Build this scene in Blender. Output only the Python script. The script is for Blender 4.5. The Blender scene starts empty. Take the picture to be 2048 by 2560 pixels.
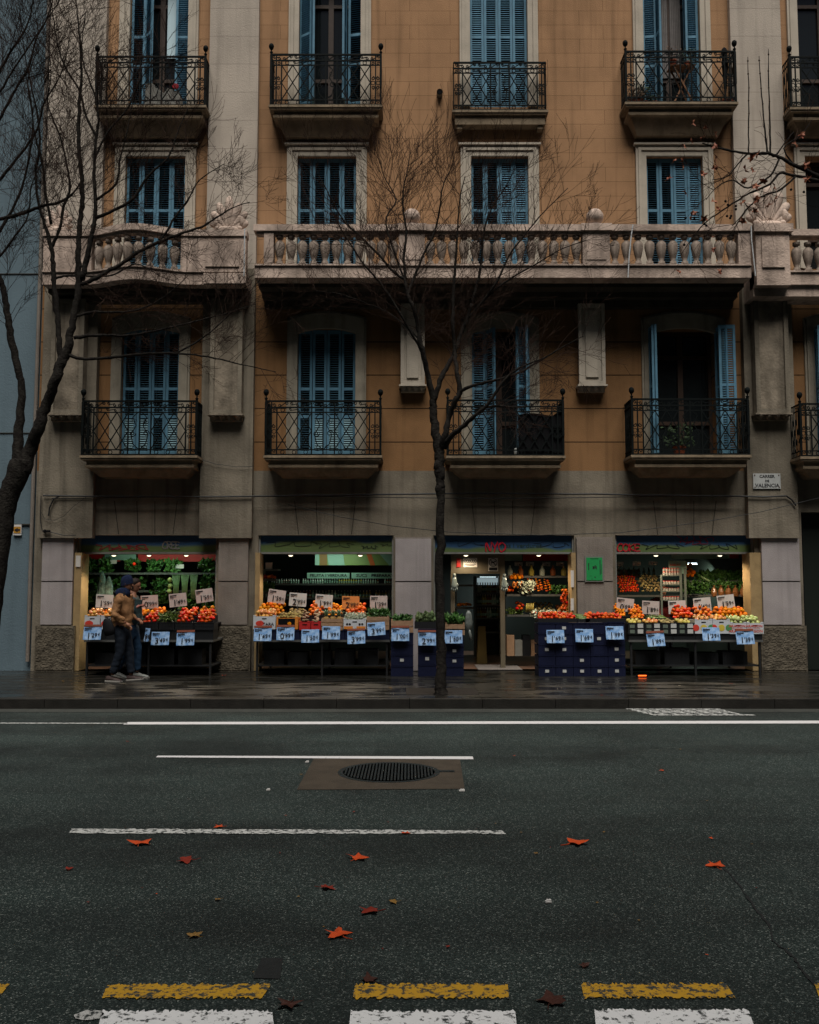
import bpy, bmesh, math, random
from mathutils import Vector, Matrix, Euler, noise
R = math.radians
PI = math.pi
random.seed(7)
scene = bpy.context.scene
col = scene.collection

# ------------------------------------------------------------------ camera
TH = R(4.58); FL = 2310.0; CZ = 1.68
cam_d = bpy.data.cameras.new('camera'); cam = bpy.data.objects.new('camera', cam_d); col.objects.link(cam)
cam.location = (0, 0, CZ); cam.rotation_euler = (R(90) + TH, 0, 0)
cam_d.sensor_fit = 'VERTICAL'; cam_d.sensor_height = 24.0; cam_d.lens = 24.0 * FL / 2560
cam_d.clip_end = 500; cam_d.clip_start = 0.05
scene.camera = cam
# ------------------------------------------------------------------ sky, sun, exposure
SUN_EL, SUN_AZ = R(66), R(5)      # sun behind the viewer, high over the opposite roofs
w = bpy.data.worlds.new('World'); scene.world = w; w.use_nodes = True
nt = w.node_tree; bg = nt.nodes['Background']
sky = nt.nodes.new('ShaderNodeTexSky'); sky.sky_type = 'NISHITA'; sky.sun_disc = False
sky.sun_elevation = SUN_EL; sky.sun_rotation = PI - SUN_AZ; sky.dust_density = 1.0; sky.air_density = 0.3; sky.ozone_density = 1.5
hs = nt.nodes.new('ShaderNodeHueSaturation'); hs.inputs['Saturation'].default_value = 0.7
nt.links.new(sky.outputs[0], hs.inputs['Color']); nt.links.new(hs.outputs[0], bg.inputs['Color'])
bg.inputs['Strength'].default_value = 0.05
sd = bpy.data.lights.new('sun', 'SUN'); sun = bpy.data.objects.new('sun', sd); col.objects.link(sun)
sd.energy = 5.0; sd.angle = R(38); sd.color = (1.0, 0.965, 0.90)
d = Vector((math.sin(SUN_AZ) * math.cos(SUN_EL), -math.cos(SUN_AZ) * math.cos(SUN_EL), math.sin(SUN_EL)))
sun.rotation_euler = d.to_track_quat('Z', 'Y').to_euler(); sun.location = (0, -2, 30)
scene.view_settings.view_transform = 'Standard'; scene.view_settings.look = 'None'
scene.view_settings.gamma = 1.0; scene.view_settings.exposure = -0.26
scene.cycles.max_bounces = 6; scene.cycles.diffuse_bounces = 1; scene.cycles.glossy_bounces = 3
scene.cycles.use_denoising = True

# ------------------------------------------------------------------ measuring helpers
CT, ST = math.cos(TH), math.sin(TH)
def P(px, py, Y):                       # point at depth Y seen at that place of the photograph (2048 x 2560)
    a = (px - 1024) / FL; b = (1280 - py) / FL
    ry = CT - b * ST; rz = ST + b * CT
    return Vector((Y * a / ry, Y, CZ + Y * rz / ry))
def G(px, py, z=0.0):                   # point on the ground
    a = (px - 1024) / FL; b = (1280 - py) / FL
    ry = CT - b * ST; rz = ST + b * CT
    t = (z - CZ) / rz
    return Vector((t * a, t * ry, z))
YF = 17.1                               # street face of the building
ZS = 0.13                               # pavement level

# ------------------------------------------------------------------ materials
def lin(c): return tuple(((v / 255) / 12.92 if v / 255 <= .04045 else ((v / 255 + .055) / 1.055) ** 2.4) for v in c)
MATS = {}
def mat(name, base, rough=0.7, var=0.0, vscale=3.0, bump=0.0, bscale=40.0, spec=0.3, metal=0.0, streak=0.0,
        brick=None, coat=0.0, orand=0.0, emit=None, estr=0.0, col2=None, detail=6.0, alpha=1.0, joint=None, vdark=0.5, trans=0.0):
    m = bpy.data.materials.new(name); m.use_nodes = True; MATS[name] = m
    n = m.node_tree; b = n.nodes['Principled BSDF']
    b.inputs['Roughness'].default_value = rough; b.inputs['Metallic'].default_value = metal
    b.inputs['Specular IOR Level'].default_value = spec
    if coat: b.inputs['Coat Weight'].default_value = coat; b.inputs['Coat Roughness'].default_value = 0.12
    if alpha < 1: b.inputs['Alpha'].default_value = alpha
    if trans: b.inputs['Transmission Weight'].default_value = trans
    base4 = (*base, 1)
    b.inputs['Base Color'].default_value = base4
    if emit is not None:
        b.inputs['Emission Color'].default_value = (*emit, 1); b.inputs['Emission Strength'].default_value = estr
    tc = None
    if var or bump or streak or brick:
        tc = n.nodes.new('ShaderNodeTexCoord')
    src = None
    def mixc(a, c, fac, typ='MIX'):
        x = n.nodes.new('ShaderNodeMix'); x.data_type = 'RGBA'; x.blend_type = typ
        for s, v in ((6, a), (7, c)):
            if hasattr(v, 'links'): n.links.new(v, x.inputs[s])
            else: x.inputs[s].default_value = v
        if hasattr(fac, 'links'): n.links.new(fac, x.inputs[0])
        else: x.inputs[0].default_value = fac
        return x.outputs[2]
    def ramp(v, a, c, p0=0.35, p1=0.65):
        r = n.nodes.new('ShaderNodeMapRange'); n.links.new(v, r.inputs[0])
        r.inputs[1].default_value = p0; r.inputs[2].default_value = p1
        r.inputs[3].default_value = a; r.inputs[4].default_value = c
        return r.outputs[0]
    cur = base4
    hts = []
    if var:
        t = n.nodes.new('ShaderNodeTexNoise'); t.inputs['Scale'].default_value = vscale; t.inputs['Detail'].default_value = detail
        t.inputs['Roughness'].default_value = 0.62
        n.links.new(tc.outputs['Object'], t.inputs['Vector'])
        c2 = (*col2, 1) if col2 else tuple([x * vdark for x in base] + [1])
        cur = mixc(cur, c2, ramp(t.outputs[0], 0.0, var, 0.4, 0.68))
    if streak:
        mp = n.nodes.new('ShaderNodeMapping'); mp.inputs['Scale'].default_value = (7, 7, 0.35)
        n.links.new(tc.outputs['Object'], mp.inputs['Vector'])
        t = n.nodes.new('ShaderNodeTexNoise'); t.inputs['Scale'].default_value = 1.0; t.inputs['Detail'].default_value = 5
        n.links.new(mp.outputs[0], t.inputs['Vector'])
        cur = mixc(cur, tuple([x * 0.35 for x in base] + [1]), ramp(t.outputs[0], 0.0, streak, 0.5, 0.75))
    if brick:
        bw, bh, off, ms, oz, jc = brick
        mp = n.nodes.new('ShaderNodeMapping'); mp.inputs['Rotation'].default_value = (R(-90), 0, 0)
        mp.inputs['Location'].default_value = (bw / 2 if bw > 20 else 0, oz, 0)
        n.links.new(tc.outputs['Object'], mp.inputs['Vector'])
        t = n.nodes.new('ShaderNodeTexBrick'); t.offset = off; t.inputs['Scale'].default_value = 1.0
        t.inputs['Mortar Size'].default_value = ms; t.inputs['Mortar Smooth'].default_value = 0.2
        t.inputs['Brick Width'].default_value = bw; t.inputs['Row Height'].default_value = bh
        t.inputs['Color1'].default_value = (1, 1, 1, 1); t.inputs['Color2'].default_value = (0.95, 0.95, 0.95, 1)
        t.inputs['Mortar'].default_value = (*jc, 1)
        n.links.new(mp.outputs[0], t.inputs['Vector'])
        cur = mixc(cur, t.outputs['Color'], 1.0, 'MULTIPLY')
    if orand:
        oi = n.nodes.new('ShaderNodeObjectInfo'); hv = n.nodes.new('ShaderNodeHueSaturation')
        mh = n.nodes.new('ShaderNodeMapRange'); n.links.new(oi.outputs['Random'], mh.inputs[0]); mh.inputs[3].default_value = .5 - .004 * orand; mh.inputs[4].default_value = .5 + .03 * orand
        mv = n.nodes.new('ShaderNodeMath'); mv.operation = 'FRACT'; mm = n.nodes.new('ShaderNodeMath'); mm.operation = 'MULTIPLY'; mm.inputs[1].default_value = 37.3
        n.links.new(oi.outputs['Random'], mm.inputs[0]); n.links.new(mm.outputs[0], mv.inputs[0])
        m2 = n.nodes.new('ShaderNodeMapRange'); n.links.new(mv.outputs[0], m2.inputs[0]); m2.inputs[3].default_value = 1 - .45 * orand; m2.inputs[4].default_value = 1.1
        n.links.new(mh.outputs[0], hv.inputs['Hue']); n.links.new(m2.outputs[0], hv.inputs['Value'])
        if hasattr(cur, 'links'): n.links.new(cur, hv.inputs['Color'])
        else: hv.inputs['Color'].default_value = cur
        cur = hv.outputs[0]
    if hasattr(cur, 'links'): n.links.new(cur, b.inputs['Base Color'])
    if bump:
        t = n.nodes.new('ShaderNodeTexNoise'); t.inputs['Scale'].default_value = bscale; t.inputs['Detail'].default_value = 4
        n.links.new(tc.outputs['Object'], t.inputs['Vector'])
        bp = n.nodes.new('ShaderNodeBump'); bp.inputs['Strength'].default_value = bump; bp.inputs['Distance'].default_value = 0.02
        n.links.new(t.outputs[0], bp.inputs['Height']); n.links.new(bp.outputs[0], b.inputs['Normal'])
    return m

# ------------------------------------------------------------------ mesh builder
class MB:
    def __init__(s): s.v = []; s.f = []; s.m = []
    def add(s, verts, faces, mi=0):
        o = len(s.v); s.v.extend([tuple(x) for x in verts]); s.f.extend([tuple(i + o for i in f) for f in faces]); s.m.extend([mi] * len(faces)); return s
    def box(s, x0, x1, y0, y1, z0, z1, mi=0, M=None):
        v = [Vector(p) for p in ((x0, y0, z0), (x1, y0, z0), (x1, y1, z0), (x0, y1, z0), (x0, y0, z1), (x1, y0, z1), (x1, y1, z1), (x0, y1, z1))]
        if M is not None: v = [M @ p for p in v]
        return s.add(v, [(0, 3, 2, 1), (4, 5, 6, 7), (0, 1, 5, 4), (1, 2, 6, 5), (2, 3, 7, 6), (3, 0, 4, 7)], mi)
    def quad(s, a, b, c, d, mi=0): return s.add([a, b, c, d], [(0, 1, 2, 3)], mi)
    def tube(s, pts, rad, n=6, mi=0, cap=True, closed=False):
        pts = [Vector(p) for p in pts]; k = len(pts)
        if not hasattr(rad, '__len__'): rad = [rad] * k
        vs = []; up = None
        for i, p in enumerate(pts):
            if closed: t = pts[(i + 1) % k] - pts[i - 1]
            else: t = pts[min(i + 1, k - 1)] - pts[max(i - 1, 0)]
            if t.length < 1e-9: t = Vector((0, 0, 1))
            t.normalize()
            if up is None:
                up = Vector((0, 1, 0)) if abs(t.y) < 0.9 else Vector((1, 0, 0))
            u = up - t * up.dot(t)
            if u.length < 1e-6: u = t.orthogonal()
            u.normalize(); up = u; q = t.cross(u)
            for j in range(n):
                a = 2 * PI * (j + .5) / n
                vs.append(p + (u * math.cos(a) + q * math.sin(a)) * rad[i])
        fs = []
        for i in range(k if closed else k - 1):
            for j in range(n):
                a = i * n + j; b = i * n + (j + 1) % n; i2 = (i + 1) % k
                fs.append((a, b, i2 * n + (j + 1) % n, i2 * n + j))
        if cap and not closed:
            fs.append(tuple(range(n - 1, -1, -1))); fs.append(tuple(range((k - 1) * n, k * n)))
        return s.add(vs, fs, mi)
    def lathe(s, prof, c=(0, 0, 0), n=12, mi=0, M=None, sx=1, sy=1):
        vs = []; fs = []; k = len(prof)
        for r, z in prof:
            for j in range(n):
                a = 2 * PI * j / n; p = Vector((r * math.cos(a) * sx, r * math.sin(a) * sy, z))
                if M is not None: p = M @ p
                vs.append(p + Vector(c))
        for i in range(k - 1):
            for j in range(n):
                fs.append((i * n + j, i * n + (j + 1) % n, (i + 1) * n + (j + 1) % n, (i + 1) * n + j))
        fs.append(tuple(range(n - 1, -1, -1))); fs.append(tuple(range((k - 1) * n, k * n)))
        return s.add(vs, fs, mi)
    def ball(s, c, r, n=8, mi=0, sz=1.0, M=None, sx=1, sy=1):
        k = max(4, n // 2 + 1)
        prof = [(max(1e-4, r * math.sin(PI * i / k)), -r * sz * math.cos(PI * i / k)) for i in range(k + 1)]
        return s.lathe(prof, c, n, mi, M, sx, sy)
    def prism(s, pts, axis, a0, a1, mi=0):       # pts: 2D outline; axis 'x': (y,z) swept in x, 'y': (x,z) swept in y, 'z': (x,y) swept in z
        k = len(pts)
        def mk(p, a):
            return {'x': (a, p[0], p[1]), 'y': (p[0], a, p[1]), 'z': (p[0], p[1], a)}[axis]
        vs = [mk(p, a0) for p in pts] + [mk(p, a1) for p in pts]
        fs = [tuple(range(k - 1, -1, -1)), tuple(range(k, 2 * k))] + [(i, (i + 1) % k, k + (i + 1) % k, k + i) for i in range(k)]
        return s.add(vs, fs, mi)
    def build(s, name, mats, parent=None, org=None, smooth=False, loc=None):
        me = s.mesh(name, mats, org if org is not None else (ORG.get(parent.name, Vector()) if parent else None), smooth)
        return link(name, me, parent, loc, org if org is not None else (ORG.get(parent.name) if parent else None))
    def mesh(s, name, mats, org=None, smooth=False):
        me = bpy.data.meshes.new(name)
        vs = s.v
        if org is not None: ox, oy, oz = org; vs = [(x - ox, y - oy, z - oz) for x, y, z in vs]
        me.from_pydata(vs, [], s.f)
        if not isinstance(mats, (list, tuple)): mats = [mats]
        for m in mats: me.materials.append(m)
        if len(mats) > 1: me.polygons.foreach_set('material_index', s.m)
        if smooth: me.polygons.foreach_set('use_smooth', [True] * len(s.f))
        me.update()
        bm = bmesh.new(); bm.from_mesh(me); bmesh.ops.recalc_face_normals(bm, faces=bm.faces); bm.to_mesh(me); bm.free()
        return me
ORG = {}
def link(name, me, parent=None, loc=None, org=None):
    o = bpy.data.objects.new(name, me); col.objects.link(o)
    if parent is not None: o.parent = parent
    if loc is not None: o.location = loc
    ORG[o.name] = Vector(org) if org is not None else Vector()
    return o
def tag(o, label=None, cat=None, group=None, kind=None):
    if label: o['label'] = label
    if cat: o['category'] = cat
    if group: o['group'] = group
    if kind: o['kind'] = kind
    return o
def thing(name, label, cat, loc=(0, 0, 0), group=None, rz=0.0, world=True):
    o = bpy.data.objects.new(name, None); col.objects.link(o); o.empty_display_size = 0.1
    o.location = loc; o.rotation_euler = (0, 0, rz)
    ORG[o.name] = Vector(loc) if world else Vector()
    return tag(o, label, cat, group)
def solo(mb, name, mats, label, cat, base, group=None, smooth=False):    # a thing that is one mesh
    o = mb.build(name, mats, None, org=base, smooth=smooth, loc=base)
    return tag(o, label, cat, group)
def structure(mb, name, mats, smooth=False, label=None):
    o = mb.build(name, mats, smooth=smooth); return tag(o, label, None, None, 'structure')
def copy_tree(o, parent=None):
    c = o.copy(); col.objects.link(c)
    if parent is not None: c.parent = parent
    for ch in list(o.children): copy_tree(ch, c)
    return c
TXT = {}
def text_mesh(s, size=1.0, ext=0.002, bold=0.0, name='lettering', m=None):
    key = (s, size, ext, bold, m.name)
    if key in TXT: return TXT[key]
    c = bpy.data.curves.new('t', 'FONT'); c.body = s; c.size = size; c.extrude = ext; c.align_x = 'CENTER'; c.align_y = 'CENTER'; c.offset = bold
    c.resolution_u = 2
    o = bpy.data.objects.new('t', c); col.objects.link(o)
    dg = bpy.context.evaluated_depsgraph_get()
    me = bpy.data.meshes.new_from_object(o.evaluated_get(dg)); me.name = name
    col.objects.unlink(o); bpy.data.objects.remove(o)
    me.materials.clear(); me.materials.append(m)
    TXT[key] = me; return me
def put_text(s, parent, loc, size, m, rot=(R(90), 0, 0), sx=1.0, bold=0.0, ext=0.002, name='lettering'):
    o = bpy.data.objects.new(name, text_mesh(s, size, ext, bold, name, m)); col.objects.link(o)
    if parent is not None: o.parent = parent; loc = Vector(loc) - ORG.get(parent.name, Vector())
    o.location = loc; o.rotation_euler = rot; o.scale = (sx, 1, 1)
    return o

# ------------------------------------------------------------------ palette
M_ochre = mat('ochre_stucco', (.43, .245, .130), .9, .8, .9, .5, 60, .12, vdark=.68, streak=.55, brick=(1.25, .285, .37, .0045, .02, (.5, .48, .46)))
M_ochre2 = mat('shaded_ochre_stucco_grooved', (.28, .150, .068), .9, .7, 1.1, .4, 60, .12, vdark=.6, streak=.5, brick=(60, .635, 0, .012, .085, (.2, .2, .2)))  # grooved lower floor; ochre darkened to carry the terrace's shade
M_cream = mat('cream_stucco', (.50, .43, .36), .9, .6, 1.0, .4, 55, .12, vdark=.7, streak=.4, brick=(60, .56, 0, .004, .1, (.5, .5, .5)))
M_beige = mat('beige_render', (.25, .215, .165), .9, .9, .9, .4, 30, .1, vdark=.45, streak=.75)  # downward light falloff put into this base; likewise panel, pier and rough stone
M_stone = mat('weathered_stone', (.60, .465, .385), .9, 1.0, 1.8, .6, 30, .1, vdark=.4, streak=.9)
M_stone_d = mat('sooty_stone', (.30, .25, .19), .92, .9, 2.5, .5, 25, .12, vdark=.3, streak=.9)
M_stone_g = mat('grimy_baluster_stone', (.42, .335, .275), .9, 1.0, 5, .5, 30, .1, vdark=.4, streak=.9)
M_trim = mat('window_trim_stone', (.52, .455, .37), .9, .5, 2.5, .3, 40, .15, vdark=.65, streak=.35)
M_slab = mat('balcony_stone', (.28, .215, .145), .9, .8, 3, .4, 30, .15, vdark=.45, streak=.5)
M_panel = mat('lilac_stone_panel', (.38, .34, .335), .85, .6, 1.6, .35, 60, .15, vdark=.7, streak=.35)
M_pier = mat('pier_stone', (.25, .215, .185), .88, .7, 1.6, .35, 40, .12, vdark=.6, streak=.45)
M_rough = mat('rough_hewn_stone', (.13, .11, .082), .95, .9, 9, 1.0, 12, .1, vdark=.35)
M_bluewall = mat('blue_grey_stucco', (.125, .175, .205), .9, .5, .7, .3, 40, .15, vdark=.75, streak=.2)
M_blue = mat('blue_painted_wood', (.115, .265, .375), .7, .9, 3, .25, 50, .3, vdark=.6, streak=.4)
M_blue_pale = mat('sky_lit_blue_wood', (.22, .37, .42), .6, .5, 8, .2, 60, .3, vdark=.6)  # paler blue paints the sky light caught by the lower slats
M_iron = mat('black_wrought_iron', (.004, .006, .006), .75, .4, 20, .2, 80, .1, vdark=.6)
M_glass = mat('dark_window_glass', (.012, .015, .016), .06, spec=.6)
M_room = mat('dim_room', (.018, .014, .012), .9)
M_brownwood = mat('dark_brown_wood', (.05, .028, .018), .55, .5, 8, .2, 40)
M_curtain = mat('grey_curtain', (.22, .20, .19), .9, .5, 10, vdark=.6)
M_bark = mat('dark_bark', (.012, .010, .009), .95, .8, 14, .9, 35, .08, col2=(.034, .031, .026))
M_twig = mat('twig_bark', (.028, .017, .013), .9, .6, 4, spec=.1, col2=(.07, .035, .024))
M_black = mat('matt_black', (.006, .006, .007), .9, spec=.1)
M_cable = mat('black_cable_rubber', (.01, .011, .012), .6)
M_dark = mat('dark_metal', (.014, .015, .016), .6, .4, 10)
M_steel = mat('dull_steel', (.10, .10, .095), .5, .4, 12, vdark=.6)
M_white = mat('white_card', (.62, .60, .58), .7, .3, 8, vdark=.8)
M_ink = mat('black_ink', (.015, .015, .018), .7)
# ------------------------------------------------------------------ road and pavement
def asphalt():
    m = bpy.data.materials.new('wet_asphalt'); m.use_nodes = True; n = m.node_tree; b = n.nodes['Principled BSDF']
    tc = n.nodes.new('ShaderNodeTexCoord')
    def nz(s, d=4, r=.6):
        t = n.nodes.new('ShaderNodeTexNoise'); t.inputs['Scale'].default_value = s; t.inputs['Detail'].default_value = d; t.inputs['Roughness'].default_value = r
        n.links.new(tc.outputs['Object'], t.inputs['Vector']); return t.outputs[0]
    vor = n.nodes.new('ShaderNodeTexVoronoi'); vor.inputs['Scale'].default_value = 150; n.links.new(tc.outputs['Object'], vor.inputs['Vector'])
    cr = n.nodes.new('ShaderNodeValToRGB'); e = cr.color_ramp.elements
    e[0].position = 0.0; e[0].color = (.007, .013, .012, 1); e[1].position = 1.0; e[1].color = (.20, .22, .20, 1)
    for p_, c_ in ((.5, (.0125, .0215, .019)), (.82, (.029, .043, .039)), (.95, (.085, .10, .092))):
        q = e.new(p_); q.color = (*c_, 1)
    sep = n.nodes.new('ShaderNodeSeparateColor'); n.links.new(vor.outputs['Color'], sep.inputs[0]); n.links.new(sep.outputs[0], cr.inputs[0])
    mx = n.nodes.new('ShaderNodeMix'); mx.data_type = 'RGBA'; mx.blend_type = 'MULTIPLY'; mx.inputs[0].default_value = 1
    n.links.new(cr.outputs[0], mx.inputs[6])
    r2 = n.nodes.new('ShaderNodeMapRange'); mpA = n.nodes.new('ShaderNodeMapping'); mpA.inputs['Scale'].default_value = (.12, .9, 1); n.links.new(tc.outputs['Object'], mpA.inputs[0])
    tA = n.nodes.new('ShaderNodeTexNoise'); tA.inputs['Scale'].default_value = 1.0; tA.inputs['Detail'].default_value = 6; n.links.new(mpA.outputs[0], tA.inputs['Vector'])
    av = n.nodes.new('ShaderNodeMath'); av.operation = 'ADD'; n.links.new(tA.outputs[0], av.inputs[0]); n.links.new(nz(.7, 6), av.inputs[1])
    n.links.new(av.outputs[0], r2.inputs[0]); r2.inputs[1].default_value = .8; r2.inputs[2].default_value = 1.2; r2.inputs[3].default_value = .55; r2.inputs[4].default_value = 1.45
    n.links.new(r2.outputs[0], mx.inputs[7]); n.links.new(mx.outputs[2], b.inputs['Base Color'])
    rr = n.nodes.new('ShaderNodeMapRange'); n.links.new(nz(.5, 4), rr.inputs[0]); rr.inputs[1].default_value = .3; rr.inputs[2].default_value = .7; rr.inputs[3].default_value = .55; rr.inputs[4].default_value = .8
    n.links.new(rr.outputs[0], b.inputs['Roughness']); b.inputs['Specular IOR Level'].default_value = .3
    bp = n.nodes.new('ShaderNodeBump'); bp.inputs['Strength'].default_value = .7; bp.inputs['Distance'].default_value = .012
    n.links.new(vor.outputs['Distance'], bp.inputs['Height']); n.links.new(bp.outputs[0], b.inputs['Normal'])
    return m
M_asph = asphalt()
def tiles():
    m = bpy.data.materials.new('wet_paving_tiles'); m.use_nodes = True; n = m.node_tree; b = n.nodes['Principled BSDF']
    tc = n.nodes.new('ShaderNodeTexCoord')
    br = n.nodes.new('ShaderNodeTexBrick'); br.offset = 0; br.inputs['Scale'].default_value = 1; br.inputs['Brick Width'].default_value = .2; br.inputs['Row Height'].default_value = .2
    br.inputs['Mortar Size'].default_value = .006; br.inputs['Color1'].default_value = (.010, .0095, .008, 1); br.inputs['Color2'].default_value = (.018, .0165, .013, 1); br.inputs['Mortar'].default_value = (.005, .005, .0045, 1)
    n.links.new(tc.outputs['Object'], br.inputs['Vector']); n.links.new(br.outputs[0], b.inputs['Base Color'])
    t = n.nodes.new('ShaderNodeTexNoise'); t.inputs['Scale'].default_value = 2.2; t.inputs['Detail'].default_value = 9
    mp = n.nodes.new('ShaderNodeMapping'); mp.inputs['Scale'].default_value = (.6, 2, 1); n.links.new(tc.outputs['Object'], mp.inputs[0]); n.links.new(mp.outputs[0], t.inputs['Vector'])
    rr = n.nodes.new('ShaderNodeMapRange'); n.links.new(t.outputs[0], rr.inputs[0]); rr.inputs[1].default_value = .42; rr.inputs[2].default_value = .6; rr.inputs[3].default_value = .16; rr.inputs[4].default_value = .42
    n.links.new(rr.outputs[0], b.inputs['Roughness'])
    t2 = n.nodes.new('ShaderNodeTexNoise'); t2.inputs['Scale'].default_value = 14; t2.inputs['Detail'].default_value = 3; n.links.new(tc.outputs['Object'], t2.inputs['Vector'])
    ad = n.nodes.new('ShaderNodeMath'); ad.operation = 'ADD'; n.links.new(br.outputs['Fac'], ad.inputs[0]); n.links.new(t2.outputs[0], ad.inputs[1])
    bp = n.nodes.new('ShaderNodeBump'); bp.inputs['Strength'].default_value = .25; bp.inputs['Distance'].default_value = .006; bp.invert = True
    n.links.new(ad.outputs[0], bp.inputs['Height']); n.links.new(bp.outputs[0], b.inputs['Normal'])
    return m
M_tiles = tiles()
M_kerb = mat('granite_kerb', (.022, .02, .017), .5, .8, 5, .4, 50, .3, vdark=.45)
M_gut = mat('gutter_concrete', (.05, .052, .046), .7, .7, 4, .4, 60, vdark=.5)
def worn_paint(name, base, wear, sc):
    m = bpy.data.materials.new(name); m.use_nodes = True; n = m.node_tree; b = n.nodes['Principled BSDF']; b.inputs['Roughness'].default_value = .7
    tc = n.nodes.new('ShaderNodeTexCoord')
    t = n.nodes.new('ShaderNodeTexNoise'); t.inputs['Scale'].default_value = sc; t.inputs['Detail'].default_value = 5; t.inputs['Roughness'].default_value = .75
    n.links.new(tc.outputs['Object'], t.inputs['Vector'])
    mr = n.nodes.new('ShaderNodeMapRange'); n.links.new(t.outputs[0], mr.inputs[0]); mr.inputs[1].default_value = wear; mr.inputs[2].default_value = wear + .06
    mx = n.nodes.new('ShaderNodeMix'); mx.data_type = 'RGBA'; mx.inputs[6].default_value = (*base, 1); mx.inputs[7].default_value = (.03, .036, .034, 1)
    n.links.new(mr.outputs[0], mx.inputs[0]); n.links.new(mx.outputs[2], b.inputs['Base Color']); return m
M_pwhite = worn_paint('white_road_paint', (.62, .60, .60), .62, 18)
M_pworn = worn_paint('worn_white_road_paint', (.50, .50, .48), .50, 30)
M_pyel = worn_paint('worn_yellow_road_paint', (.50, .27, .012), .50, 26)
M_pzebra = worn_paint('chipped_white_road_paint', (.78, .78, .78), .54, 24)
YK = 12.82                                      # kerb line
mb = MB(); mb.quad((-90, -60, 0), (90, -60, 0), (90, YK + .02, 0), (-90, YK + .02, 0)); structure(mb, 'road', M_asph)
mb = MB(); mb.box(-90, 90, YK + .16, 23, -.1, ZS); structure(mb, 'pavement', M_tiles)
mb = MB()
x = -30.0
while x < 30: mb.box(x + .004, x + .996, YK, YK + .156, -.1, ZS + .004); x += 1.0
structure(mb, 'kerb', M_kerb)
mb = MB(); mb.quad((-60, YK - .32, .004), (60, YK - .32, .004), (60, YK, .004), (-60, YK, .004)); structure(mb, 'gutter', M_gut)
mb = MB(); mb.box(-90, 90, -8, -0.9, -.1, ZS); structure(mb, 'near_pavement', M_tiles)
mb = MB(); mb.box(-60, 60, -.895, -.75, -.1, ZS + .004); structure(mb, 'near_kerb', M_kerb)
def marking(pts, m, z=.005, ragged=0.0):
    q = [G(x, y, z) for x, y in pts]; mb = MB()
    a, b_, c, d_ = q
    n = 90 if ragged else 1
    top = [a.lerp(b_, i / n) for i in range(n + 1)]; bot = [d_.lerp(c, i / n) for i in range(n + 1)]
    if ragged:
        for L in (top, bot):
            for p in L: p.y += random.uniform(-ragged, ragged)
    for i in range(n): mb.quad(bot[i], bot[i + 1], top[i + 1], top[i])
    return structure(mb, 'lane_marking', m)
marking([(320, 1805), (2300, 1801), (2300, 1808), (308, 1811)], M_pwhite)
marking([(-300, 1806), (320, 1807), (318, 1809), (-300, 1808.5)], M_pworn)
marking([(395, 1889), (1182, 1891), (1184, 1898), (390, 1893)], M_pwhite)
marking([(180, 2071), (1255, 2076), (1265, 2084), (172, 2083)], M_pworn, ragged=.012)
marking([(-260, 2460), (24, 2460), (0, 2490), (-290, 2490)], M_pyel, ragged=.014)
marking([(270, 2460), (678, 2460), (655, 2494), (255, 2495)], M_pyel, ragged=.014)
marking([(888, 2460), (1270, 2459), (1272, 2494), (882, 2495)], M_pyel, ragged=.014)
marking([(1452, 2459), (1815, 2459), (1838, 2493), (1460, 2494)], M_pyel, ragged=.014)
marking([(2034, 2459), (2400, 2459), (2420, 2493), (2046, 2493)], M_pyel, ragged=.014)
marking([(255, 2526), (682, 2527), (695, 2640), (225, 2640)], M_pzebra, ragged=.014)
marking([(877, 2527), (1288, 2527), (1300, 2640), (865, 2640)], M_pzebra, ragged=.014)
marking([(1487, 2524), (1870, 2524), (1910, 2640), (1495, 2640)], M_pzebra, ragged=.014)
# parking box letters by the far kerb, seen nearly edge on
mb = MB()
for i, yy in enumerate((1773, 1776.5, 1780, 1783.5)):
    a = G(1565 + i * 14, yy); b_ = G(1800 + i * 12, yy); mb.box(a.x, b_.x, a.y - .03, a.y + .02, .004, .0085)
for i in range(8):
    a = G(1572 + i * 30, 1772.5); b_ = G(1632 + i * 32, 1789); M = None
    mb.quad((a.x, a.y, .0062), (a.x + .05, a.y, .0062), (b_.x + .05, b_.y, .0062), (b_.x, b_.y, .0062))
a = G(1632, 1788.5); b_ = G(1888, 1789); mb.box(a.x, b_.x, a.y - .035, a.y + .035, .004, .0078)
structure(mb, 'parking_box_marking', M_pworn)
mb = MB(); a = G(1340, 1771.5); b_ = G(2040, 1771); mb.box(a.x, b_.x + 6, a.y - .02, a.y + .02, .004, .0078); structure(mb, 'gutter_line_marking', M_pworn)
# square manhole surround and the round cover let into the road
M_patch = mat('brown_concrete_patch', (.062, .048, .034), .85, .7, 5, .5, 90, vdark=.6)
M_castiron = mat('cast_iron', (.03, .037, .038), .5, .6, 30, .5, 90, .4, metal=.4)
M_olddark = mat('tar_patch', (.016, .018, .018), .8, .4, 20, .3, 90)
mb = MB(); q = [G(785, 1896, .004), G(1150, 1897, .004), G(1162, 1972, .004), G(742, 1974, .004)]; mb.quad(*q); structure(mb, 'road_patch', M_patch)
c = (G(845, 1931) + G(1100, 1931)) / 2; rad = (G(1100, 1931) - G(845, 1931)).length / 2
ry_ = .5 * (G(970, 1906) - G(970, 1957)).length
t = thing('manhole_cover', 'round dark iron manhole cover in the brown concrete patch', 'manhole cover', (c.x, c.y, .004))
mb = MB(); mb.lathe([(.98 * rad, 0), (rad, .006), (.9 * rad, .006), (.9 * rad, .004), (0.001, .004)], c, 48, sy=ry_ / rad); mb.build('cover_plate', M_castiron, t)
mb = MB()
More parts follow.
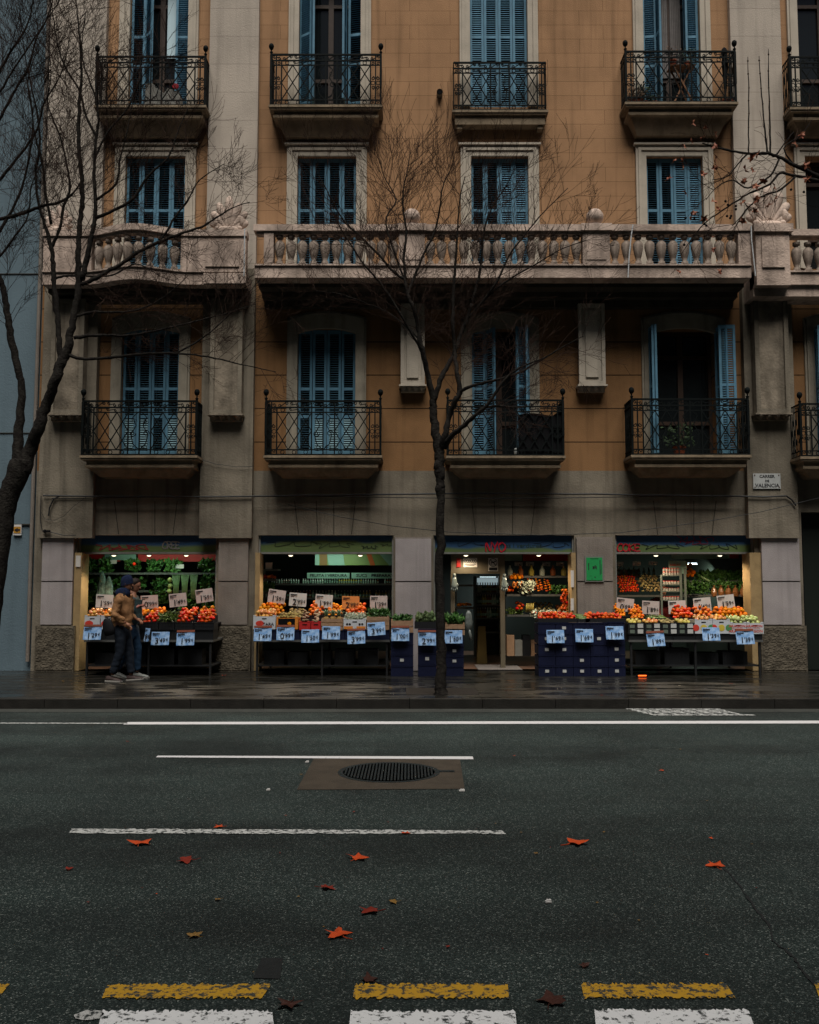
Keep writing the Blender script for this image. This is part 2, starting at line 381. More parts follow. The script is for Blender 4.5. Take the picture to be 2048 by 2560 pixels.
for i in range(-14, 15):
    xx = i * rad / 15.5; h = .86 * ry_ * math.sqrt(max(0, 1 - (xx / (.9 * rad)) ** 2))
    if h > .02: mb.box(c.x + xx - rad * .018, c.x + xx + rad * .018, c.y - h, c.y + h, .008, .0125)
mb.build('ribs', M_castiron, t)
a = G(1098, 1930); mb = MB(); mb.box(a.x, a.x + .14, a.y - .03, a.y + .03, .005, .011); mb.build('lifting_lug', M_castiron, t)
mb = MB(); q = [G(655, 2394, .004), G(708, 2395, .004), G(700, 2447, .004), G(633, 2445, .004)]; mb.quad(*q); structure(mb, 'tar_patch', M_olddark)
# crack in the asphalt
cr = [(1795, 2150), (1830, 2190), (1862, 2230), (1882, 2262), (1905, 2290), (1925, 2312), (1930, 2350), (1960, 2372), (1988, 2395), (2000, 2420), (2030, 2450), (2060, 2490)]
pts = []
for (x0, y0), (x1, y1) in zip(cr, cr[1:]):
    for k in range(4):
        t_ = k / 4; pts.append(G(x0 + (x1 - x0) * t_ + random.uniform(-3, 3), y0 + (y1 - y0) * t_ + random.uniform(-2, 2), .004))
mb = MB()
for p, q in zip(pts, pts[1:]):
    w_ = random.uniform(.003, .009); mb.quad(p + Vector((-w_, 0, 0)), p + Vector((w_, 0, 0)), q + Vector((w_, 0, 0)), q + Vector((-w_, 0, 0)))
structure(mb, 'road_crack', M_olddark)
# tree pit
mb = MB(); a = G(1015, 1736, ZS); b_ = G(1190, 1722, ZS)
mb.box(a.x, b_.x, a.y - .05, b_.y + .1, ZS - .02, ZS + .004); structure(mb, 'tree_pit', mat('damp_soil', (.02, .015, .011), .9, .6, 20, .8, 40))

# ------------------------------------------------------------------ fallen leaves
M_leafA = mat('orange_dead_leaf', (.58, .07, .012), .6, .5, 30, .3, 60, vdark=.5)
M_leafB = mat('dark_red_dead_leaf', (.22, .022, .010), .6, .5, 30, .3, 60, vdark=.5)
M_leafC = mat('yellow_brown_dead_leaf', (.24, .13, .03), .6, .5, 30, .3, 60, vdark=.5)
M_leafD = mat('dark_brown_dead_leaf', (.06, .02, .013), .6, .5, 30, .3, 60, vdark=.5)
def leaf_mb(r, curl=.12, z=0.01, seed=0, lobes=5):
    rnd = random.Random(seed); mb = MB(); vs = [Vector((0, 0, z + r * .06))]; k = lobes * 4
    for i in range(k):
        a = 2 * PI * i / k - PI / 2
        ph = i % 4
        rr = r * (1.0 if ph == 0 else .50 if ph == 2 else .66) * rnd.uniform(.8, 1.1)
        if i == 0: rr = r * .5
        zz = z + curl * r * (abs(math.sin(a * 1.5 + seed)) ** 2) * (rr / r)
        vs.append(Vector((rr * math.cos(a), rr * math.sin(a), max(z, zz))))
    fs = [(0, i + 1, (i + 1) % k + 1) for i in range(k)]
    mb.add(vs, fs)
    mb.tube([(0, -r * .3, z + r * .03), (r * .05, -r * .8, z), (r * .18, -r * 1.25, z + .004)], r * .03, 4)
    return mb
def fallen(px, py, wpx, m, word, curl=.26, i=0, z=0.0):
    c = G(px, py, z); r = wpx / 2 / FL * c.y * 1.0
    mb = leaf_mb(r, curl, .008, seed=i)
    o = mb.build('fallen_leaf', m); o.location = c; o.rotation_euler = (random.uniform(-.1, .1), random.uniform(-.1, .1), random.uniform(0, 6.3))
    return tag(o, word, 'leaf', 'fallen leaves on the road')
LV = [(352, 2111, 66, M_leafA, 'bright orange curled leaf just below the left end of the long worn white line'),
      (466, 2154, 55, M_leafB, 'dark red leaf lying right of and below the bright orange curled one'),
      (895, 2148, 60, M_leafA, 'orange leaf halfway between the manhole cover and the largest bright leaf'),
      (1443, 2110, 72, M_leafA, 'wide orange red leaf on the open asphalt right of the worn white line'),
      (1789, 2166, 56, M_leafA, 'orange red leaf at the top end of the long crack'),
      (818, 2222, 50, M_leafB, 'dark brown red leaf with a thin tail in the middle of the road'),
      (925, 2281, 66, M_leafB, 'deep red maple shaped leaf above the largest bright orange leaf'),
      (845, 2339, 80, M_leafA, 'largest bright orange star shaped leaf on the road'),
      (487, 2342, 48, M_leafC, 'yellow brown leaf seen flat above the left yellow dash'),
      (548, 2069, 30, M_leafA, 'small orange leaf on the long worn white line, left of two'),
      (1014, 2085, 26, M_leafA, 'small orange leaf on the long worn white line, right of two'),
      (172, 2175, 28, M_leafB, 'faint small brown red leaf near the left edge of the road'),
      (1462, 2418, 34, M_leafD, 'small dark brown leaf above the right yellow dash'),
      (922, 2452, 58, M_leafD, 'nearly black leaf touching the middle yellow dash'),
      (1380, 2505, 96, M_leafD, 'big dark red brown leaf between middle and right white bars'),
      (722, 2516, 70, M_leafD, 'dark leaf between the left and middle white bars'),
      (1655, 1928, 16, M_leafA, 'tiny red leaf alone on the road right of the manhole'),
      (1778, 2098, 15, M_leafA, 'tiny red leaf above and left of the crack'),
      (1120, 2370, 14, M_leafB, 'tiny dark red leaf right of the brightest leaf'),
      (545, 2252, 22, M_leafC, 'small olive leaf in the middle left of the road'),
      (985, 2258, 30, M_leafC, 'olive brown leaf right of the deep red one'),
      (1340, 2136, 14, M_leafC, 'tiny yellow leaf below the wide orange red leaf'),
      (560, 1690, 14, M_leafB, 'tiny red leaf on the pavement before the left pier')]
for i, l in enumerate(LV): fallen(l[0], l[1], l[2], l[3], l[4], i=i, z=ZS if l[1] < 1750 else 0.0)
for i, (x, y) in enumerate(((1140, 1768), (1222, 1764), (1232, 1767), (1262, 1768), (1270, 1766), (1214, 1769), (1150, 1769), (1780, 1769))):
    o = fallen(x, y, 16, M_leafA, 'red leaf blown against the kerb in the gutter', i=40 + i); o['group'] = 'red leaves in the gutter'
mb = MB(); c = G(685, 1984)
def litter(px, py, w, label):
    c = G(px, py); h = w / FL * c.y / 2; mb = MB(); mb.box(-h, h, -h * .6, h * .6, .004, .012); mb.box(-h * .5, h * .9, -h * .2, h * .8, .012, .018)
    o = mb.build('litter_scrap', M_white); o.location = c; tag(o, label, 'litter', 'white scraps on the road')
litter(1155, 1979, 14, 'white paper scrap just right of the brown concrete patch')
litter(671, 1977, 9, 'tiny white scrap left of the brown concrete patch')
litter(1371, 2258, 15, 'white scrap in the middle right of the road')
litter(768, 1907, 9, 'tiny white scrap at the left corner of the manhole patch')
# grey pebble-like lump at the front left
mb = MB(); c = G(224, 2540); RB = random.Random(8); mb.add([c + Vector((.068 * RB.uniform(.75, 1.1) * math.cos(a * PI / 9), .045 * RB.uniform(.75, 1.1) * math.sin(a * PI / 9), .005)) for a in range(18)], [tuple(range(18))]); structure(mb, 'paint_blot_marking', M_pworn)

RL = random.Random(99)
for i in range(26):
    x, y = RL.uniform(60, 2000), RL.uniform(1800, 2440); word = 'small crumbled bit of dead leaf on the road'
    o = fallen(x, y, RL.uniform(5, 11), RL.choice((M_leafB, M_leafC, M_leafD, M_leafA)), word, i=70 + i); o['group'] = 'crumbled leaf bits on the road'
for i in range(16):
    o = fallen(RL.uniform(1080, 1300) if i < 9 else RL.uniform(200, 1950), RL.uniform(1765, 1769), RL.uniform(8, 15), RL.choice((M_leafA, M_leafB)), 'red leaf blown against the kerb in the gutter', i=110 + i); o['group'] = 'red leaves in the gutter'
for i in range(8):
    o = fallen(RL.uniform(120, 1950), RL.uniform(1700, 1740), RL.uniform(7, 13), RL.choice((M_leafD, M_leafB, M_leafC)), 'small dark leaf lying on the wet pavement', i=140 + i, z=ZS); o['group'] = 'dark leaves on the pavement'
# ------------------------------------------------------------------ the building
BO = Vector((2.0, YF, 0.0))
bld = thing('apartment_building', 'ochre and cream apartment house with blue shutters and a stone terrace', 'building', (0, YF, 0))
def fx(px, py, Y=YF): return P(px, py, Y).x
def fz(py, Y=YF): return P(1024, py, Y).z
XL = fx(108, 700); XR = 12.5; ZT = 17.0
ZB = fz(1177)                                   # where the ochre starts
ZTER = fz(690)
# window openings: (x0,x1,z0,z1)
ZW1b, ZW1t = fz(1140, YF), fz(822)
ZTt = fz(392); ZTb = fz(660, YF) - .1
Z3b = fz(268); Z3t = Z3b + 2.75
COLS = [(304, 448, 314, 464, 325, 471), (744, 889, 744, 891, 748, 902), (1180, 1322, 1178, 1321, 1175, 1319), (1632, 1790, 1616, 1757, 1608, 1750), (2040, 2190, 2012, 2160, 1994, 2140)]
holes = []
WIN = []
for i, (a, b_, c, d_, e, f) in enumerate(COLS):
    for row, (x0, x1, yy, z0, z1) in enumerate(((a, b_, 980, ZW1b, ZW1t), (c, d_, 470, ZTb, ZTt), (e, f, 120, Z3b, Z3t))):
        X0, X1 = fx(x0, yy), fx(x1, yy)
        holes.append((X0, X1, z0, z1)); WIN.append((i, row, X0, X1, z0, z1))
ZO = fz(1338)                                   # top of the shop openings
OPN = [(192, 541), (645, 984), (1084, 1437), (1540, 1888), (2008, 2130)]
SH = [(fx(a, 1450), fx(b_, 1450)) for a, b_ in OPN]
for i, (a, b_) in enumerate(SH): holes.append((a, b_, ZS if i < 4 else ZS, ZO if i < 4 else fz(1280)))
def holed_wall(mb, x0, x1, z0, z1, holes, yf, th, mi_of):
    xs = sorted({x0, x1, *[h[0] for h in holes], *[h[1] for h in holes]} | {XL, ZB * 0 + x1}); xs = [x for x in xs if x0 - 1e-6 <= x <= x1 + 1e-6]
    zs = sorted({z0, z1, ZB, *[h[2] for h in holes], *[h[3] for h in holes]}); zs = [z for z in zs if z0 - 1e-6 <= z <= z1 + 1e-6]
    inh = lambda x, z: any(h[0] < x < h[1] and h[2] < z < h[3] for h in holes)
    for i in range(len(xs) - 1):
        for j in range(len(zs) - 1):
            cx, cz = (xs[i] + xs[i + 1]) / 2, (zs[j] + zs[j + 1]) / 2
            if inh(cx, cz): continue
            mb.quad((xs[i], yf, zs[j]), (xs[i + 1], yf, zs[j]), (xs[i + 1], yf, zs[j + 1]), (xs[i], yf, zs[j + 1]), mi_of(cx, cz))
            mb.quad((xs[i], yf + th, zs[j]), (xs[i], yf + th, zs[j + 1]), (xs[i + 1], yf + th, zs[j + 1]), (xs[i + 1], yf + th, zs[j]), mi_of(cx, cz))
    for h in holes:
        a, b_, c, d_ = h; k = mi_of((a + b_) / 2, (c + d_) / 2)
        mb.quad((a, yf, c), (a, yf + th, c), (a, yf + th, d_), (a, yf, d_), k); mb.quad((b_, yf, c), (b_, yf, d_), (b_, yf + th, d_), (b_, yf + th, c), k)
        mb.quad((a, yf, d_), (a, yf + th, d_), (b_, yf + th, d_), (b_, yf, d_), k); mb.quad((a, yf, c), (b_, yf, c), (b_, yf + th, c), (a, yf + th, c), k)
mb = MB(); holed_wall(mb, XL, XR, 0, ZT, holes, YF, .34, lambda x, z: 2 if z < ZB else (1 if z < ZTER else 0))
mb.quad((XL, YF, 0), (XL, YF + 9, 0), (XL, YF + 9, ZT), (XL, YF, ZT), 2); mb.quad((XR, YF, 0), (XR, YF, ZT), (XR, YF + 9, ZT), (XR, YF + 9, 0), 2)
mb.quad((XL, YF + 9, 0), (XR, YF + 9, 0), (XR, YF + 9, ZT), (XL, YF + 9, ZT), 2)
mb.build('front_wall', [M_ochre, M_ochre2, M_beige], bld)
mb = MB(); mb.box(XL - .2, XR + .2, YF - .5, YF + 9.2, ZT + .004, ZT + .35); mb.build('roof', M_stone, bld)
mb = MB()
for z in (fz(1290) , ZTER, Z3b - .3): mb.box(XL + .01, XR - .01, YF + .345, YF + 8.9, z, z + .2)
mb.build('floor_slab', M_room, bld)
# pilasters: cream, full height, slightly wider below the terrace
def pil(x0, x1, y_ref, z0, z1, out, m, name='pilaster'):
    mb = MB(); mb.box(fx(x0, y_ref, YF - out), fx(x1, y_ref, YF - out), YF - out, YF - .002, z0, z1); return mb.build(name, m, bld)
PB = fz(1340)
for (a, b_, c, d_) in ((121, 262, 100, 237), (522, 645, 502, 632), (1831, 1958, 1866, 1990)):
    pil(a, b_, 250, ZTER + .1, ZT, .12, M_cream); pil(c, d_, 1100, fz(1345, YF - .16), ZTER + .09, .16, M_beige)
# lower floor: trim line between ochre and beige, and the voussoir joints over the openings
M_joint = mat('dark_joint', (.045, .04, .03), .95)
mb = MB()
for a, b_ in OPN[:4]:
    w_ = b_ - a
    for k, (t0, t1) in enumerate(((.27, .30), (.43, .44), (.56, .56), (.72, .69))):
        p = P(a + w_ * t0, 1252, YF - .003); q = P(a + w_ * t1, 1336, YF - .003)
        mb.box(-.007, .007, 0, .003, 0, 1, 0, Matrix(((1, 0, q.x - p.x, p.x), (0, 1, 0, YF - .004), (0, 0, q.z - p.z, p.z), (0, 0, 0, 1))))
mb.build('voussoir_joints', M_joint, bld)
# ground floor piers
def pier(x0, x1, rows, base, out=.10):
    a, b_ = fx(x0, 1450, YF - out), fx(x1, 1450, YF - out)
    mb = MB(); zt = fz(1345, YF - out); zb = fz(1563, YF - out) if base else fz(1563)
    zs = [zb + (zt - zb) * k / rows for k in range(rows + 1)]
    if not base: zs[0] = ZS + .002
    mb.box(a + .015, b_ - .015, YF - out + .03, YF - .003, ZS, zt + .02, 1)
    for k in range(rows): mb.box(a + .02, b_ - .02, YF - out, YF - out + .028, zs[k] + .012, zs[k + 1] - .012)
    return mb, a, b_, zb
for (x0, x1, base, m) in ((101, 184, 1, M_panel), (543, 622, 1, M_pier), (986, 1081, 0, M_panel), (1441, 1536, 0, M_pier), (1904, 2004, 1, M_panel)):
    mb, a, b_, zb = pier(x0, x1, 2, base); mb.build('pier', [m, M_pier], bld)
    if base:
        # rock-faced plinth: a grid displaced by noise
        mb = MB(); nx, nz = 40, 56; X0, X1 = a - .05, b_ + .05
        yy = YF - .13
        idx = {}
        vs = []
        for j in range(nz + 1):
            for i in range(nx + 1):
                x_ = X0 + (X1 - X0) * i / nx; z_ = ZS + (zb - .01 - ZS) * j / nz
                e_ = min(i, nx - i, j, nz - j)
                d_ = (noise.noise(Vector((x_ * 38, 0, z_ * 38))) * .5 + .5) * .020 if e_ > 1 else 0
                vs.append((x_, yy - d_, z_))
        fs = [(j * (nx + 1) + i, j * (nx + 1) + i + 1, (j + 1) * (nx + 1) + i + 1, (j + 1) * (nx + 1) + i) for j in range(nz) for i in range(nx)]
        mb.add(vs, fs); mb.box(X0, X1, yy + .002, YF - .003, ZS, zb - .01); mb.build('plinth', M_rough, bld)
# ------------------------------------------------------------------ windows: surround, panes and blue shutters
def leaf(w_, h, lean=.5, lowfrac=.30, midfrac=.52, arch=0.0, lowlean=None, pale=False):   # local: hinge at x=0, spans x 0..w, z 0..h, y 0 = face
    mb = MB(); s = .045
    mb.box(0, s, -.02, .02, 0, h); mb.box(w_ - s, w_, -.02, .02, 0, h)
    rails = [0, lowfrac * h, midfrac * h, h - .07]
    zs = []
    for k, z in enumerate(rails):
        hh = .10 if k == 0 else .055 if k < 3 else .07
        mb.box(s, w_ - s, -.018, .018, z, z + hh); zs.append((z, z + hh))
    for k in range(3):
        z0, z1 = zs[k][1] + .01, zs[k + 1][0] - .01
        n = int((z1 - z0) / .042); ln = lowlean if (k == 0 and lowlean is not None) else lean
        for j in range(n):
            z = z0 + (j + .5) * (z1 - z0) / n
            M = Matrix.Translation((0, 0, z)) @ Matrix.Rotation(ln, 4, 'X')
            mb.box(s, w_ - s, -.019, .019, -.0026, .0026, 1 if (k == 0 and pale) else 0, M)
    return mb
LEAF = {}
def leaf_mesh(w_, h, lean, lowlean, pale):
    key = (round(w_, 2), round(h, 2), lean, lowlean, pale)
    if key not in LEAF: LEAF[key] = leaf(key[0], key[1], lean, lowlean=lowlean, pale=pale).mesh('shutter_leaf', [M_blue, M_blue_pale])
    return LEAF[key]
def put_leaf(par, x, z0, w_, h, y, ang=0.0, lean=.5, lowlean=None, pale=False, flip=False):
    o = link('shutter_leaf', leaf_mesh(w_, h, lean, lowlean, pale), par)
    o.location = Vector((x, y, z0)) - ORG[par.name]; o.rotation_euler = (0, 0, ang); return o
M_trim2 = mat('shaded_trim_stone', (.34, .30, .235), .9, .7, 2.5, .3, 40, .12, vdark=.55, streak=.6)  # darker copy of the trim, shade of the lower row put into its colour
def surround(i, row, X0, X1, z0, z1):
    mb = MB(); t = .20; ya = YF - .07
    def frame(off0, off1, y0, top_extra=0):
        mb.box(X0 - off1, X0 - off0, y0, YF - .002, z0, z1 + off1 + top_extra); mb.box(X1 + off0, X1 + off1, y0, YF - .002, z0, z1 + off1 + top_extra)
    if row == 0:                          # segmental arch head
        frame(0.0, .16, ya); frame(.161, .20, YF - .04)
        n = 12; cx = (X0 + X1) / 2; hw = (X1 - X0) / 2
        for o0, o1, y0 in ((0, .16, ya), (.161, .20, YF - .04)):
            def arc(u, o): return z1 + o - .0 + .13 * (1 - u * u) - .0
            for k in range(n):
                u0, u1 = -1 + 2 * k / n, -1 + 2 * (k + 1) / n
                xa, xb = cx + u0 * (hw + o0), cx + u1 * (hw + o0); xc, xd = cx + u0 * (hw + o1), cx + u1 * (hw + o1)
                zl0, zl1 = z1 - .10 + .10 * (1 - u0 * u0) + o0, z1 - .10 + .10 * (1 - u1 * u1) + o0
                zu0, zu1 = z1 + o1 + .13 * (1 - u0 * u0) + .0, z1 + o1 + .13 * (1 - u1 * u1)
                y0 = y0 - (.004 if k == 0 and o0 == 0 else 0)
                v = [(xa, y0, zl0), (xb, y0, zl1), (xd, y0, zu1), (xc, y0, zu0), (xa, YF + .02, zl0), (xb, YF + .02, zl1), (xd, YF - .002, zu1), (xc, YF - .002, zu0)]
                mb.add(v, [(0, 1, 2, 3), (4, 7, 6, 5), (0, 4, 5, 1), (3, 2, 6, 7)])
    else:
        frame(0.0, .10, YF - .05); frame(.101, .155, YF - .075); frame(.156, .20, YF - .055)
        for a_, b2, y0 in ((0, .10, YF - .05), (.101, .155, YF - .075), (.156, .20, YF - .055)):
            mb.box(X0 - a_ + .001, X1 + a_ - .001, y0 + .001, YF - .002, z1 + a_ + .001, z1 + b2 - .001)
        mb.box(X0 - .24, X1 + .24, YF - .10, YF - .002, z1 + .202, z1 + .24)
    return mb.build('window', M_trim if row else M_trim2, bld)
LAY = {}
rowZ = {}
for (i, row, X0, X1, z0, z1) in WIN:
    if i == 4 and row != 9: pass
    par = surround(i, row, X0, X1, z0, z1)
    # glazing: brown wooden french window set deep in the reveal
    yg = YF + .26
    mb = MB(); mb.box(X0, X1, yg + .02, yg + .03, z0, z1); mb.build('pane', M_glass, par)
    mb = MB(); cx = (X0 + X1) / 2
    for a_, b2 in ((X0, X0 + .06), (cx - .05, cx + .05), (X1 - .06, X1)): mb.box(a_, b2, yg - .03, yg + .018, z0, z1)
    for z in (z0, z0 + .62, z0 + (z1 - z0) * .78, z1 - .07):
        mb.box(X0 + .061, cx - .051, yg - .025, yg + .017, z, z + .07); mb.box(cx + .051, X1 - .061, yg - .025, yg + .017, z, z + .07)
    mb.build('window_frame', M_brownwood, par)
    w_ = (X1 - X0) / 4; h = z1 - z0 - .02; ys = YF + .09; b0 = z0 + .01
    def closed(ks, lean=.5, lowlean=None, pale=False):
        for k in ks: put_leaf(par, X0 + k * w_ + .004, b0, w_ - .008, h, ys, 0, lean, lowlean, pale)
    if row == 0:
        if i in (0, 1):
            closed((0,), .22, .2 if i else .9, i == 0); closed((1,), .32, .9, True); closed((2,), .34, .9 if i else .2, bool(i)); closed((3,), .22, .9, True)
        elif i == 2:
            closed((0,), .6); put_leaf(par, X0 + w_, b0, w_, h, ys, R(-55), .6)
            put_leaf(par, X1, b0, w_, h, YF - .09, R(-160), .6); put_leaf(par, X1 - .02, b0, w_, h, YF - .05, R(-100), .6)
        elif i == 3:
            put_leaf(par, X0, b0, w_, h, YF - .03, R(-103), .6); put_leaf(par, X0 - .06, b0, w_, h, YF - .06, R(-82), .6)
            put_leaf(par, X1, b0, w_, h, YF - .03, R(-66), .6); put_leaf(par, X1 - .02, b0, w_, h, YF - .27, R(-6), .6)
        else: put_leaf(par, X0, b0, w_, h, YF - .03, R(-100), .6)
    elif row == 1:
        if i in (0, 1): closed((0, 1, 2, 3), .42)
        elif i in (2, 3): closed((0, 1), .42); closed((2, 3), .9)
        else: pass
    else:
        if i == 0:
            closed((0,), .5); put_leaf(par, X0 + w_, b0, w_, h, ys, R(-50), .5); put_leaf(par, X1 - w_ * .95, b0, w_ * .98, h, ys, 0, -.2)
            mb = MB(); mb.box(X0 + w_ * 2.35, X1 - w_ - .02, yg - .06, yg - .05, z0 + 1.1, z1 - .05); mb.build('net_curtain', mat('pale_blue_net_curtain', (.55, .72, .78), .5), par)
        elif i == 1:
            put_leaf(par, X0 + .01, b0, w_, h, ys, R(-35), .0); put_leaf(par, X0 + w_ * .95, b0, w_, h, ys - .12, R(-84), .5)
            put_leaf(par, X1 - w_ * .95, b0, w_, h, ys - .12, R(-96), .5); put_leaf(par, X1 - w_ * .8, b0, w_, h, ys - .05, R(-12), .5)
        elif i == 2: closed((0,), .95); closed((1, 2, 3), .8)
        elif i == 3:
            put_leaf(par, X0 + .01, b0, w_, h, ys, R(-8), -.1); put_leaf(par, X0 + w_, b0, w_, h, ys, R(-86), .5)
            put_leaf(par, X1 - w_ * 1.0, b0, w_, h, ys, R(-4), -.1); put_leaf(par, X1 - w_, b0, w_, h, ys - .02, R(-98), .5)
            mb = MB()
            for k in range(2):
                xa = X0 + w_ * (1.25 + k * .95)
                for j in range(6): mb.tube([(xa + j * .035, yg - .04, z0 + .7), (xa + j * .035, yg - .04, z1 - .1)], .02, 6)
            mb.build('curtain', M_curtain, par)
# ------------------------------------------------------------------ balconies
def spiral(cx, cz, r, turns, a0, sgn=1, n=14, y=0):
    pts = []
    for k in range(n + 1):
        t_ = k / n; a = a0 + sgn * turns * 2 * PI * t_; rr = r * (1 - .78 * t_)
        pts.append(Vector((cx + rr * math.cos(a), y, cz + rr * math.sin(a))))
    return pts
def ring(mb, cx, cz, r, rad, y=0, n=10): mb.tube([(cx + r * math.cos(2 * PI * k / n), y, cz + r * math.sin(2 * PI * k / n)) for k in range(n)], rad, 4, closed=True)
def rail_front(W, H):
    mb = MB(); b_ = .008; y = 0
    for z, r in ((H, .016), (H - .115, .013), (H - .205, .010), (.10, .010), (.012, .013)): mb.box(0, W, -r * .8, r * .8, z - r, z + r)
    def vert(x, z0=0, z1=None, r=.011): mb.box(x - r, x + r, -r, r, z0 + .002, (z1 or H) - .002)
    def s_scroll(x0, x1, z0, z1, fl=False):
        w_ = x1 - x0; h = z1 - z0; r = min(w_, h) * .30
        xa, xb = (x0 + r * 1.1, x1 - r * 1.1)
        A = spiral(xa, z1 - r * 1.15, r, 1.1, PI * 1.5 if not fl else PI * .5, 1, 10)
        B = spiral(xb, z0 + r * 1.15, r, 1.1, PI * .5 if not fl else PI * 1.5, 1, 10)
        if fl:
            A = [Vector((x0 + x1 - p.x, p.y, p.z)) for p in A]; B = [Vector((x0 + x1 - p.x, p.y, p.z)) for p in B]
        mb.tube(A[::-1] + B, .0095, 4)
    u = W / 2.1
    e1, e2 = .10 * u, .20 * u
    for x in (e1, W - e1): vert(x)
    for x in (e2, W - e2): vert(x, 0, H - .115)
    L0, L1 = e2, W * .40; R0, R1 = W * .60, W - e2
    for x in (L1, W / 2, R0): vert(x)
    # lattice
    for a, b2 in ((L0, L1), (R0, R1)):
        z0, z1 = .10, H - .205; n = max(2, round((b2 - a) / .19)); p = (b2 - a) / n
        for k in range(-3, n + 3):
            for s in (1, -1):
                xs0 = a + k * p
                # param t from z0..z1
                xA, zA, xB, zB = xs0, z0, xs0 + s * 2 * p, z1
                t0, t1 = 0.0, 1.0
                dx = xB - xA
                for lim, sg in ((a, 1), (b2, -1)):
                    fA = sg * (xA - lim); fB = sg * (xB - lim)
                    if fA < 0 and fB < 0: t0, t1 = 1, 0; break
                    if fA < 0: t0 = max(t0, fA / (fA - fB))
                    elif fB < 0: t1 = min(t1, fA / (fA - fB))
                if t1 - t0 > .02: mb.tube([(xA + dx * t0, 0, zA + (zB - zA) * t0), (xA + dx * t1, 0, zA + (zB - zA) * t1)], .0115, 4)
        for k in range(n):
            cx = a + (k + .5) * p
            if k % 2 == 0: ring(mb, cx, H - .16, .035, .0088); s_scroll(cx + p * .5, cx + p * 1.5, H - .2, H - .12) if k + 1 < n else None
            ring(mb, cx, .055, .034, .0088)
    # frieze scrolls
    n = max(6, round(W / .21)); p = W / n
    for k in range(n): s_scroll(k * p + .01, (k + 1) * p - .01, H - .110, H - .008, k % 2 == 1)
    # end bays
    for x0, x1, fl in ((0, e1, 0), (W - e1, W, 1), (e1, e2, 1), (W - e2, W - e1, 0)):
        cm = (x0 + x1) / 2; rr = (x1 - x0) * .42
        ring(mb, cm, H * .44, rr * .9, .008)
        for zz, sg in ((H * .44 + rr * 2.2, 1), (H * .44 - rr * 2.2, -1)): mb.tube(spiral(cm, zz, rr * .9, 1.2, PI / 2 * sg, sg if fl else -sg, 12), .010, 4)
        mb.tube(spiral(cm, H - .175, rr * .8, 1.1, 0, 1, 10), .0095, 4); mb.tube(spiral(cm, .07, rr * .8, 1.1, PI, -1, 10), .0095, 4)
    # lyre-shaped centre
    for s in (-1, 1):
        c = W / 2; q = W * .1
        mb.tube([(c, 0, .10), (c + s * q * .55, 0, .20), (c + s * q * .75, 0, H * .38), (c + s * q * .30, 0, H * .55), (c + s * q * .62, 0, H * .70), (c + s * q * .2, 0, H - .21)], .011, 4)
        mb.tube(spiral(c + s * q * .6, H * .40, q * .3, 1.3, 0, s, 12), .010, 4); mb.tube(spiral(c + s * q * .45, .13, q * .3, 1.3, PI, -s, 12), .0055, 4)
        mb.tube(spiral(c + s * q * .5, H * .62, q * .28, 1.3, 0, -s, 12), .0055, 4)
    return mb
def rail_side(D, H):
    mb = MB()
    for z, r in ((H, .012), (H - .115, .010), (.10, .0088), (.012, .010)): mb.box(-r * .8, r * .8, 0, D, z - r, z + r)
    n = max(4, int(D / .06))
    for k in range(n): y = D * (k + .5) / n; mb.box(-.006, .006, y - .006, y + .006, .02, H - .01)
    for k in range(-1, n // 2 + 1):
        for s in (1, -1):
            y0 = D * k * 2 / n; y1 = y0 + s * D * .4
            if 0 <= min(y0, y1) and max(y0, y1) <= D: mb.tube([(0, y0, .10), (0, y1, H - .2)], .006, 4)
    return mb
def finial(mb, x, y, z0, H, fat=1.0):
    mb.box(x - .018 * fat, x + .018 * fat, y - .018, y + .018, z0, z0 + H + .05)
    mb.lathe([(.02, 0), (.032, .02), (.014, .035), (.012, .07), (.03, .08), (.044, .105), (.050, .135), (.044, .165), (.026, .185), (.004, .193)], (x, y, z0 + H + .03), 10)
    mb.prism([(y - .03, z0 + H * .35), (y + .05, z0 + H * .45), (y + .07, z0 + H * .8), (y + .0, z0 + H * .98), (y - .03, z0 + H * .98)], 'x', x - .02, x + .02)
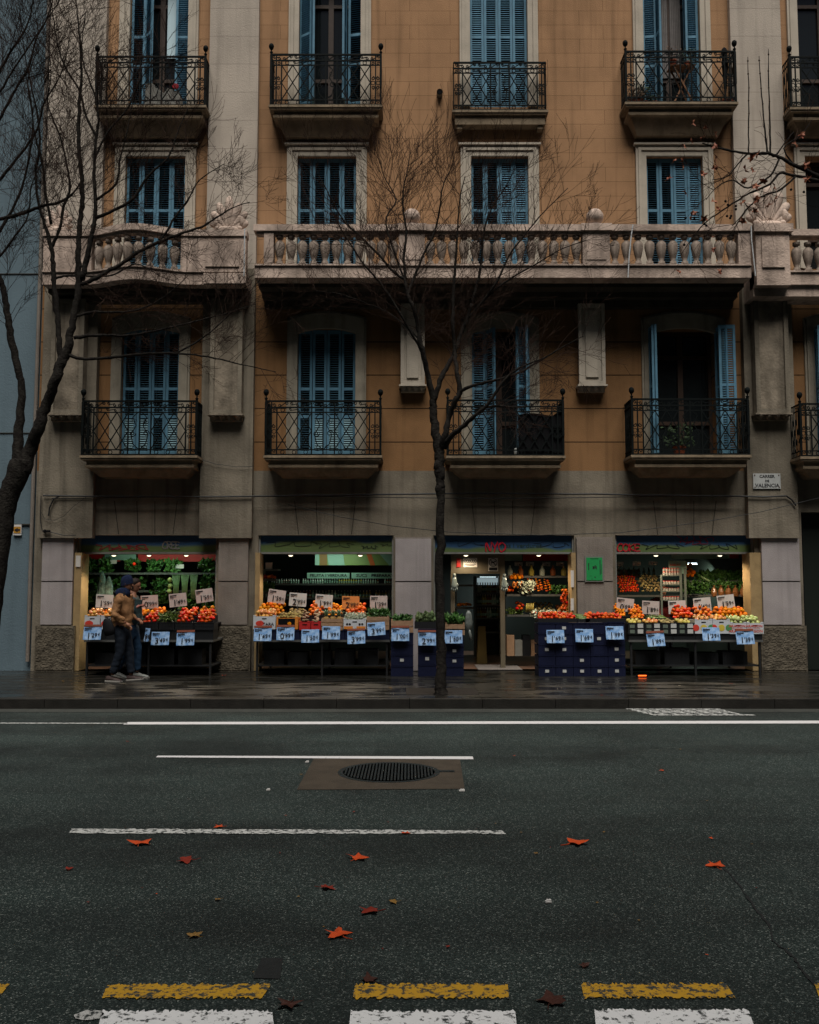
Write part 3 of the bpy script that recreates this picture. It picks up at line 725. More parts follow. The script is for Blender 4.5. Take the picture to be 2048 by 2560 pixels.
def balcony(x0, x1, yt, yb, yslab, ycor, depth, big=True, sill=None, fin=True):
    Yb = YF - depth; A = P(x0, yb, Yb); B = P(x1, yb, Yb); zt = P(x0, yt, Yb).z; z0 = A.z; H = zt - z0
    xa, xb = A.x, B.x; zc = P(x0, ycor, YF - depth * .7).z
    mb = MB(); e = .035
    mb.box(xa - e, xb + e, Yb - e, YF - .003, z0 - .05, z0 - .005)
    mb.box(xa - e + .02, xb + e - .02, Yb - e + .02, YF - .004, z0 - .085, z0 - .051)
    if big:                                # coved underside in three steps
        steps = [(.0, -.086, .05), (.06, -.137, .07), (.10, -.208, .05)]
        zz = z0 - .086
        prof = [(0.035, 0), (.06, -.01), (.065, -.075), (.04, -.08), (.045, -.13), (.11, -.14), (.13, -.17), (.25, zc - z0 + .02)]
        last = None
        for (o0, h0), (o1, h1) in zip(prof, prof[1:]):
            a0, b0_, c0 = xa + o0, xb - o0, Yb + o0; a1, b1, c1 = xa + o1, xb - o1, Yb + o1
            h0 -= .086; h1 -= .086
            if h1 >= h0: h1 = h0 - .012
            v = [(a0, c0, z0 + h0), (b0_, c0, z0 + h0), (b0_, YF - .004, z0 + h0), (a0, YF - .004, z0 + h0), (a1, c1, z0 + h1), (b1, c1, z0 + h1), (b1, YF - .004, z0 + h1), (a1, YF - .004, z0 + h1)]
            mb.add(v, [(0, 1, 2, 3), (4, 7, 6, 5), (0, 4, 5, 1), (1, 5, 6, 2), (0, 3, 7, 4)])
    else:
        mb.box(xa + .02, xb - .02, Yb + .03, YF - .004, z0 - .26, z0 - .086)
        for s in (0, 1):
            x_ = xa + .06 if s == 0 else xb - .16
            mb.box(x_, x_ + .1, Yb + .06, YF - .004, z0 - .33, z0 - .261)
    o = mb.build('balcony', M_slab if sill is None else sill, bld)
    f = rail_front(xb - xa, H).build('front_railing', M_iron, o, org=(0, 0, 0)); f.location = Vector((xa, Yb, z0)) - ORG[o.name]
    for x_ in (xa, xb):
        s = rail_side(depth - .02, H).build('side_railing', M_iron, o, org=(0, 0, 0)); s.location = Vector((x_, Yb, z0)) - ORG[o.name]
    if fin:
        for x_ in (xa, xb): mb = MB(); finial(mb, x_, Yb, z0, H); mb.build('corner_post', M_iron, o, smooth=False)
    return xa, xb, Yb, z0, zt, o
BA = {}
BA['t1'] = balcony(240, 512, 142, 264, 275, 325, .42)
BA['t2'] = balcony(677, 952, 137, 263, 273, 325, .42)
BA['t3'] = balcony(1135, 1366, 157, 276, 290, 322, .24, big=False, fin=False)
BA['t4'] = balcony(1566, 1840, 129, 256, 268, 322, .42)
BA['t5'] = balcony(1978, 2260, 143, 269, 280, 325, .42)
BA['b1'] = balcony(205, 490, 1003, 1138, 1147, 1182, .58)
BA['b2'] = balcony(664, 951, 1003, 1138, 1147, 1182, .58)
BA['b3'] = balcony(1120, 1409, 1001, 1139, 1147, 1182, .58)
BA['b4'] = balcony(1582, 1873, 998, 1137, 1146, 1180, .58)
BA['b5'] = balcony(2004, 2290, 1010, 1141, 1150, 1184, .58)
# ------------------------------------------------------------------ stone terrace with its balustrade
TD = .95                                        # how far the main run stands out
def bal_prof(h):
    return [(r * 1.16, z * h) for r, z in ((.062, 0), (.062, .07), (.045, .09), (.055, .13), (.03, .17), (.045, .24), (.066, .42), (.082, .60), (.078, .72), (.05, .80), (.028, .84), (.034, .88), (.055, .90), (.055, 1.0))]
ter = None
def run(px0, px1, y_top, depth, piers, nb, skip=()):
    pass
Yt = YF - TD
z_top = P(1024, 562, Yt).z; z_rb = P(1024, 578, Yt).z; z_b1 = P(1024, 660, Yt).z; z_bot = P(1024, 693, Yt).z
xm0, xm1 = P(637, 600, Yt).x, P(1877, 600, Yt).x
mb = MB()                                        # slab, cornices under it
xr_end = XR
mb.box(xm0, xm1, Yt + .02, YF - .13, z_bot, z_b1 - .03)
ms = MB(); ms.box(xm0 + .02, xm1 - .02, Yt + .34, YF - .003, z_bot - .07, z_bot - .002)
ms.box(xm0 + .04, xm1 - .04, Yt + .62, YF - .003, z_bot - .17, z_bot - .072)
ms.box(xm0 + .06, xm1 - .06, Yt + .80, YF - .003, z_bot - .30, z_bot - .172)
mb.box(xm0, xm1, Yt - .01, Yt + .20, z_b1 - .028, z_b1)
M_soffit = mat('shade_black_stone', (.07, .06, .045), .95, .8, 3, .4, 25, vdark=.4)  # near-black colour stands in for the shade under the terrace
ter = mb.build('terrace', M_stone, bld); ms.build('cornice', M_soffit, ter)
mb = MB(); mb.box(xm0 - .02, xm1 + .01, Yt - .03, Yt + .22, z_rb + .002, z_top); mb.box(xm0 + .03, xm1 - .03, Yt + .02, Yt + .17, z_rb - .05, z_rb); mb.build('handrail', M_stone, ter)
def tpier(px0, px1, Y, zb, zt, name='pier', ball=True, cap=True):
    a, b_ = P(px0, 600, Y).x, P(px1, 600, Y).x; mb = MB()
    mb.box(a, b_, Y, Y + .2, zb + .001, zt - .001); 
    if b_ - a > .35: mb.box(a + .06, b_ - .06, Y - .012, Y, zb + .06, zt - .06)
    if cap: mb.box(a - .03, b_ + .03, Y - .05, Y + .24, zt - .001 + .003, zt + .14)
    return mb.build(name, M_stone, ter), a, b_
zt_ = z_rb - .05
for a, b_, big in ((660, 684, 0), (997, 1062, 1), (1457, 1525, 1), (1846, 1876, 0)):
    mb = MB(); xa, xb = P(a, 600, Yt).x, P(b_, 600, Yt).x
    mb.box(xa, xb, Yt + .0, Yt + .19, z_b1 + .002, z_rb + .0)
    if big:
        mb.box(xa + .07, xb - .07, Yt - .012, Yt - .001, z_b1 + .08, z_rb - .10); mb.box(xa - .03, xb + .03, Yt - .05, Yt + .24, z_rb + .004, z_top + .012)
    mb.build('pier', M_stone, ter)
    if big:
        mb = MB(); cx = (xa + xb) / 2; mb.lathe([(.10, 0), (.10, .03), (.05, .05)], (cx, Yt + .1, z_top + .013), 16); mb.ball((cx, Yt + .1, z_top + .18), .155, 20, sz=1); mb.build('ball_finial', M_stone, ter, smooth=True)
bh = zt_ - z_b1 - .002
BAL = MB().lathe(bal_prof(bh), n=10); bal_me = BAL.mesh('baluster', M_stone_g, None, True)
def baluster(x, y, z): o = link('baluster', bal_me, ter); o.location = Vector((x, y, z)) - ORG[ter.name]; return o
for a, b_ in ((684, 997), (1062, 1457), (1525, 1846)):
    xa, xb = P(a, 600, Yt).x, P(b_, 600, Yt).x; n = round((xb - xa) / .205)
    for k in range(n): baluster(xa + (xb - xa) * (k + .5) / n, Yt + .095, z_b1 + .001)
# left section: bow-fronted
Yl = YF - .72; bowd = .30
zl_top = P(300, 575, Yl).z; zl_rb = zl_top - (z_top - z_rb); zl_bot = z_bot - .05; zl_b1 = z_b1 - .04
xl0, xl1 = P(108, 600, Yl).x, P(617, 600, Yl).x; xb0, xb1 = P(215, 600, Yl).x, P(475, 600, Yl).x
def bow(x):
    if x <= xb0 or x >= xb1: return 0.0
    u = (x - (xb0 + xb1) / 2) / ((xb1 - xb0) / 2); return bowd * (math.cos(u * PI) + 1) / 2
def sweep(z0, z1, y0, y1, inset=0):
    mb = MB(); n = 40; xs = [xl0 + inset + (xl1 - xl0 - 2 * inset) * k / n for k in range(n + 1)]
    for a, b_ in zip(xs, xs[1:]):
        fa, fb = Yl - bow(a), Yl - bow(b_)
        ba, bb = (fa + y1, fb + y1) if y1 is not None else (YF - .13, YF - .13)
        v = [(a, fa + y0, z0), (b_, fb + y0, z0), (b_, bb, z0), (a, ba, z0), (a, fa + y0, z1), (b_, fb + y0, z1), (b_, bb, z1), (a, ba, z1)]
        mb.add(v, [(0, 3, 2, 1), (4, 5, 6, 7), (0, 1, 5, 4), (2, 3, 7, 6)] + ([(3, 0, 4, 7)] if a == xs[0] else []) + ([(1, 2, 6, 5)] if b_ == xs[-1] else []))
    return mb
def merge(*ms):
    r = MB()
    for m in ms: r.add(m.v, m.f)
    return r
merge(sweep(zl_bot, zl_b1 - .03, .02, None), sweep(zl_b1 - .028, zl_b1, -.01, .2)).build('bow_slab', M_stone, ter)
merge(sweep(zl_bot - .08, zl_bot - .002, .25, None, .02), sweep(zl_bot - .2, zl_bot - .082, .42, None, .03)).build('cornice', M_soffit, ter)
merge(sweep(zl_rb + .002, zl_top, -.03, .22), sweep(zl_rb - .05, zl_rb, .02, .17, .03)).build('bow_handrail', M_stone, ter)
for a, b_ in ((108, 232), (452, 617)):
    mb = MB(); xa, xb = P(a, 600, Yl).x + .01, P(b_, 600, Yl).x - .01
    n = 8; xs = [xa + (xb - xa) * k / n for k in range(n + 1)]
    for p, q in zip(xs, xs[1:]):
        fa, fb = Yl - bow(p), Yl - bow(q)
        v = [(p, fa, zl_b1 + .002), (q, fb, zl_b1 + .002), (q, fb + .19, zl_b1 + .002), (p, fa + .19, zl_b1 + .002), (p, fa, zl_rb), (q, fb, zl_rb), (q, fb + .19, zl_rb), (p, fa + .19, zl_rb)]
        mb.add(v, [(0, 1, 5, 4), (2, 3, 7, 6)] + ([(3, 0, 4, 7)] if p == xs[0] else []) + ([(1, 2, 6, 5)] if q == xs[-1] else []))
    if b_ > 600: c_, d2 = P(515, 600, Yl).x, P(600, 600, Yl).x; mb.box(c_, d2, Yl - .025, Yl - .001, zl_b1 + .07, zl_rb - .08); mb.box(c_ - .03, xl1, Yl - .02, Yl + .01, zl_bot + .01, zl_b1 - .05)
    mb.build('pier', M_stone, ter)
xa, xb = P(234, 600, Yl).x, P(450, 600, Yl).x
for k in range(8):
    x_ = xa + (xb - xa) * (k + .5) / 8; o = baluster(x_, Yl - bow(x_) + .095, zl_b1 + .001)
# right section
Yr = YF - .72
xr0 = P(1884, 600, Yr).x; zr_top = P(1990, 574, Yr).z; zr_rb = zr_top - (z_top - z_rb)
mb = MB(); mb.box(xr0, XR, Yr + .02, YF - .13, zl_bot, zl_b1 - .03); mb.box(xr0, XR, Yr + .08, YF - .13, zl_bot - .2, zl_bot - .002); mb.box(xr0 - .0, XR, Yr - .01, Yr + .2, zl_b1 - .028, zl_b1); mb.build('side_slab', M_stone, ter)
mb = MB(); xq = P(1968, 600, Yr).x; mb.box(xq + .07, XR, Yr - .03, Yr + .22, zr_rb + .002, zr_top); mb.build('side_handrail', M_stone, ter)
mb = MB(); mb.box(xr0, xq, Yr - .10, Yr + .25, zl_bot - .05, zr_rb + .03); xx0, xx1 = xr0 + .1, xq - .1; mb.box(xx0, xx1, Yr - .13, Yr - .101, zl_b1 + .02, zr_rb - .07)
mb.box(xr0 - .04, xq + .06, Yr - .15, Yr + .3, zr_rb + .033, zr_top + .06); mb.build('pier', M_stone, ter)
for k in range(5): baluster(xq + .2 + k * .21, Yr + .095, zl_b1 + .001)
# shell ornaments on the end piers
def shell(cx, y, z, s, tiltd=0):
    mb = MB()
    for k, a in enumerate((-62, -40, -20, 0, 20, 40, 62)):
        L = s * (1.0 - abs(a) / 150); M = Matrix.Translation((cx, y, z)) @ Matrix.Rotation(R(a), 4, 'Y')
        prof = [(.02 * s, 0), (.07 * s, .25 * L), (.105 * s, .6 * L), (.11 * s, .8 * L), (.075 * s, .95 * L), (.01, L)]
        mb.lathe(prof, (0, 0, 0), 8, 0, M, sx=1, sy=.55)
    for sg in (-1, 1):
        mb.ball((cx + sg * .30 * s, y - .03, z + .07 * s), .08 * s, 10)
        mb.tube([(cx + sg * .30 * s, y, z + .05), (cx + sg * .38 * s, y, z + .3 * s), (cx + sg * .3 * s, y, z + .5 * s)], [.06 * s, .09 * s, .03 * s], 8)
    mb.lathe([(.36 * s, 0), (.36 * s, .06), (.28 * s, .10)], (cx, y, z - .02), 14, sy=.45)
    return mb.build('shell_ornament', M_stone, ter, smooth=True)
p = P(572, 572, Yl + .1); shell(p.x, Yl + .12, zl_top + .01, .68)
p = P(1925, 565, Yr); shell(p.x, Yr + .05, zr_top + .07, .80)
p = P(140, 575, Yl); shell(p.x, Yl + .12, zl_top + .01, .5)
# white drain pipes / sealant lines
M_seal = mat('white_sealant', (.55, .57, .58), .6, .6, 20, vdark=.5)
for pl in ([(1583, 562), (1578, 590), (1574, 640), (1570, 694)], [(1877, 565), (1879, 600), (1884, 640), (1889, 690)], [(612, 572), (612, 620), (611, 690)]):
    mb = MB(); mb.tube([P(x + random.uniform(-1, 1), y, Yt - .045) for x, y in pl], .011, 6); mb.build('sealant_line', M_seal, ter)
# brackets hanging below the terrace: fluted panels with a row of drops
def bracket(x0, x1, yt, yb, out, m, fl=True):
    Y = YF - out; A = P(x0, yb, Y); B = P(x1, yb, Y); zt = P(x0, yt, Y).z; zb = A.z; a, b_ = A.x, B.x
    mb = MB(); w_ = b_ - a
    mb.box(a, b_, Y, YF - .165 if out > .17 else YF - .003, zb, zt)
    t_ = w_ * .13
    mb.box(a, a + t_, Y - .035, Y - .001, zb, zt, 1); mb.box(b_ - t_, b_, Y - .035, Y - .001, zb, zt, 1)
    mb.box(a + t_, b_ - t_, Y - .035, Y - .001, zb, zb + t_, 1); mb.box(a + t_, b_ - t_, Y - .035, Y - .001, zt - t_, zt, 1)
    if fl: mb.box(a + t_ * 2, b_ - t_ * 2, Y - .03, Y - .001, zb + t_ * 2.2, zt - t_ * 2)
    mb.box(a - .03, b_ + .03, Y - .05, YF - .003, zb - .03, zb - .001)
    n = 4
    for k in range(n):
        c = a + w_ * (k + .5) / n; mb.lathe([(.012, -.115), (w_ / n * .44, -.06), (w_ / n * .47, -.03)], (c, Y + .03, zb), 10)
    mb.box(a - .0, b_ + .0, Y + .08, YF - .003, zb - .115, zb - .031)
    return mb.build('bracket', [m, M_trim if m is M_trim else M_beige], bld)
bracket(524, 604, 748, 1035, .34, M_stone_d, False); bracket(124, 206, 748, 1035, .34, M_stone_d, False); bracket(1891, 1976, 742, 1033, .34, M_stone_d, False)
bracket(1002, 1062, 760, 962, .20, M_trim); bracket(1448, 1514, 760, 962, .20, M_trim)
# vent pipe stub in the wall
mb = MB(); p = P(1099, 237, YF); mb.tube([(p.x, YF + .02, p.z), (p.x, YF - .13, p.z - .01)], .058, 14, 0, cap=False); mb.tube([(p.x, YF - .03, p.z), (p.x, YF - .125, p.z - .01)], .045, 14, 1)
mb.build('vent_pipe', [mat('grey_metal_pipe', (.16, .15, .13), .6), M_black], bld)
# ------------------------------------------------------------------ neighbour on the left
nb = thing('neighbouring_house', 'plain blue grey stuccoed house left of the ochre building', 'building', (XL - 3, YF + .1, 0))
mb = MB(); mb.box(XL - 14, XL - .02, YF + .06, YF + 9, 0, 16.5); mb.build('wall', M_bluewall, nb)
mb = MB(); zz = fz(1312, YF); mb.box(XL - 14, XL - .10, YF + .03, YF + .059, zz, zz + .02); zz = fz(1082, YF); mb.box(XL - 14, XL - .10, YF + .045, YF + .059, zz, zz + .012); zz = fz(683); mb.box(XL - 14, XL - .10, YF + .045, YF + .059, zz, zz + .012); mb.build('string_course', M_joint, nb)
mb = MB(); mb.box(XL - 14.1, XL - .02, YF - .1, YF + 9, 16.51, 16.8); mb.build('roof', M_stone, nb)
mb = MB(); mb.tube([(XL - .06, YF + .0, .3), (XL - .06, YF + .0, 16.4)], .035, 8); mb.build('downpipe', M_pier, nb)
# small yellow notice on it
p = P(45, 1325, YF + .05); t = thing('wall_notice', 'small yellow and black notice on the blue grey wall', 'sign', tuple(p))
mb = MB(); mb.box(p.x - .075, p.x + .075, YF + .02, YF + .055, p.z - .1, p.z + .1); mb.build('plate', M_white, t)
mb = MB(); mb.box(p.x - .065, p.x + .065, YF + .014, YF + .019, p.z - .06, p.z + .06); mb.build('yellow_field', mat('yellow_sign', (.45, .22, .03), .6), t)
mb = MB(); mb.prism([(p.x - .055, p.z), (p.x + .01, p.z + .04), (p.x + .01, p.z + .015), (p.x + .055, p.z + .015), (p.x + .055, p.z - .015), (p.x + .01, p.z - .015), (p.x + .01, p.z - .04)], 'y', YF + .009, YF + .0135); mb.build('arrow', M_ink, t)
# ------------------------------------------------------------------ opposite house, behind the viewer (shades the street as a street wall does)
ob = thing('opposite_house', 'tall house across the street behind the viewer', 'building', (0, -5.2, 0))
mb = MB(); mb.box(-90, 90, -14, -5.2, 0, 24.0); mb.build('wall', mat('brown_brick_wall', (.13, .09, .07), .9, .5, 2, brick=(.25, .07, .5, .008, 0, (.5, .5, .5))), ob)
mb = MB()
for i in range(13):
    for z in (.6, 4.2, 7.6, 11.0, 14.4, 17.6): x_ = -24 + i * 4; mb.box(x_ - .6, x_ + .6, -5.2, -5.14, z, z + 2.4)
mb.build('window_glazing', M_glass, ob)
# ------------------------------------------------------------------ trees
RT = random.Random(11)
def smooth_path(pts, k=3):
    out = []
    n = len(pts)
    for i in range(n - 1):
        p0, p1, p2, p3 = pts[max(i - 1, 0)], pts[i], pts[i + 1], pts[min(i + 2, n - 1)]
        for j in range(k):
            t = j / k
            out.append(tuple(.5 * ((2 * b) + (-a + c) * t + (2 * a - 5 * b + 4 * c - d) * t * t + (-a + 3 * b - 3 * c + d) * t ** 3) for a, b, c, d in zip(p0, p1, p2, p3)))
    out.append(tuple(pts[-1])); return out
def limb(mb, spec, n=8):
    """spec: (px, py, Y, radius_px)"""
    sp = smooth_path(spec, 5); nn = len(sp); jt = lambda i, r: 0 if i in (0, nn - 1) else RT.gauss(0, min(1.6, .25 + r * .10))
    pts = [P(x + jt(i, r), y + jt(i, r), Y) for i, (x, y, Y, r) in enumerate(sp)]; rad = [max(.0018, .84 * r / FL * Y * (RT.uniform(.88, 1.12) if r < 9 else RT.uniform(.96, 1.04))) for x, y, Y, r in sp]
    mb.tube(pts, rad, n); return pts, rad
def twig(mb, p, d, r, L, depth, up=.25, gens=None, wig=.11, nseg=5):
    pts = [p]; rad = [r]; q = p.copy(); dd = d.normalized(); st = L / nseg
    for k in range(nseg):
        dd = (dd + Vector((RT.gauss(0, wig), RT.gauss(0, wig), RT.gauss(0, wig) + up * .3)) * .55).normalized()
        q = q + dd * st; pts.append(q.copy()); rad.append(max(.0023, r * (1 - .6 * (k + 1) / nseg)))
        if depth > 0 and k >= 1:
            m_ = 0 if RT.random() < .22 else 2 if RT.random() < .3 else 1
            for _ in range(m_):
                ax = Vector((RT.gauss(0, 1), RT.gauss(0, 1) * .7, RT.gauss(0, 1))); ax = ax - dd * ax.dot(dd)
                if ax.length < 1e-3: continue
                ax.normalize(); nd = (dd + ax * RT.uniform(.5, 1.0) + Vector((0, 0, up))).normalized()
                twig(mb, q.copy(), nd, rad[-1] * .7, L * RT.uniform(.45, .72), depth - 1, up, gens, wig, nseg)
    if gens is not None: gens.append((pts[-1], dd))
    mb.tube(pts, rad, 4 if r > .006 else 3, cap=False)
def sprout(mb, path, t0, t1, n, L, depth, up=.3, r=.008, spread=1.0):
    pts, rad = path; k = len(pts)
    for i in range(n):
        t = t0 + (t1 - t0) * (i + RT.random()) / n; f = t * (k - 1); j = min(int(f), k - 2)
        p = pts[j].lerp(pts[j + 1], f - j); d = (pts[j + 1] - pts[j]).normalized()
        ax = Vector((RT.gauss(0, 1), RT.gauss(0, 1) * .7, RT.gauss(0, .6))); ax = ax - d * ax.dot(d); ax.normalize()
        nd = (d * .8 + ax * spread + Vector((0, 0, up))).normalized()
        twig(mb, p, nd, min(r, rad[j] * .6), L * RT.uniform(.5, 1.35), depth, up)
def tree(label, base, limbs, group=None):
    t = thing('bare_tree', label, 'tree', tuple(base), group)
    return t
# --- the small tree in the middle
YA = 13.5
base = G(1103, 1737, ZS); t = thing('bare_tree', 'slender bare tree standing in the pavement before the shop doorway', 'tree', tuple(base), 'bare street trees')
tr = MB(); cr = MB()
y0 = base.y
limb(tr, [(1103, 1740, y0, 21), (1102, 1700, y0, 16), (1102, 1600, y0, 13.5), (1100, 1450, y0, 13), (1100, 1345, y0, 12.5), (1101, 1250, y0, 12), (1099, 1222, y0, 15), (1101, 1205, y0, 12), (1098, 1178, y0, 16), (1098, 1150, y0, 15), (1097, 1122, y0, 15), (1086, 1060, y0, 12.5), (1082, 1020, y0, 11), (1084, 1000, y0, 11)], 10)
A = []
def L_(spec, mbx=None): q = limb(mbx or tr, spec, 7); A.append(q); return q
a1 = L_([(1083, 1005, y0, 10), (1068, 925, y0 - .1, 8.5), (1052, 860, y0 - .2, 7.5), (1045, 820, y0 - .2, 7), (1035, 770, y0 - .3, 6.5), (1020, 740, y0 - .3, 5.5), (1012, 695, y0 - .3, 5)])
a2 = L_([(1086, 1000, y0, 8), (1106, 940, y0, 7.5), (1130, 895, y0 + .1, 7), (1137, 878, y0 + .1, 7), (1150, 840, y0 + .2, 6.5), (1166, 805, y0 + .2, 6), (1180, 760, y0 + .2, 5)])
a3 = L_([(1138, 880, y0 + .1, 6), (1133, 820, y0, 5.5), (1133, 760, y0, 5), (1136, 698, y0, 4.5), (1140, 640, y0, 4), (1144, 580, y0, 3), (1150, 500, y0, 2), (1163, 440, y0, 1.2)])
b1 = L_([(1098, 1128, y0, 12), (1112, 1090, y0 - .1, 9.5), (1124, 1040, y0 - .1, 8.5), (1140, 1000, y0 - .2, 8), (1150, 978, y0 - .2, 8), (1143, 930, y0 - .2, 6.5), (1137, 890, y0 - .1, 6), (1136, 860, y0 - .1, 5)])
b2 = L_([(1112, 1118, y0, 9), (1130, 1090, y0 - .2, 8), (1170, 1055, y0 - .4, 7), (1215, 1015, y0 - .6, 5.5), (1262, 950, y0 - .7, 4), (1300, 920, y0 - .8, 3), (1362, 895, y0 - .9, 2)])
b3 = L_([(1149, 982, y0 - .2, 6), (1170, 968, y0 - .3, 5), (1210, 957, y0 - .4, 4.5), (1250, 948, y0 - .5, 4), (1300, 930, y0 - .6, 3.5), (1345, 905, y0 - .6, 3), (1400, 872, y0 - .7, 2), (1460, 840, y0 - .8, 1.2)])
b4 = L_([(1200, 1022, y0 - .5, 4), (1245, 1015, y0 - .6, 3.5), (1300, 1020, y0 - .8, 2)])
c1 = L_([(1012, 698, y0 - .3, 4.5), (985, 680, y0 - .3, 4), (940, 630, y0 - .3, 3.5), (900, 590, y0 - .3, 3), (860, 552, y0 - .3, 2.6), (825, 490, y0 - .4, 2), (798, 440, y0 - .4, 1.2)])
c2 = L_([(1014, 698, y0 - .3, 4.5), (1010, 640, y0 - .3, 4), (1016, 580, y0 - .3, 3.4), (1008, 520, y0 - .3, 2.8), (1010, 467, y0 - .3, 2.2), (1020, 420, y0 - .3, 1.5), (1026, 375, y0 - .3, 1)])
c3 = L_([(1020, 735, y0 - .3, 4.5), (1034, 698, y0 - .2, 4), (1058, 640, y0 - .2, 3.6), (1087, 580, y0 - .2, 3), (1100, 520, y0 - .2, 2.5), (1107, 467, y0 - .2, 2), (1128, 420, y0 - .2, 1.2)])
c4 = L_([(1060, 890, y0 - .1, 4), (1010, 800, y0 - .4, 3.6), (960, 720, y0 - .5, 3.2), (910, 660, y0 - .6, 2.8), (870, 600, y0 - .6, 2.2), (845, 560, y0 - .6, 1.4)])
c5 = L_([(1180, 760, y0 + .2, 4.5), (1196, 698, y0 + .2, 4), (1205, 640, y0 + .2, 3.4), (1210, 580, y0 + .2, 3), (1230, 520, y0 + .2, 2.4), (1262, 470, y0 + .2, 1.6), (1290, 420, y0 + .2, 1)])
c6 = L_([(1170, 795, y0 + .2, 4.5), (1210, 750, y0 + .1, 4), (1245, 698, y0, 3.6), (1272, 640, y0, 3), (1310, 590, y0, 2.5), (1360, 530, y0, 1.8), (1420, 470, y0, 1)])
c7 = L_([(1215, 745, y0 + .1, 3.2), (1270, 700, y0, 2.8), (1340, 660, y0 - .1, 2.2), (1400, 625, y0 - .1, 1.6), (1465, 600, y0 - .2, 1)])
c8 = L_([(1012, 700, y0 - .3, 3), (965, 560, y0 - .2, 2.6), (990, 500, y0, 2.2), (960, 440, y0, 1.6), (952, 400, y0, 1)])
c9 = L_([(1050, 850, y0 - .2, 3), (985, 790, y0 + .2, 2.8), (920, 760, y0 + .3, 2), (850, 735, y0 + .3, 1.4), (790, 728, y0 + .3, 1)])
tr.build('trunk', M_bark, t, smooth=True)
for q in (c1, c2, c3, c5, c6, c8): sprout(cr, q, .05, 1, 22, .66, 2, .32, .0062)
for q in (c4, c7, c9, a3): sprout(cr, q, .15, 1, 17, .6, 2, .15, .0058)
for q in (a1, a2): sprout(cr, q, .3, 1, 20, .62, 2, .05, .0058)
for q in (b1, b2, b3, b4): sprout(cr, q, .35, 1, 11, .5, 2, .1, .0045)
cr.build('crown', M_twig, t)
# --- the large forked tree at the left edge
t = thing('bare_tree', 'large forked bare tree leaning in at the left edge', 'tree', (G(-60, 1735, ZS).x, 13.4, ZS), 'bare street trees')
tr = MB(); cr = MB(); y0 = 13.4
limb(tr, [(-60, 1745, y0, 42), (-45, 1680, y0, 36), (-26, 1560, y0, 30), (-7, 1420, y0, 28), (6, 1320, y0, 28), (24, 1240, y0, 29), (46, 1180, y0, 32), (56, 1150, y0, 30)], 14)
l1 = limb(tr, [(48, 1190, y0, 22), (44, 1130, y0, 17), (50, 1050, y0, 13), (54, 960, y0, 11), (44, 920, y0, 11), (28, 850, y0, 11), (20, 790, y0, 10), (10, 730, y0, 9), (-4, 690, y0, 8), (-40, 640, y0, 7), (-70, 560, y0, 6)], 10)
l2 = limb(tr, [(58, 1178, y0, 24), (76, 1120, y0, 20), (95, 1070, y0 - .1, 18), (118, 1010, y0 - .1, 16), (136, 955, y0 - .2, 15), (152, 910, y0 - .2, 15), (168, 875, y0 - .2, 14), (178, 830, y0 - .2, 11), (188, 770, y0 - .2, 10), (196, 715, y0 - .2, 10), (196, 650, y0 - .2, 9), (196, 600, y0 - .2, 8), (202, 540, y0 - .2, 7.5), (206, 480, y0 - .2, 7), (202, 420, y0 - .2, 6.5), (196, 340, y0 - .2, 6), (199, 260, y0 - .2, 5), (204, 180, y0 - .2, 4), (200, 100, y0 - .2, 3), (192, 20, y0 - .2, 2), (190, -60, y0 - .2, 1.5)], 10)
BR = [l1, l2]
def K(spec, y=13.2, n=7): q = limb(tr, [(a, b_, y + (d_ if len(c) > 1 else 0), c[0]) for a, b_, *c in spec for d_ in [c[1] if len(c) > 1 else 0]], n); BR.append(q); return q
k1 = K([(152, 905, 10), (148, 850, 8.5), (143, 790, 8), (136, 720, 7.5), (132, 660, 7), (128, 615, 6.5), (112, 560, 5), (95, 500, 4.5), (90, 430, 4), (100, 360, 3.4), (92, 280, 2.8), (75, 200, 2), (60, 120, 1.4), (50, 30, 1)])
k2 = K([(128, 620, 5), (150, 570, 4.5), (160, 515, 4.2), (175, 470, 3.8), (165, 400, 3), (150, 340, 2.5), (120, 260, 2), (128, 180, 1.5), (115, 90, 1)])
k3 = K([(205, 700, 9), (218, 640, 8), (232, 575, 7), (238, 540, 6.5), (238, 480, 5.5), (235, 420, 5), (240, 350, 4.5), (246, 300, 4), (238, 240, 3.2), (212, 170, 2.5), (205, 110, 1.8), (215, 30, 1)])
k4 = K([(204, 712, 7), (240, 695, 6.5), (300, 662, 6), (350, 628, 5.5), (400, 604, 5), (450, 585, 4.2), (500, 568, 3.5), (540, 545, 2.8), (580, 520, 2), (625, 505, 1.2)])
k5 = K([(238, 545, 6), (275, 530, 5), (330, 500, 4.5), (370, 440, 3.6), (420, 395, 2.8), (445, 330, 2), (470, 270, 1.3)])
k6 = K([(240, 340, 4), (215, 290, 3.4), (200, 230, 3), (160, 160, 2.4), (140, 90, 1.8), (130, 10, 1.2)])
k7 = K([(185, 845, 6), (230, 838, 5), (270, 838, 4.5), (330, 838, 3.8), (420, 820, 3), (500, 800, 2.4), (560, 785, 1.8), (640, 760, 1)])
k8 = K([(170, 888, 6), (215, 897, 5), (290, 892, 4.5), (360, 885, 4), (440, 884, 3.2), (520, 892, 2.6), (600, 910, 2), (690, 930, 1.2)])
k9 = K([(190, 790, 4.5), (240, 780, 4), (310, 780, 3.5), (370, 765, 2.6), (420, 735, 1.8), (470, 690, 1)])
k10 = K([(128, 700, 4), (160, 690, 3.5), (200, 690, 3), (280, 688, 2.5), (340, 660, 2), (400, 690, 1.2)])
k11 = K([(440, 884, 3), (500, 850, 2.5), (560, 800, 2), (600, 755, 1.4), (650, 700, 1)])
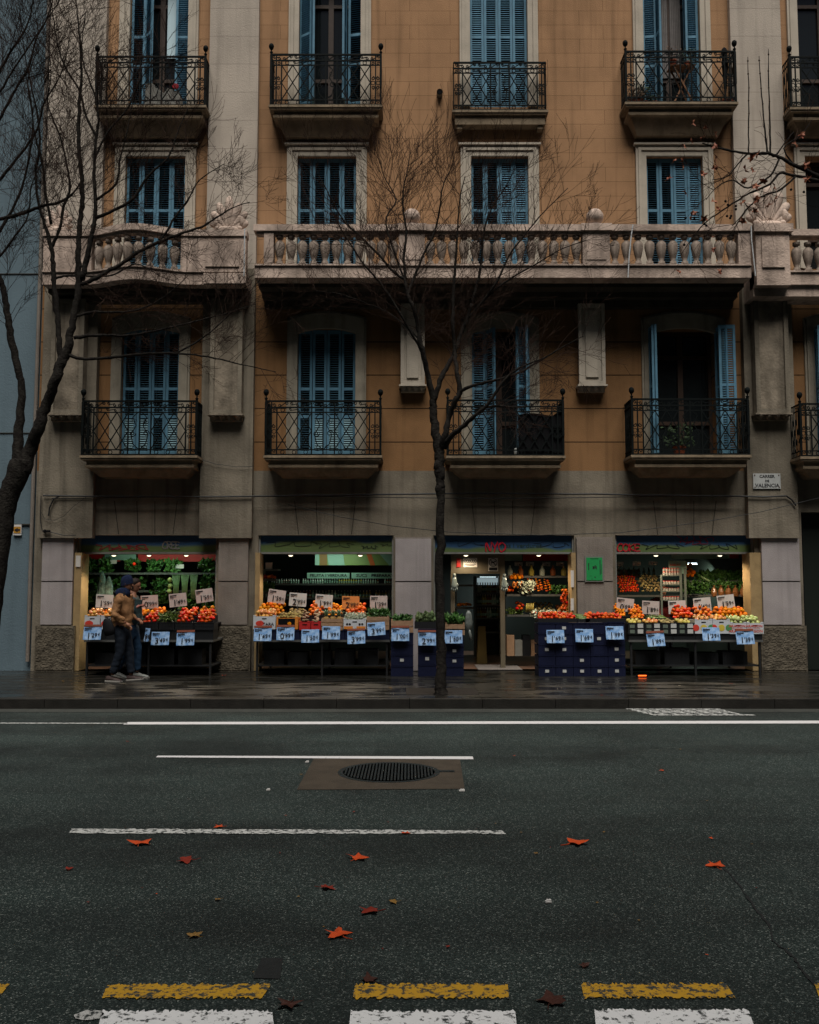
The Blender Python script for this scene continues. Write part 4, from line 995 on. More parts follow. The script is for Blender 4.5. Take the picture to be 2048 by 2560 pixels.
k12 = K([(-70, 560, 6), (10, 545, 6), (60, 532, 5.5), (105, 515, 5), (150, 505, 4.4), (185, 480, 3), (210, 440, 1.8)])
k13 = K([(-40, 640, 5), (10, 560, 4.5), (55, 470, 3.6), (75, 380, 3), (82, 300, 2.4), (70, 210, 1.8), (90, 130, 1)])
k14 = K([(128, 560, 4.5), (112, 470, 4), (105, 400, 3.4), (85, 330, 2.6), (78, 250, 1.8), (60, 170, 1.2)])
k15 = K([(-90, 430, 6), (-20, 330, 5), (30, 240, 4), (70, 170, 3.2), (90, 100, 2.5), (120, 40, 2), (140, -30, 1)])
k16 = K([(-90, 380, 5), (-10, 200, 4), (20, 140, 3.5), (60, 80, 2.8), (80, 20, 2), (90, -60, 1)])
k17 = K([(240, 500, 4), (290, 460, 3.4), (300, 400, 2.8), (315, 340, 2), (330, 260, 1.2)])
k18 = K([(236, 400, 3.5), (270, 330, 3), (320, 270, 2.4), (350, 200, 1.6), (390, 150, 1)])
k19 = K([(400, 604, 3.5), (440, 540, 3), (470, 500, 2.4), (500, 450, 1.8), (560, 410, 1)])
k20 = K([(-90, 520, 5), (-20, 470, 4.5), (40, 400, 4), (90, 330, 3.2), (110, 260, 2.6), (150, 190, 2), (170, 120, 1.4), (180, 50, 1)])
k21 = K([(-90, 300, 4), (-10, 240, 3.6), (30, 180, 3), (70, 120, 2.4), (110, 60, 1.8), (150, 0, 1.2), (160, -40, 1)])
k22 = K([(-90, 700, 4), (-10, 650, 3.6), (30, 600, 3), (70, 540, 2.4), (80, 460, 1.8), (110, 400, 1.2)])
tr.build('trunk', M_bark, t, smooth=True)
for q in (k20, k21, k22): sprout(cr, q, .1, 1, 20, 1.0, 2, .2, .0045)
for q in (k1, k2, k3, k5, k6, k13, k14, k17, k18): sprout(cr, q, .15, 1, 16, .75, 2, .25, .005)
sprout(cr, l2, .5, 1, 34, .8, 2, .25, .006)
for q in (k12, k15, k16): sprout(cr, q, .1, 1, 20, 1.0, 2, .2, .005)
for q in (k4, k7, k8, k9, k10, k11, k19): sprout(cr, q, .2, 1, 17, .55, 2, .12, .0045)
sprout(cr, l1, .5, 1, 18, .6, 2, .2, .005)
cr.build('crown', M_twig, t)
# --- plane tree beyond the right edge; one bough with dead leaves reaches in
PY = 12.0
t = thing('plane_tree', 'plane tree bough with dead red leaves and seed balls reaching in from the right edge', 'tree', (8.2, 13.2, ZS))
tr = MB(); cr = MB(); hv = []
tr.tube([(8.2, 13.2, ZS), (8.15, 13.2, 2), (8.1, 13.1, 4), (8.0, 12.9, 5.6), (7.9, 12.8, 7.5), (8.2, 12.8, 10), (8.1, 12.9, 13)], [.26, .2, .18, .17, .13, .09, .04], 12)
a = P(2300, 560, PY)
def Rb(s, r0=7): q = limb(tr, [(x, y, PY + (.0), r) for x, y, r in s], 7); return q
tr.tube([(8.0, 12.9, 5.2), P(2300, 520, PY), P(2150, 480, PY)], [.09, .06, .045], 8)
r1 = Rb([(2150, 480, 8), (2090, 460, 7), (2040, 438, 6.5), (1985, 412, 6), (1940, 390, 5.2), (1915, 383, 5), (1870, 384, 4), (1820, 375, 3.4), (1790, 368, 3), (1756, 358, 2)])
r2 = Rb([(2150, 485, 6), (2040, 450, 5), (1990, 440, 4.6), (1950, 433, 4.2), (1925, 460, 3.2), (1880, 480, 3), (1845, 500, 2.6), (1800, 530, 2.2), (1765, 555, 1.8), (1735, 590, 1.4), (1700, 640, 1)])
r3 = Rb([(1990, 440, 3.5), (1950, 475, 3), (1905, 490, 2.6), (1870, 520, 2.2), (1850, 545, 1.6), (1830, 565, 1)])
r4 = Rb([(1950, 392, 3.5), (1925, 440, 3), (1870, 470, 2.5), (1830, 450, 2), (1790, 470, 1.4), (1765, 500, 1)])
r5 = Rb([(1870, 384, 2.6), (1845, 410, 2.2), (1820, 440, 1.8), (1780, 450, 1.2)])
wh = [Rb([(1926, 384, 2.8), (1925, 300, 2.4), (1922, 220, 2), (1921, 122, 1)]), Rb([(1918, 383, 2.8), (1912, 320, 2.4), (1903, 220, 1.8), (1898, 140, 1)]), Rb([(1872, 384, 2.2), (1872, 300, 2), (1872, 220, 1.6), (1870, 142, 1)]),
      Rb([(1985, 412, 2.6), (1960, 370, 2.2), (2000, 340, 1.8), (2030, 300, 1.2)]), Rb([(1940, 390, 2.4), (1960, 360, 2), (1985, 330, 1.4)])]
for q in wh[:3]:
    for k in range(4, len(q[0]) - 1, 2): cr.ball(q[0][k], .013, 6)
tips = []
for q, n, up in ((r1, 12, .05), (r2, 14, -.15), (r3, 8, -.25), (r4, 9, -.1), (r5, 6, -.1), (wh[3], 5, .2)):
    pts, rad = q; k = len(pts)
    for i in range(n):
        f = (.15 + .85 * (i + RT.random()) / n) * (k - 1); j = min(int(f), k - 2); p = pts[j].lerp(pts[j + 1], f - j); d_ = (pts[j + 1] - pts[j]).normalized()
        nd = (d_ * .6 + Vector((RT.gauss(0, .5), RT.gauss(0, .5), RT.gauss(0, .6) + up))).normalized()
        twig(cr, p, nd, .005, RT.uniform(.28, .55), 1, up, tips, .3)
tr.build('trunk', M_bark, t, smooth=True); cr.build('crown', M_twig, t)
lf = MB(); RT.shuffle(tips)
M_leafT = mat('hanging_dead_leaf', (.20, .05, .025), .6, .7, 8, .2, 60, col2=(.42, .19, .10))
spots = [(p, .055) for p, d_ in tips[:26]] + [(P(x, y, PY - .05), .07) for x, y in ((1780, 360), (1788, 385), (1872, 388), (1900, 380), (1752, 425), (1858, 425), (1885, 455), (1935, 455), (1888, 490), (1940, 488), (1860, 540), (1728, 536), (1760, 535), (1775, 500), (2000, 330), (1985, 350), (2005, 408), (2015, 440), (1905, 442))]
for p, r_ in spots:
    k = leaf_mb(r_, .6, 0, RT.randint(0, 99)); M = Matrix.Translation(p) @ Euler((RT.uniform(.6, 2.4), RT.uniform(-1, 1), RT.uniform(0, 6.28))).to_matrix().to_4x4() @ Matrix.Translation((0, -r_ * .9, 0))
    lf.add([M @ Vector(v) for v in k.v], k.f)
lf.build('dead_leaves', M_leafT, t)
for x, y in ((1814, 503), (1820, 512), (1840, 515), (1840, 523), (1762, 560), (1826, 545), (1828, 540), (1818, 540), (1736, 548), (1714, 545), (1978, 474), (1727, 603), (1732, 600), (1711, 612), (1766, 564), (2010, 480)):
    p = P(x, y, PY); sb = MB(); sb.ball(p, .018, 7); sb.tube([p, p + Vector((.01, 0, .09))], .0018, 3); sb.build('seed_ball', M_black, t)
# ------------------------------------------------------------------ things on the facade
# street name plate
Yp = YF - .165; p = P(1917, 1203, Yp)
t = thing('street_name_sign', 'white marble street name plate reading CARRER DE VALENCIA on the right pilaster', 'street sign', (p.x, Yp, p.z))
M_marble = mat('marble_plate', (.42, .43, .42), .5, .5, 12, vdark=.75)
a, b_ = P(1883, 1222, Yp), P(1950, 1184, Yp)
mb = MB(); mb.box(a.x, b_.x, Yp - .02, Yp, a.z, b_.z); mb.build('plate', M_marble, t)
for s, dz, sz in (('CARRER', .085, .075), ('DE', .0, .06), ('VALENCIA', -.085, .095)): put_text(s, t, (p.x, Yp - .021, p.z + dz), sz, M_ink, bold=.002, sx=1.0)
mb = MB()
for x_ in (a.x + .03, b_.x - .03):
    for z_ in (a.z + .03, b_.z - .03): mb.ball((x_, Yp - .021, z_), .012, 8)
mb.build('screws', mat('rust', (.10, .045, .02), .8), t)
# green notice on the pier
Yp = YF - .105; a, b_ = P(1465, 1452, Yp), P(1506, 1393, Yp)
t = thing('green_notice', 'bright green framed notice on the stone pier right of the doorway', 'notice', ((a.x + b_.x) / 2, Yp, a.z))
mb = MB(); mb.box(a.x - .02, b_.x + .02, Yp - .02, Yp, a.z - .02, b_.z + .02); mb.build('frame', mat('dull_grey_frame', (.16, .17, .15), .5), t)
mb = MB(); mb.box(a.x + .008, b_.x - .008, Yp - .026, Yp - .0205, a.z + .008, b_.z - .008); mb.build('sheet', mat('green_sheet', (.012, .27, .07), .75, .3, 10, vdark=.7), t)
mb = MB(); RS = random.Random(3); w_ = b_.x - a.x; h = b_.z - a.z
for k in range(7): z_ = a.z + h * (.88 - k * .018 * 0 - .0); 
for (u0, u1, v0, v1) in ((.25, .75, .93, .945), (.14, .19, .45, .75), (.40, .50, .50, .62), (.52, .58, .52, .66), (.60, .64, .48, .62), (.82, .86, .25, .88), (.90, .92, .30, .7), (.30, .40, .08, .09), (.5, .56, .12, .18), (.44, .5, .56, .58), (.2, .34, .2, .21)):
    mb.box(a.x + w_ * u0, a.x + w_ * u1, Yp - .0285, Yp - .0265, a.z + h * v0, a.z + h * v1)
mb.build('lettering', M_ink, t)
# cables
def cable(label, pts, r, name='cable'):
    mb = MB(); mb.tube([Vector(q) for q in pts], r, 5); o = solo(mb, name, M_cable, label, 'cable', tuple(pts[0])); return o
Yc = YF - .20
cable('thick black cable bundle strung level above all the shop windows', [P(x, 1238 + 4 * math.sin(x / 260.0) + random.uniform(-1, 1), Yc if x > 90 else YF) for x in range(108, 1960, 60)] + [P(1966, 1240, Yc), P(1980, 1250, Yc), P(1990, 1264, Yc)], .016, 'facade_cable')
cable('thin black wire running just over the thick bundle', [P(x, 1243 + 3 * math.sin(x / 180.0 + 1), Yc + .01) for x in range(130, 1940, 90)], .008, 'facade_cable')
cable('thin wire sagging to the right from the wall above the second shop window', [P(720, 1262, YF - .05), P(850, 1292, YF - .6), P(980, 1315, YF - 1.2), P(1120, 1330, YF - 1.6), P(1350, 1338, YF - 1.6), P(1550, 1332, YF - 1.2), P(1760, 1305, YF - .8), P(1900, 1280, YF - .5), P(2060, 1242, YF - .3)], .006, 'hanging_wire')
cable('black cable loop dangling on the wall left of the first balcony', [P(150, 1240, Yc), P(134, 1248, Yc), P(124, 1270, Yc), P(122, 1290, Yc)], .014, 'hanging_cable')
cable('thin wire loop hanging on the wall at the left end', [P(103, 1280, Yc), P(112, 1297, Yc), P(135, 1301, Yc), P(160, 1290, Yc), P(185, 1265, Yc), P(215, 1243, Yc)], .004, 'hanging_wire')
cable('thin drooping wire between the first balcony and the left pilaster', [P(500, 1148, Yc), P(540, 1160, Yc), P(590, 1167, Yc), P(632, 1166, Yc)], .005, 'hanging_wire')
cable('black cable tail entering at the top left corner of the first shop window', [P(103, 1240, Yc), P(101, 1300, Yc), P(106, 1328, Yc), P(125, 1330, Yc), P(160, 1338, Yc), P(190, 1338, Yc)], .008, 'hanging_wire')
mb = MB(); q = P(112, 1328, YF - .2); mb.ball(q, .035, 8); mb.box(q.x, q.x + .1, q.y - .02, q.y + .02, q.z - .02, q.z + .02); solo(mb, 'cable_clamp', M_black, 'black cable clamp knob at the top left of the first shop window', 'clamp', tuple(q))
# ------------------------------------------------------------------ things on the balconies
M_terra = mat('terracotta', (.28, .07, .03), .8, .5, 20); M_wood = mat('folding_wood', (.32, .15, .07), .6, .5, 20, vdark=.6)
M_foli = mat('dark_foliage', (.03, .055, .02), .7, .6, 15, vdark=.4); M_foli2 = mat('pale_foliage', (.10, .15, .10), .7, .6, 15, vdark=.5); M_dry = mat('dry_plant', (.13, .08, .05), .8, .6, 15)
RP = random.Random(5)
def pot_plant(x, y, z, r, h, sp, m, label, n=60, leafs=.05, up=1.0, name='potted_plant'):
    t = thing(name, label, 'plant', (x, y, z)); mb = MB()
    mb.lathe([(r * .7, 0), (r * .95, h * .85), (r * 1.06, h * .86), (r * 1.06, h), (r * .85, h), (r * .8, h * .9)], (x, y, z), 12); mb.build('pot', M_terra, t, smooth=False)
    mb = MB()
    for k in range(n):
        a = RP.uniform(0, 6.28); q = RP.random() ** .5 * sp; zz = z + h + RP.random() * sp * 1.6 * up; c = Vector((x + q * math.cos(a), y + q * math.sin(a) * .6, zz))
        d_ = Vector((RP.gauss(0, 1), RP.gauss(0, 1), RP.gauss(.4, 1))).normalized(); e_ = d_.orthogonal().normalized() * leafs * .35
        mb.add([c, c + d_ * leafs * .5 + e_, c + d_ * leafs, c + d_ * leafs * .5 - e_], [(0, 1, 2, 3)])
        if k % 6 == 0: mb.tube([(x, y, z + h * .8), c], .004, 3)
    mb.build('foliage', m, t); return t
xa, xb, Yb, z0, zt, o = BA['t4']
# folding table with crossed legs
tx = P(1706, 200, Yb + .15).x; tz = P(1706, 166, Yb + .15).z
t = thing('folding_table', 'small wooden folding table with crossed legs on the upper right balcony', 'table', (tx, Yb + .2, z0))
mb = MB()
for k in range(5): mb.box(tx - .24, tx + .24, Yb + .08 + k * .052, Yb + .125 + k * .052, tz - .02, tz)
mb.build('tabletop', M_wood, t)
for s in (-1, 1):
    mb = MB(); p, q = Vector((tx - s * .2, Yb + .10 + (s > 0) * .03, z0 + .005)), Vector((tx + s * .17, Yb + .10 + (s > 0) * .03, tz - .025)); mb.tube([p, q], .018, 4); mb.tube([p + Vector((0, .18, 0)), q + Vector((0, .18, 0))], .018, 4); mb.build('leg', M_wood, t)
pot_plant(tx - .16, Yb + .17, tz + .002, .07, .12, .17, M_dry, 'leggy red brown potted plant on the left of the folding table', 70)
pot_plant(tx + .12, Yb + .19, tz + .002, .06, .10, .15, M_foli2, 'pale green potted plant on the right of the folding table', 60)
pot_plant(P(1590, 240, Yb + .2).x, Yb + .2, z0, .12, .16, .2, M_dry, 'bushy dry plant at the left end of the upper right balcony', 110, .07, .7)
pot_plant(P(1612, 240, Yb + .25).x, Yb + .28, z0, .09, .14, .14, M_foli, 'dark upright cactus like plant behind the dry bush on the upper right balcony', 90, .07, 1.8)
pot_plant(P(1634, 240, Yb + .2).x, Yb + .2, z0, .09, .10, .1, M_foli, 'low green plant in a red pot near the door of the upper right balcony', 50)
pot_plant(P(1812, 240, Yb + .2).x, Yb + .2, z0, .08, .14, .13, M_dry, 'dry twiggy plant at the right end of the upper right balcony', 80, .05, 2.0)
pot_plant(P(1829, 240, Yb + .12).x, Yb + .12, z0, .055, .14, .05, M_foli, 'slim plant in a small red pot in the right corner of the upper right balcony', 20)
# dark cloth tied over the right corner post
mb = MB(); c = Vector((xb - .17, Yb + .06, z0)); mb.lathe([(.03, .3), (.045, .6), (.06, .8), (.05, .9), (.065, 1.0), (.05, 1.08), (.005, 1.12)], c, 9, sy=.6); solo(mb, 'closed_parasol', M_black, 'dark rolled parasol standing in the right corner of the upper right balcony', 'parasol', tuple(c), smooth=True)
xa, xb, Yb, z0, zt, o = BA['t1']
q = P(395, 235, Yb + .15); mb = MB(); mb.prism([(q.x - .24, z0 + .02), (q.x + .45, z0 + .02), (q.x + .42, z0 + .32), (q.x + .2, z0 + .40), (q.x + .12, z0 + .30), (q.x - .1, z0 + .50), (q.x - .22, z0 + .48)], 'y', Yb + .1, Yb + .34)
solo(mb, 'washing_bundle', mat('grey_cloth', (.30, .29, .26), .9, .6, 6), 'pale grey bundle of cloth on the floor of the upper left balcony', 'laundry', (q.x, Yb + .2, z0))
q = P(438, 214, Yb + .05); mb = MB(); mb.lathe([(.001, -.012), (.05, -.01), (.062, 0), (.05, .01), (.001, .012)], (0, 0, 0), 12, 0, Matrix.Rotation(R(90), 4, 'X')); o = mb.build('toy_windmill', mat('bright_red_plastic', (.4, .01, .02), .5), smooth=False); o.location = q + Vector((0, .03, 0)); tag(o, 'round red pinwheel behind the railing of the upper left balcony', 'pinwheel')
xa, xb, Yb, z0, zt, o = BA['b3']
# black screen tied inside the right half of the railing
mb = MB(); n = 14; X0 = P(1296, 1080, Yb).x; vs = []
for k in range(n + 1):
    x_ = X0 + (xb - X0 - .01) * k / n; u = k / n; zt_k = zt - .26 + .03 * math.sin(u * 5) + (.18 * max(0, (u - .75) / .25) ** 1.5); vs += [(x_, Yb + .03 + .012 * math.sin(k * 2.1), z0 + .01), (x_, Yb + .03 + .012 * math.sin(k * 2.1 + 1), zt_k), (x_, Yb + .042 + .012 * math.sin(k * 2.1), z0 + .01), (x_, Yb + .042 + .012 * math.sin(k * 2.1 + 1), zt_k)]
fs = []
for k in range(n): a = 4 * k; fs += [(a, a + 4, a + 5, a + 1), (a + 2, a + 3, a + 7, a + 6), (a + 1, a + 5, a + 7, a + 3)]
mb.add(vs, fs); solo(mb, 'balcony_screen', M_black, 'black cloth screen tied behind the right half of the third lower balcony railing', 'screen', (X0, Yb + .03, z0))
q = P(1303, 1139, Yb + .08); mb = MB()
for s in (-1, 1): mb.lathe([(.04, 0), (.055, .02), (.06, .11), (.05, .15), (.0, .155)], (q.x + s * .066, Yb + .12, z0), 10)
solo(mb, 'white_planter', mat('white_plastic', (.5, .52, .5), .5), 'small white double planter at the foot of the third lower balcony railing', 'planter', (q.x, Yb + .12, z0), smooth=True)
xa, xb, Yb, z0, zt, o = BA['b4']; q = P(1804, 1136, Yb + .02); mb = MB(); mb.box(q.x - .05, q.x + .05, Yb + .03, Yb + .11, z0, z0 + .02); mb.box(q.x - .035, q.x + .045, Yb + .04, Yb + .1, z0 + .021, z0 + .04); solo(mb, 'ashtray', mat('pale_ceramic', (.5, .55, .55), .3), 'small pale dish at the foot of the fourth lower balcony railing', 'dish', (q.x, Yb + .07, z0))
pot_plant(P(1700, 1100, Yb + .3).x, Yb + .35, z0, .12, .2, .28, M_foli, 'dark bushy plant behind the fourth lower balcony railing', 160, .08, .9)
pot_plant(P(1330, 1100, Yb + .3).x, Yb + .3, z0, .10, .16, .22, M_foli, 'dark bushy plant behind the cloth screened balcony railing', 120, .07, .9)
# ------------------------------------------------------------------ the greengrocer's: shutter boxes, room, lamps
RG = random.Random(21)
def rolling_paint(name, ztop, zbot, split):        # blue above, green below, as printed on the fascia
    m = bpy.data.materials.new(name); m.use_nodes = True; n = m.node_tree; b = n.nodes['Principled BSDF']; b.inputs['Roughness'].default_value = .55
    tc = n.nodes.new('ShaderNodeTexCoord'); sp = n.nodes.new('ShaderNodeSeparateXYZ'); n.links.new(tc.outputs['Object'], sp.inputs[0])
    nz = n.nodes.new('ShaderNodeTexNoise'); nz.inputs['Scale'].default_value = 1.3; n.links.new(tc.outputs['Object'], nz.inputs['Vector'])
    ad = n.nodes.new('ShaderNodeMath'); ad.operation = 'MULTIPLY_ADD'; n.links.new(nz.outputs[0], ad.inputs[0]); ad.inputs[1].default_value = .22; n.links.new(sp.outputs['Z'], ad.inputs[2])
    mr = n.nodes.new('ShaderNodeMapRange'); n.links.new(ad.outputs[0], mr.inputs[0]); mr.inputs[1].default_value = split; mr.inputs[2].default_value = split + .05
    mx = n.nodes.new('ShaderNodeMix'); mx.data_type = 'RGBA'; mx.inputs[6].default_value = (.10, .15, .045, 1); mx.inputs[7].default_value = (.02, .075, .17, 1)
    n.links.new(mr.outputs[0], mx.inputs[0]); n.links.new(mx.outputs[2], b.inputs['Base Color']); return m
M_redpaint = mat('red_spray_paint', (.50, .012, .03), .5); M_greypaint = mat('grey_spray_paint', (.20, .20, .19), .6); M_blackpaint = mat('black_spray_paint', (.008, .012, .01), .6)
M_dullred = mat('faded_red_spray', (.28, .02, .03), .6)
M_jamb = mat('yellow_jamb_render', (.36, .25, .12), .85, .6, 5, .2, 60, vdark=.6)
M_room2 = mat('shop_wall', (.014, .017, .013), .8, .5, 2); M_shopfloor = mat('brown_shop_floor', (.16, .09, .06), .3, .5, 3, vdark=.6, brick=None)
M_bulb = mat('lit_lamp', (1, .9, .7), .4, emit=(1.0, .86, .6), estr=3.0); M_cold = mat('lit_tube', (1, 1, 1), .4, emit=(.75, .95, 1.0), estr=3.0)
M_boxside = mat('shutter_rail', (.22, .22, .20), .5, .4, 10)
mb = MB(); X0, X1 = SH[0][0] - .25, SH[3][1] + .25; zc = ZO + .35
mb.quad((X0, YF + .35, ZS + .005), (X1, YF + .35, ZS + .005), (X1, YF + 5.2, ZS + .005), (X0, YF + 5.2, ZS + .005), 1)
mb.quad((X0, YF + .35, zc), (X1, YF + .35, zc), (X1, YF + 5.2, zc), (X0, YF + 5.2, zc)); mb.quad((X0, YF + 5.2, 0), (X1, YF + 5.2, 0), (X1, YF + 5.2, zc), (X0, YF + 5.2, zc))
mb.quad((X0, YF + .35, 0), (X0, YF + 5.2, 0), (X0, YF + 5.2, zc), (X0, YF + .35, zc)); mb.quad((X1, YF + .35, 0), (X1, YF + 5.2, 0), (X1, YF + 5.2, zc), (X1, YF + .35, zc))
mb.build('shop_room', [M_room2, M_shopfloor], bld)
def scrawl(mb, x0, x1, z0, z1, n, r, y, wob=1.0):
    x = x0; pts = []
    for k in range(n):
        u = k / (n - 1); pts.append((x0 + (x1 - x0) * u + math.sin(k * 2.3) * (x1 - x0) / n * 1.1 * wob, y, (z0 + z1) / 2 + (z1 - z0) / 2 * math.sin(k * 1.9 + wob) * RG.uniform(.5, 1)))
    mb.tube([Vector(p) for p in smooth_path(pts, 4)], r, 4)
GLY = {'C': [[(.9, .85), (.5, 1), (.1, .7), (.05, .3), (.4, 0), (.9, .15)]], 'R': [[(.1, 0), (.15, 1), (.7, .95), (.75, .6), (.15, .5), (.9, 0)]], 'E': [[(.85, .95), (.15, 1), (.1, .5), (.7, .55)], [(.1, .5), (.15, 0), (.9, .08)]],
       'N': [[(.05, 0), (.15, 1), (.75, .05), (.85, 1.05)]], 'Y': [[(.05, 1), (.45, .5), (.9, 1.1)], [(.5, .5), (.35, -.1)]], 'O': [[(.5, 1), (.1, .75), (.05, .3), (.45, 0), (.9, .25), (.95, .75), (.5, 1), (.3, .85)]], 'K': [[(.1, 0), (.15, 1)], [(.85, 1), (.15, .5), (.95, 0)]]}
def spray(s, par, x, z, w_, h, y, m):
    mb = MB()
    for k, ch in enumerate(s):
        for st in GLY[ch]:
            for ps in range(3):
                pts = [(x + k * w_ * .95 + (px_ + RG.uniform(-.09, .09)) * w_, y - .002 * ps, z + (pz_ + RG.uniform(-.09, .09)) * h) for px_, pz_ in st]
                mb.tube([Vector(p) for p in smooth_path(pts, 4)], .0085, 4)
    mb.build('graffiti', m, par)
for i in range(4):
    a, b_ = SH[i]; Y = YF + .10; zb = P(1024, 1380, Y).z
    yb = Y
    o = MB().box(a + .03, b_ - .03, Y, Y + .22, zb, ZO - .002).build('shutter_box', rolling_paint('fascia_print', ZO, zb, {0: ZO - .10, 1: ZO - .03, 2: ZO - .16, 3: ZO - .09}[i]), bld)
    MB().box(a + .03, b_ - .03, Y - .015, Y + .22, zb - .035, zb - .002).build('bottom_rail', M_boxside, o)
    g = MB(); W = b_ - a; H = ZO - zb; y = Y - .004
    if i == 0:
        scrawl(g, a + W * .12, a + W * .48, zb + .02, zb + .17, 16, .008, y); scrawl(g, a + W * .2, a + W * .5, zb + .02, zb + .12, 14, .007, y, 1.4); g.build('red_scrawl', M_dullred, o)
        spray('CREE', o, a + W * .6, zb + .06, .085, .13, y, M_greypaint)
    if i == 1:
        scrawl(g, a + W * .05, a + W * .45, zb + .08, zb + .2, 9, .006, y, .6); scrawl(g, a + W * .42, a + W * .70, zb + .06, zb + .2, 12, .005, y); scrawl(g, a + W * .76, a + W * .88, zb + .05, zb + .13, 12, .007, y); scrawl(g, a + W * .9, a + W * .98, zb + .1, zb + .16, 7, .005, y); g.build('black_scrawl', M_blackpaint, o)
    if i == 2:
        put_text('fruites i verdures', o, (a + W * .60, y, zb + .115), .115, mat('dark_teal_print', (.02, .05, .05), .6), bold=.002, sx=1.15, ext=.001)
        spray('NYO', o, a + W * .37, zb + .01, .13, .16, y - .006, M_redpaint)
        scrawl(g, a + W * .12, a + W * .4, zb + .1, zb + .24, 8, .005, y, .5); scrawl(g, a + W * .72, a + W * .98, zb + .06, zb + .2, 9, .005, y, .7); g.build('black_scrawl', M_blackpaint, o)
    if i == 3:
        spray('COKE', o, a + W * .02, zb + .01, .115, .14, y - .006, M_redpaint)
        scrawl(g, a + W * .46, a + W * .72, zb + .17, zb + .31, 16, .006, y); scrawl(g, a + W * .5, a + W * .66, zb + .12, zb + .22, 10, .006, y, 1.3); g.build('red_scrawl', M_dullred, o)
        g = MB(); scrawl(g, a + W * .2, a + W * .5, zb + .04, zb + .16, 12, .005, y); scrawl(g, a + W * .6, a + W * .9, zb + .03, zb + .17, 14, .005, y); g.build('black_scrawl', M_blackpaint, o)
    mb = MB(); mb.box(a, a + .03, YF + .05, YF + .30, ZS + .01, ZO - .003); mb.box(b_ - .03, b_, YF + .05, YF + .30, ZS + .01, ZO - .003); mb.build('guide_rail', M_boxside, o)
# yellow jambs
for px0, px1, Y in ((190, 208, YF + .04), (640, 652, YF + .04), (1871, 1902, YF + .04), (1427, 1438, YF + .04)):
    p, q = P(px0, 1450, Y), P(px1, 1450, Y); MB().box(p.x, q.x, YF - .06, YF + .33, ZS + .01, P(1024, 1382, Y).z).build('door_jamb', M_jamb, bld)
# doorway at the right end
a, b_ = SH[4]; zt = fz(1280); MB().box(a, b_, YF + .25, YF + .3, ZS, zt).build('dark_door', mat('dark_green_door', (.012, .016, .013), .5), bld)
MB().box(a, a + .06, YF + .1, YF + .249, ZS, zt).build('door_frame', M_black, bld)
# lamps under the shutter boxes
def downlight(px, py, word, E=55, Y=YF + .2, col=(1.0, .80, .55), drop=True):
    p = P(px, py, Y); zb = P(1024, 1380, YF + .10).z - .036
    t = thing('downlight', word, 'lamp', (p.x, Y, zb), 'small lamps under the shutter boxes')
    m = MB(); m.lathe([(.055, 0), (.055, -.02), (.045, -.022)], (p.x, Y, zb), 12); m.build('housing', M_boxside, t)
    m = MB(); m.lathe([(.001, -.045), (.030, -.038), (.042, -.0235)], (p.x, Y, zb), 12); m.build('lens', M_bulb, t, smooth=True)
    l = bpy.data.lights.new('spot', 'SPOT'); l.energy = E; l.color = col; l.spot_size = R(125 if drop else 160); l.spot_blend = .6; l.shadow_soft_size = .05
    o = bpy.data.objects.new('downlight_beam', l); col_.objects.link(o); o.parent = t; o.location = (0, -.02, -.06); o.rotation_euler = (R(-12) if drop else R(4), 0, 0)
    return t
col_ = col
LE = 64
downlight(285, 1383, 'left warm lamp of the three over the first shop window', LE)
downlight(373, 1383, 'middle faint lamp of the three over the first shop window', LE * .5)
downlight(466, 1383, 'right warm lamp of the three over the first shop window', LE)
downlight(727, 1384, 'left warm lamp over the second shop window', LE)
downlight(901, 1384, 'right warm lamp over the second shop window', LE)
downlight(1165, 1386, 'left warm lamp over the doorway', LE * .35, drop=False)
downlight(1347, 1386, 'right warm lamp over the doorway', LE * .75, drop=False)
downlight(1640, 1384, 'left warm lamp tucked behind the fourth shutter box', LE * .85, Y=YF + .28, drop=False)
downlight(1800, 1384, 'right warm lamp tucked behind the fourth shutter box', LE * .85, Y=YF + .28, drop=False)
# cold tubes inside
def tube(px0, px1, py, Y, word, E=10, colr=(.75, 1, .85)):
    p, q = P(px0, py, Y), P(px1, py, Y)
    t = thing('fluorescent_tube', word, 'lamp', tuple(p), 'cold tubes inside the shop')
    m = MB(); m.tube([(p.x, Y, p.z), (q.x, Y, p.z)], .018, 8); m.build('glass_tube', M_cold, t); m = MB(); m.box(p.x, q.x, Y - .03, Y + .03, p.z + .02, p.z + .06); m.build('fitting', M_boxside, t)
    l = bpy.data.lights.new('tube', 'AREA'); l.shape = 'RECTANGLE'; l.size = max(.3, q.x - p.x); l.size_y = .1; l.energy = E; l.color = colr
    o = bpy.data.objects.new('tube_light', l); col.objects.link(o); o.parent = t; o.location = ((q.x - p.x) / 2, -.05, -.03); o.rotation_euler = (R(25), 0, 0)
tube(1716, 1742, 1409, YF + 3.2, 'cold tube seen over the orange shelf in the fourth shop window', 40)
tube(1200, 1240, 1444, YF + 4.2, 'cold tube glowing over the bottles at the back of the doorway', 22, (.8, .95, 1))
tube(300, 480, 1372, YF + .5, 'unseen tube added high inside the first shop window to light the greens', 9, (.7, 1, .75))  # added fill lamp with no visible source, brightens the greens
tube(760, 900, 1378, YF + 2.2, 'unseen tube added high inside the second shop window to light the bottles', 8, (.7, 1, .8))  # added fill lamp out of sight, brightens the bottle shelves

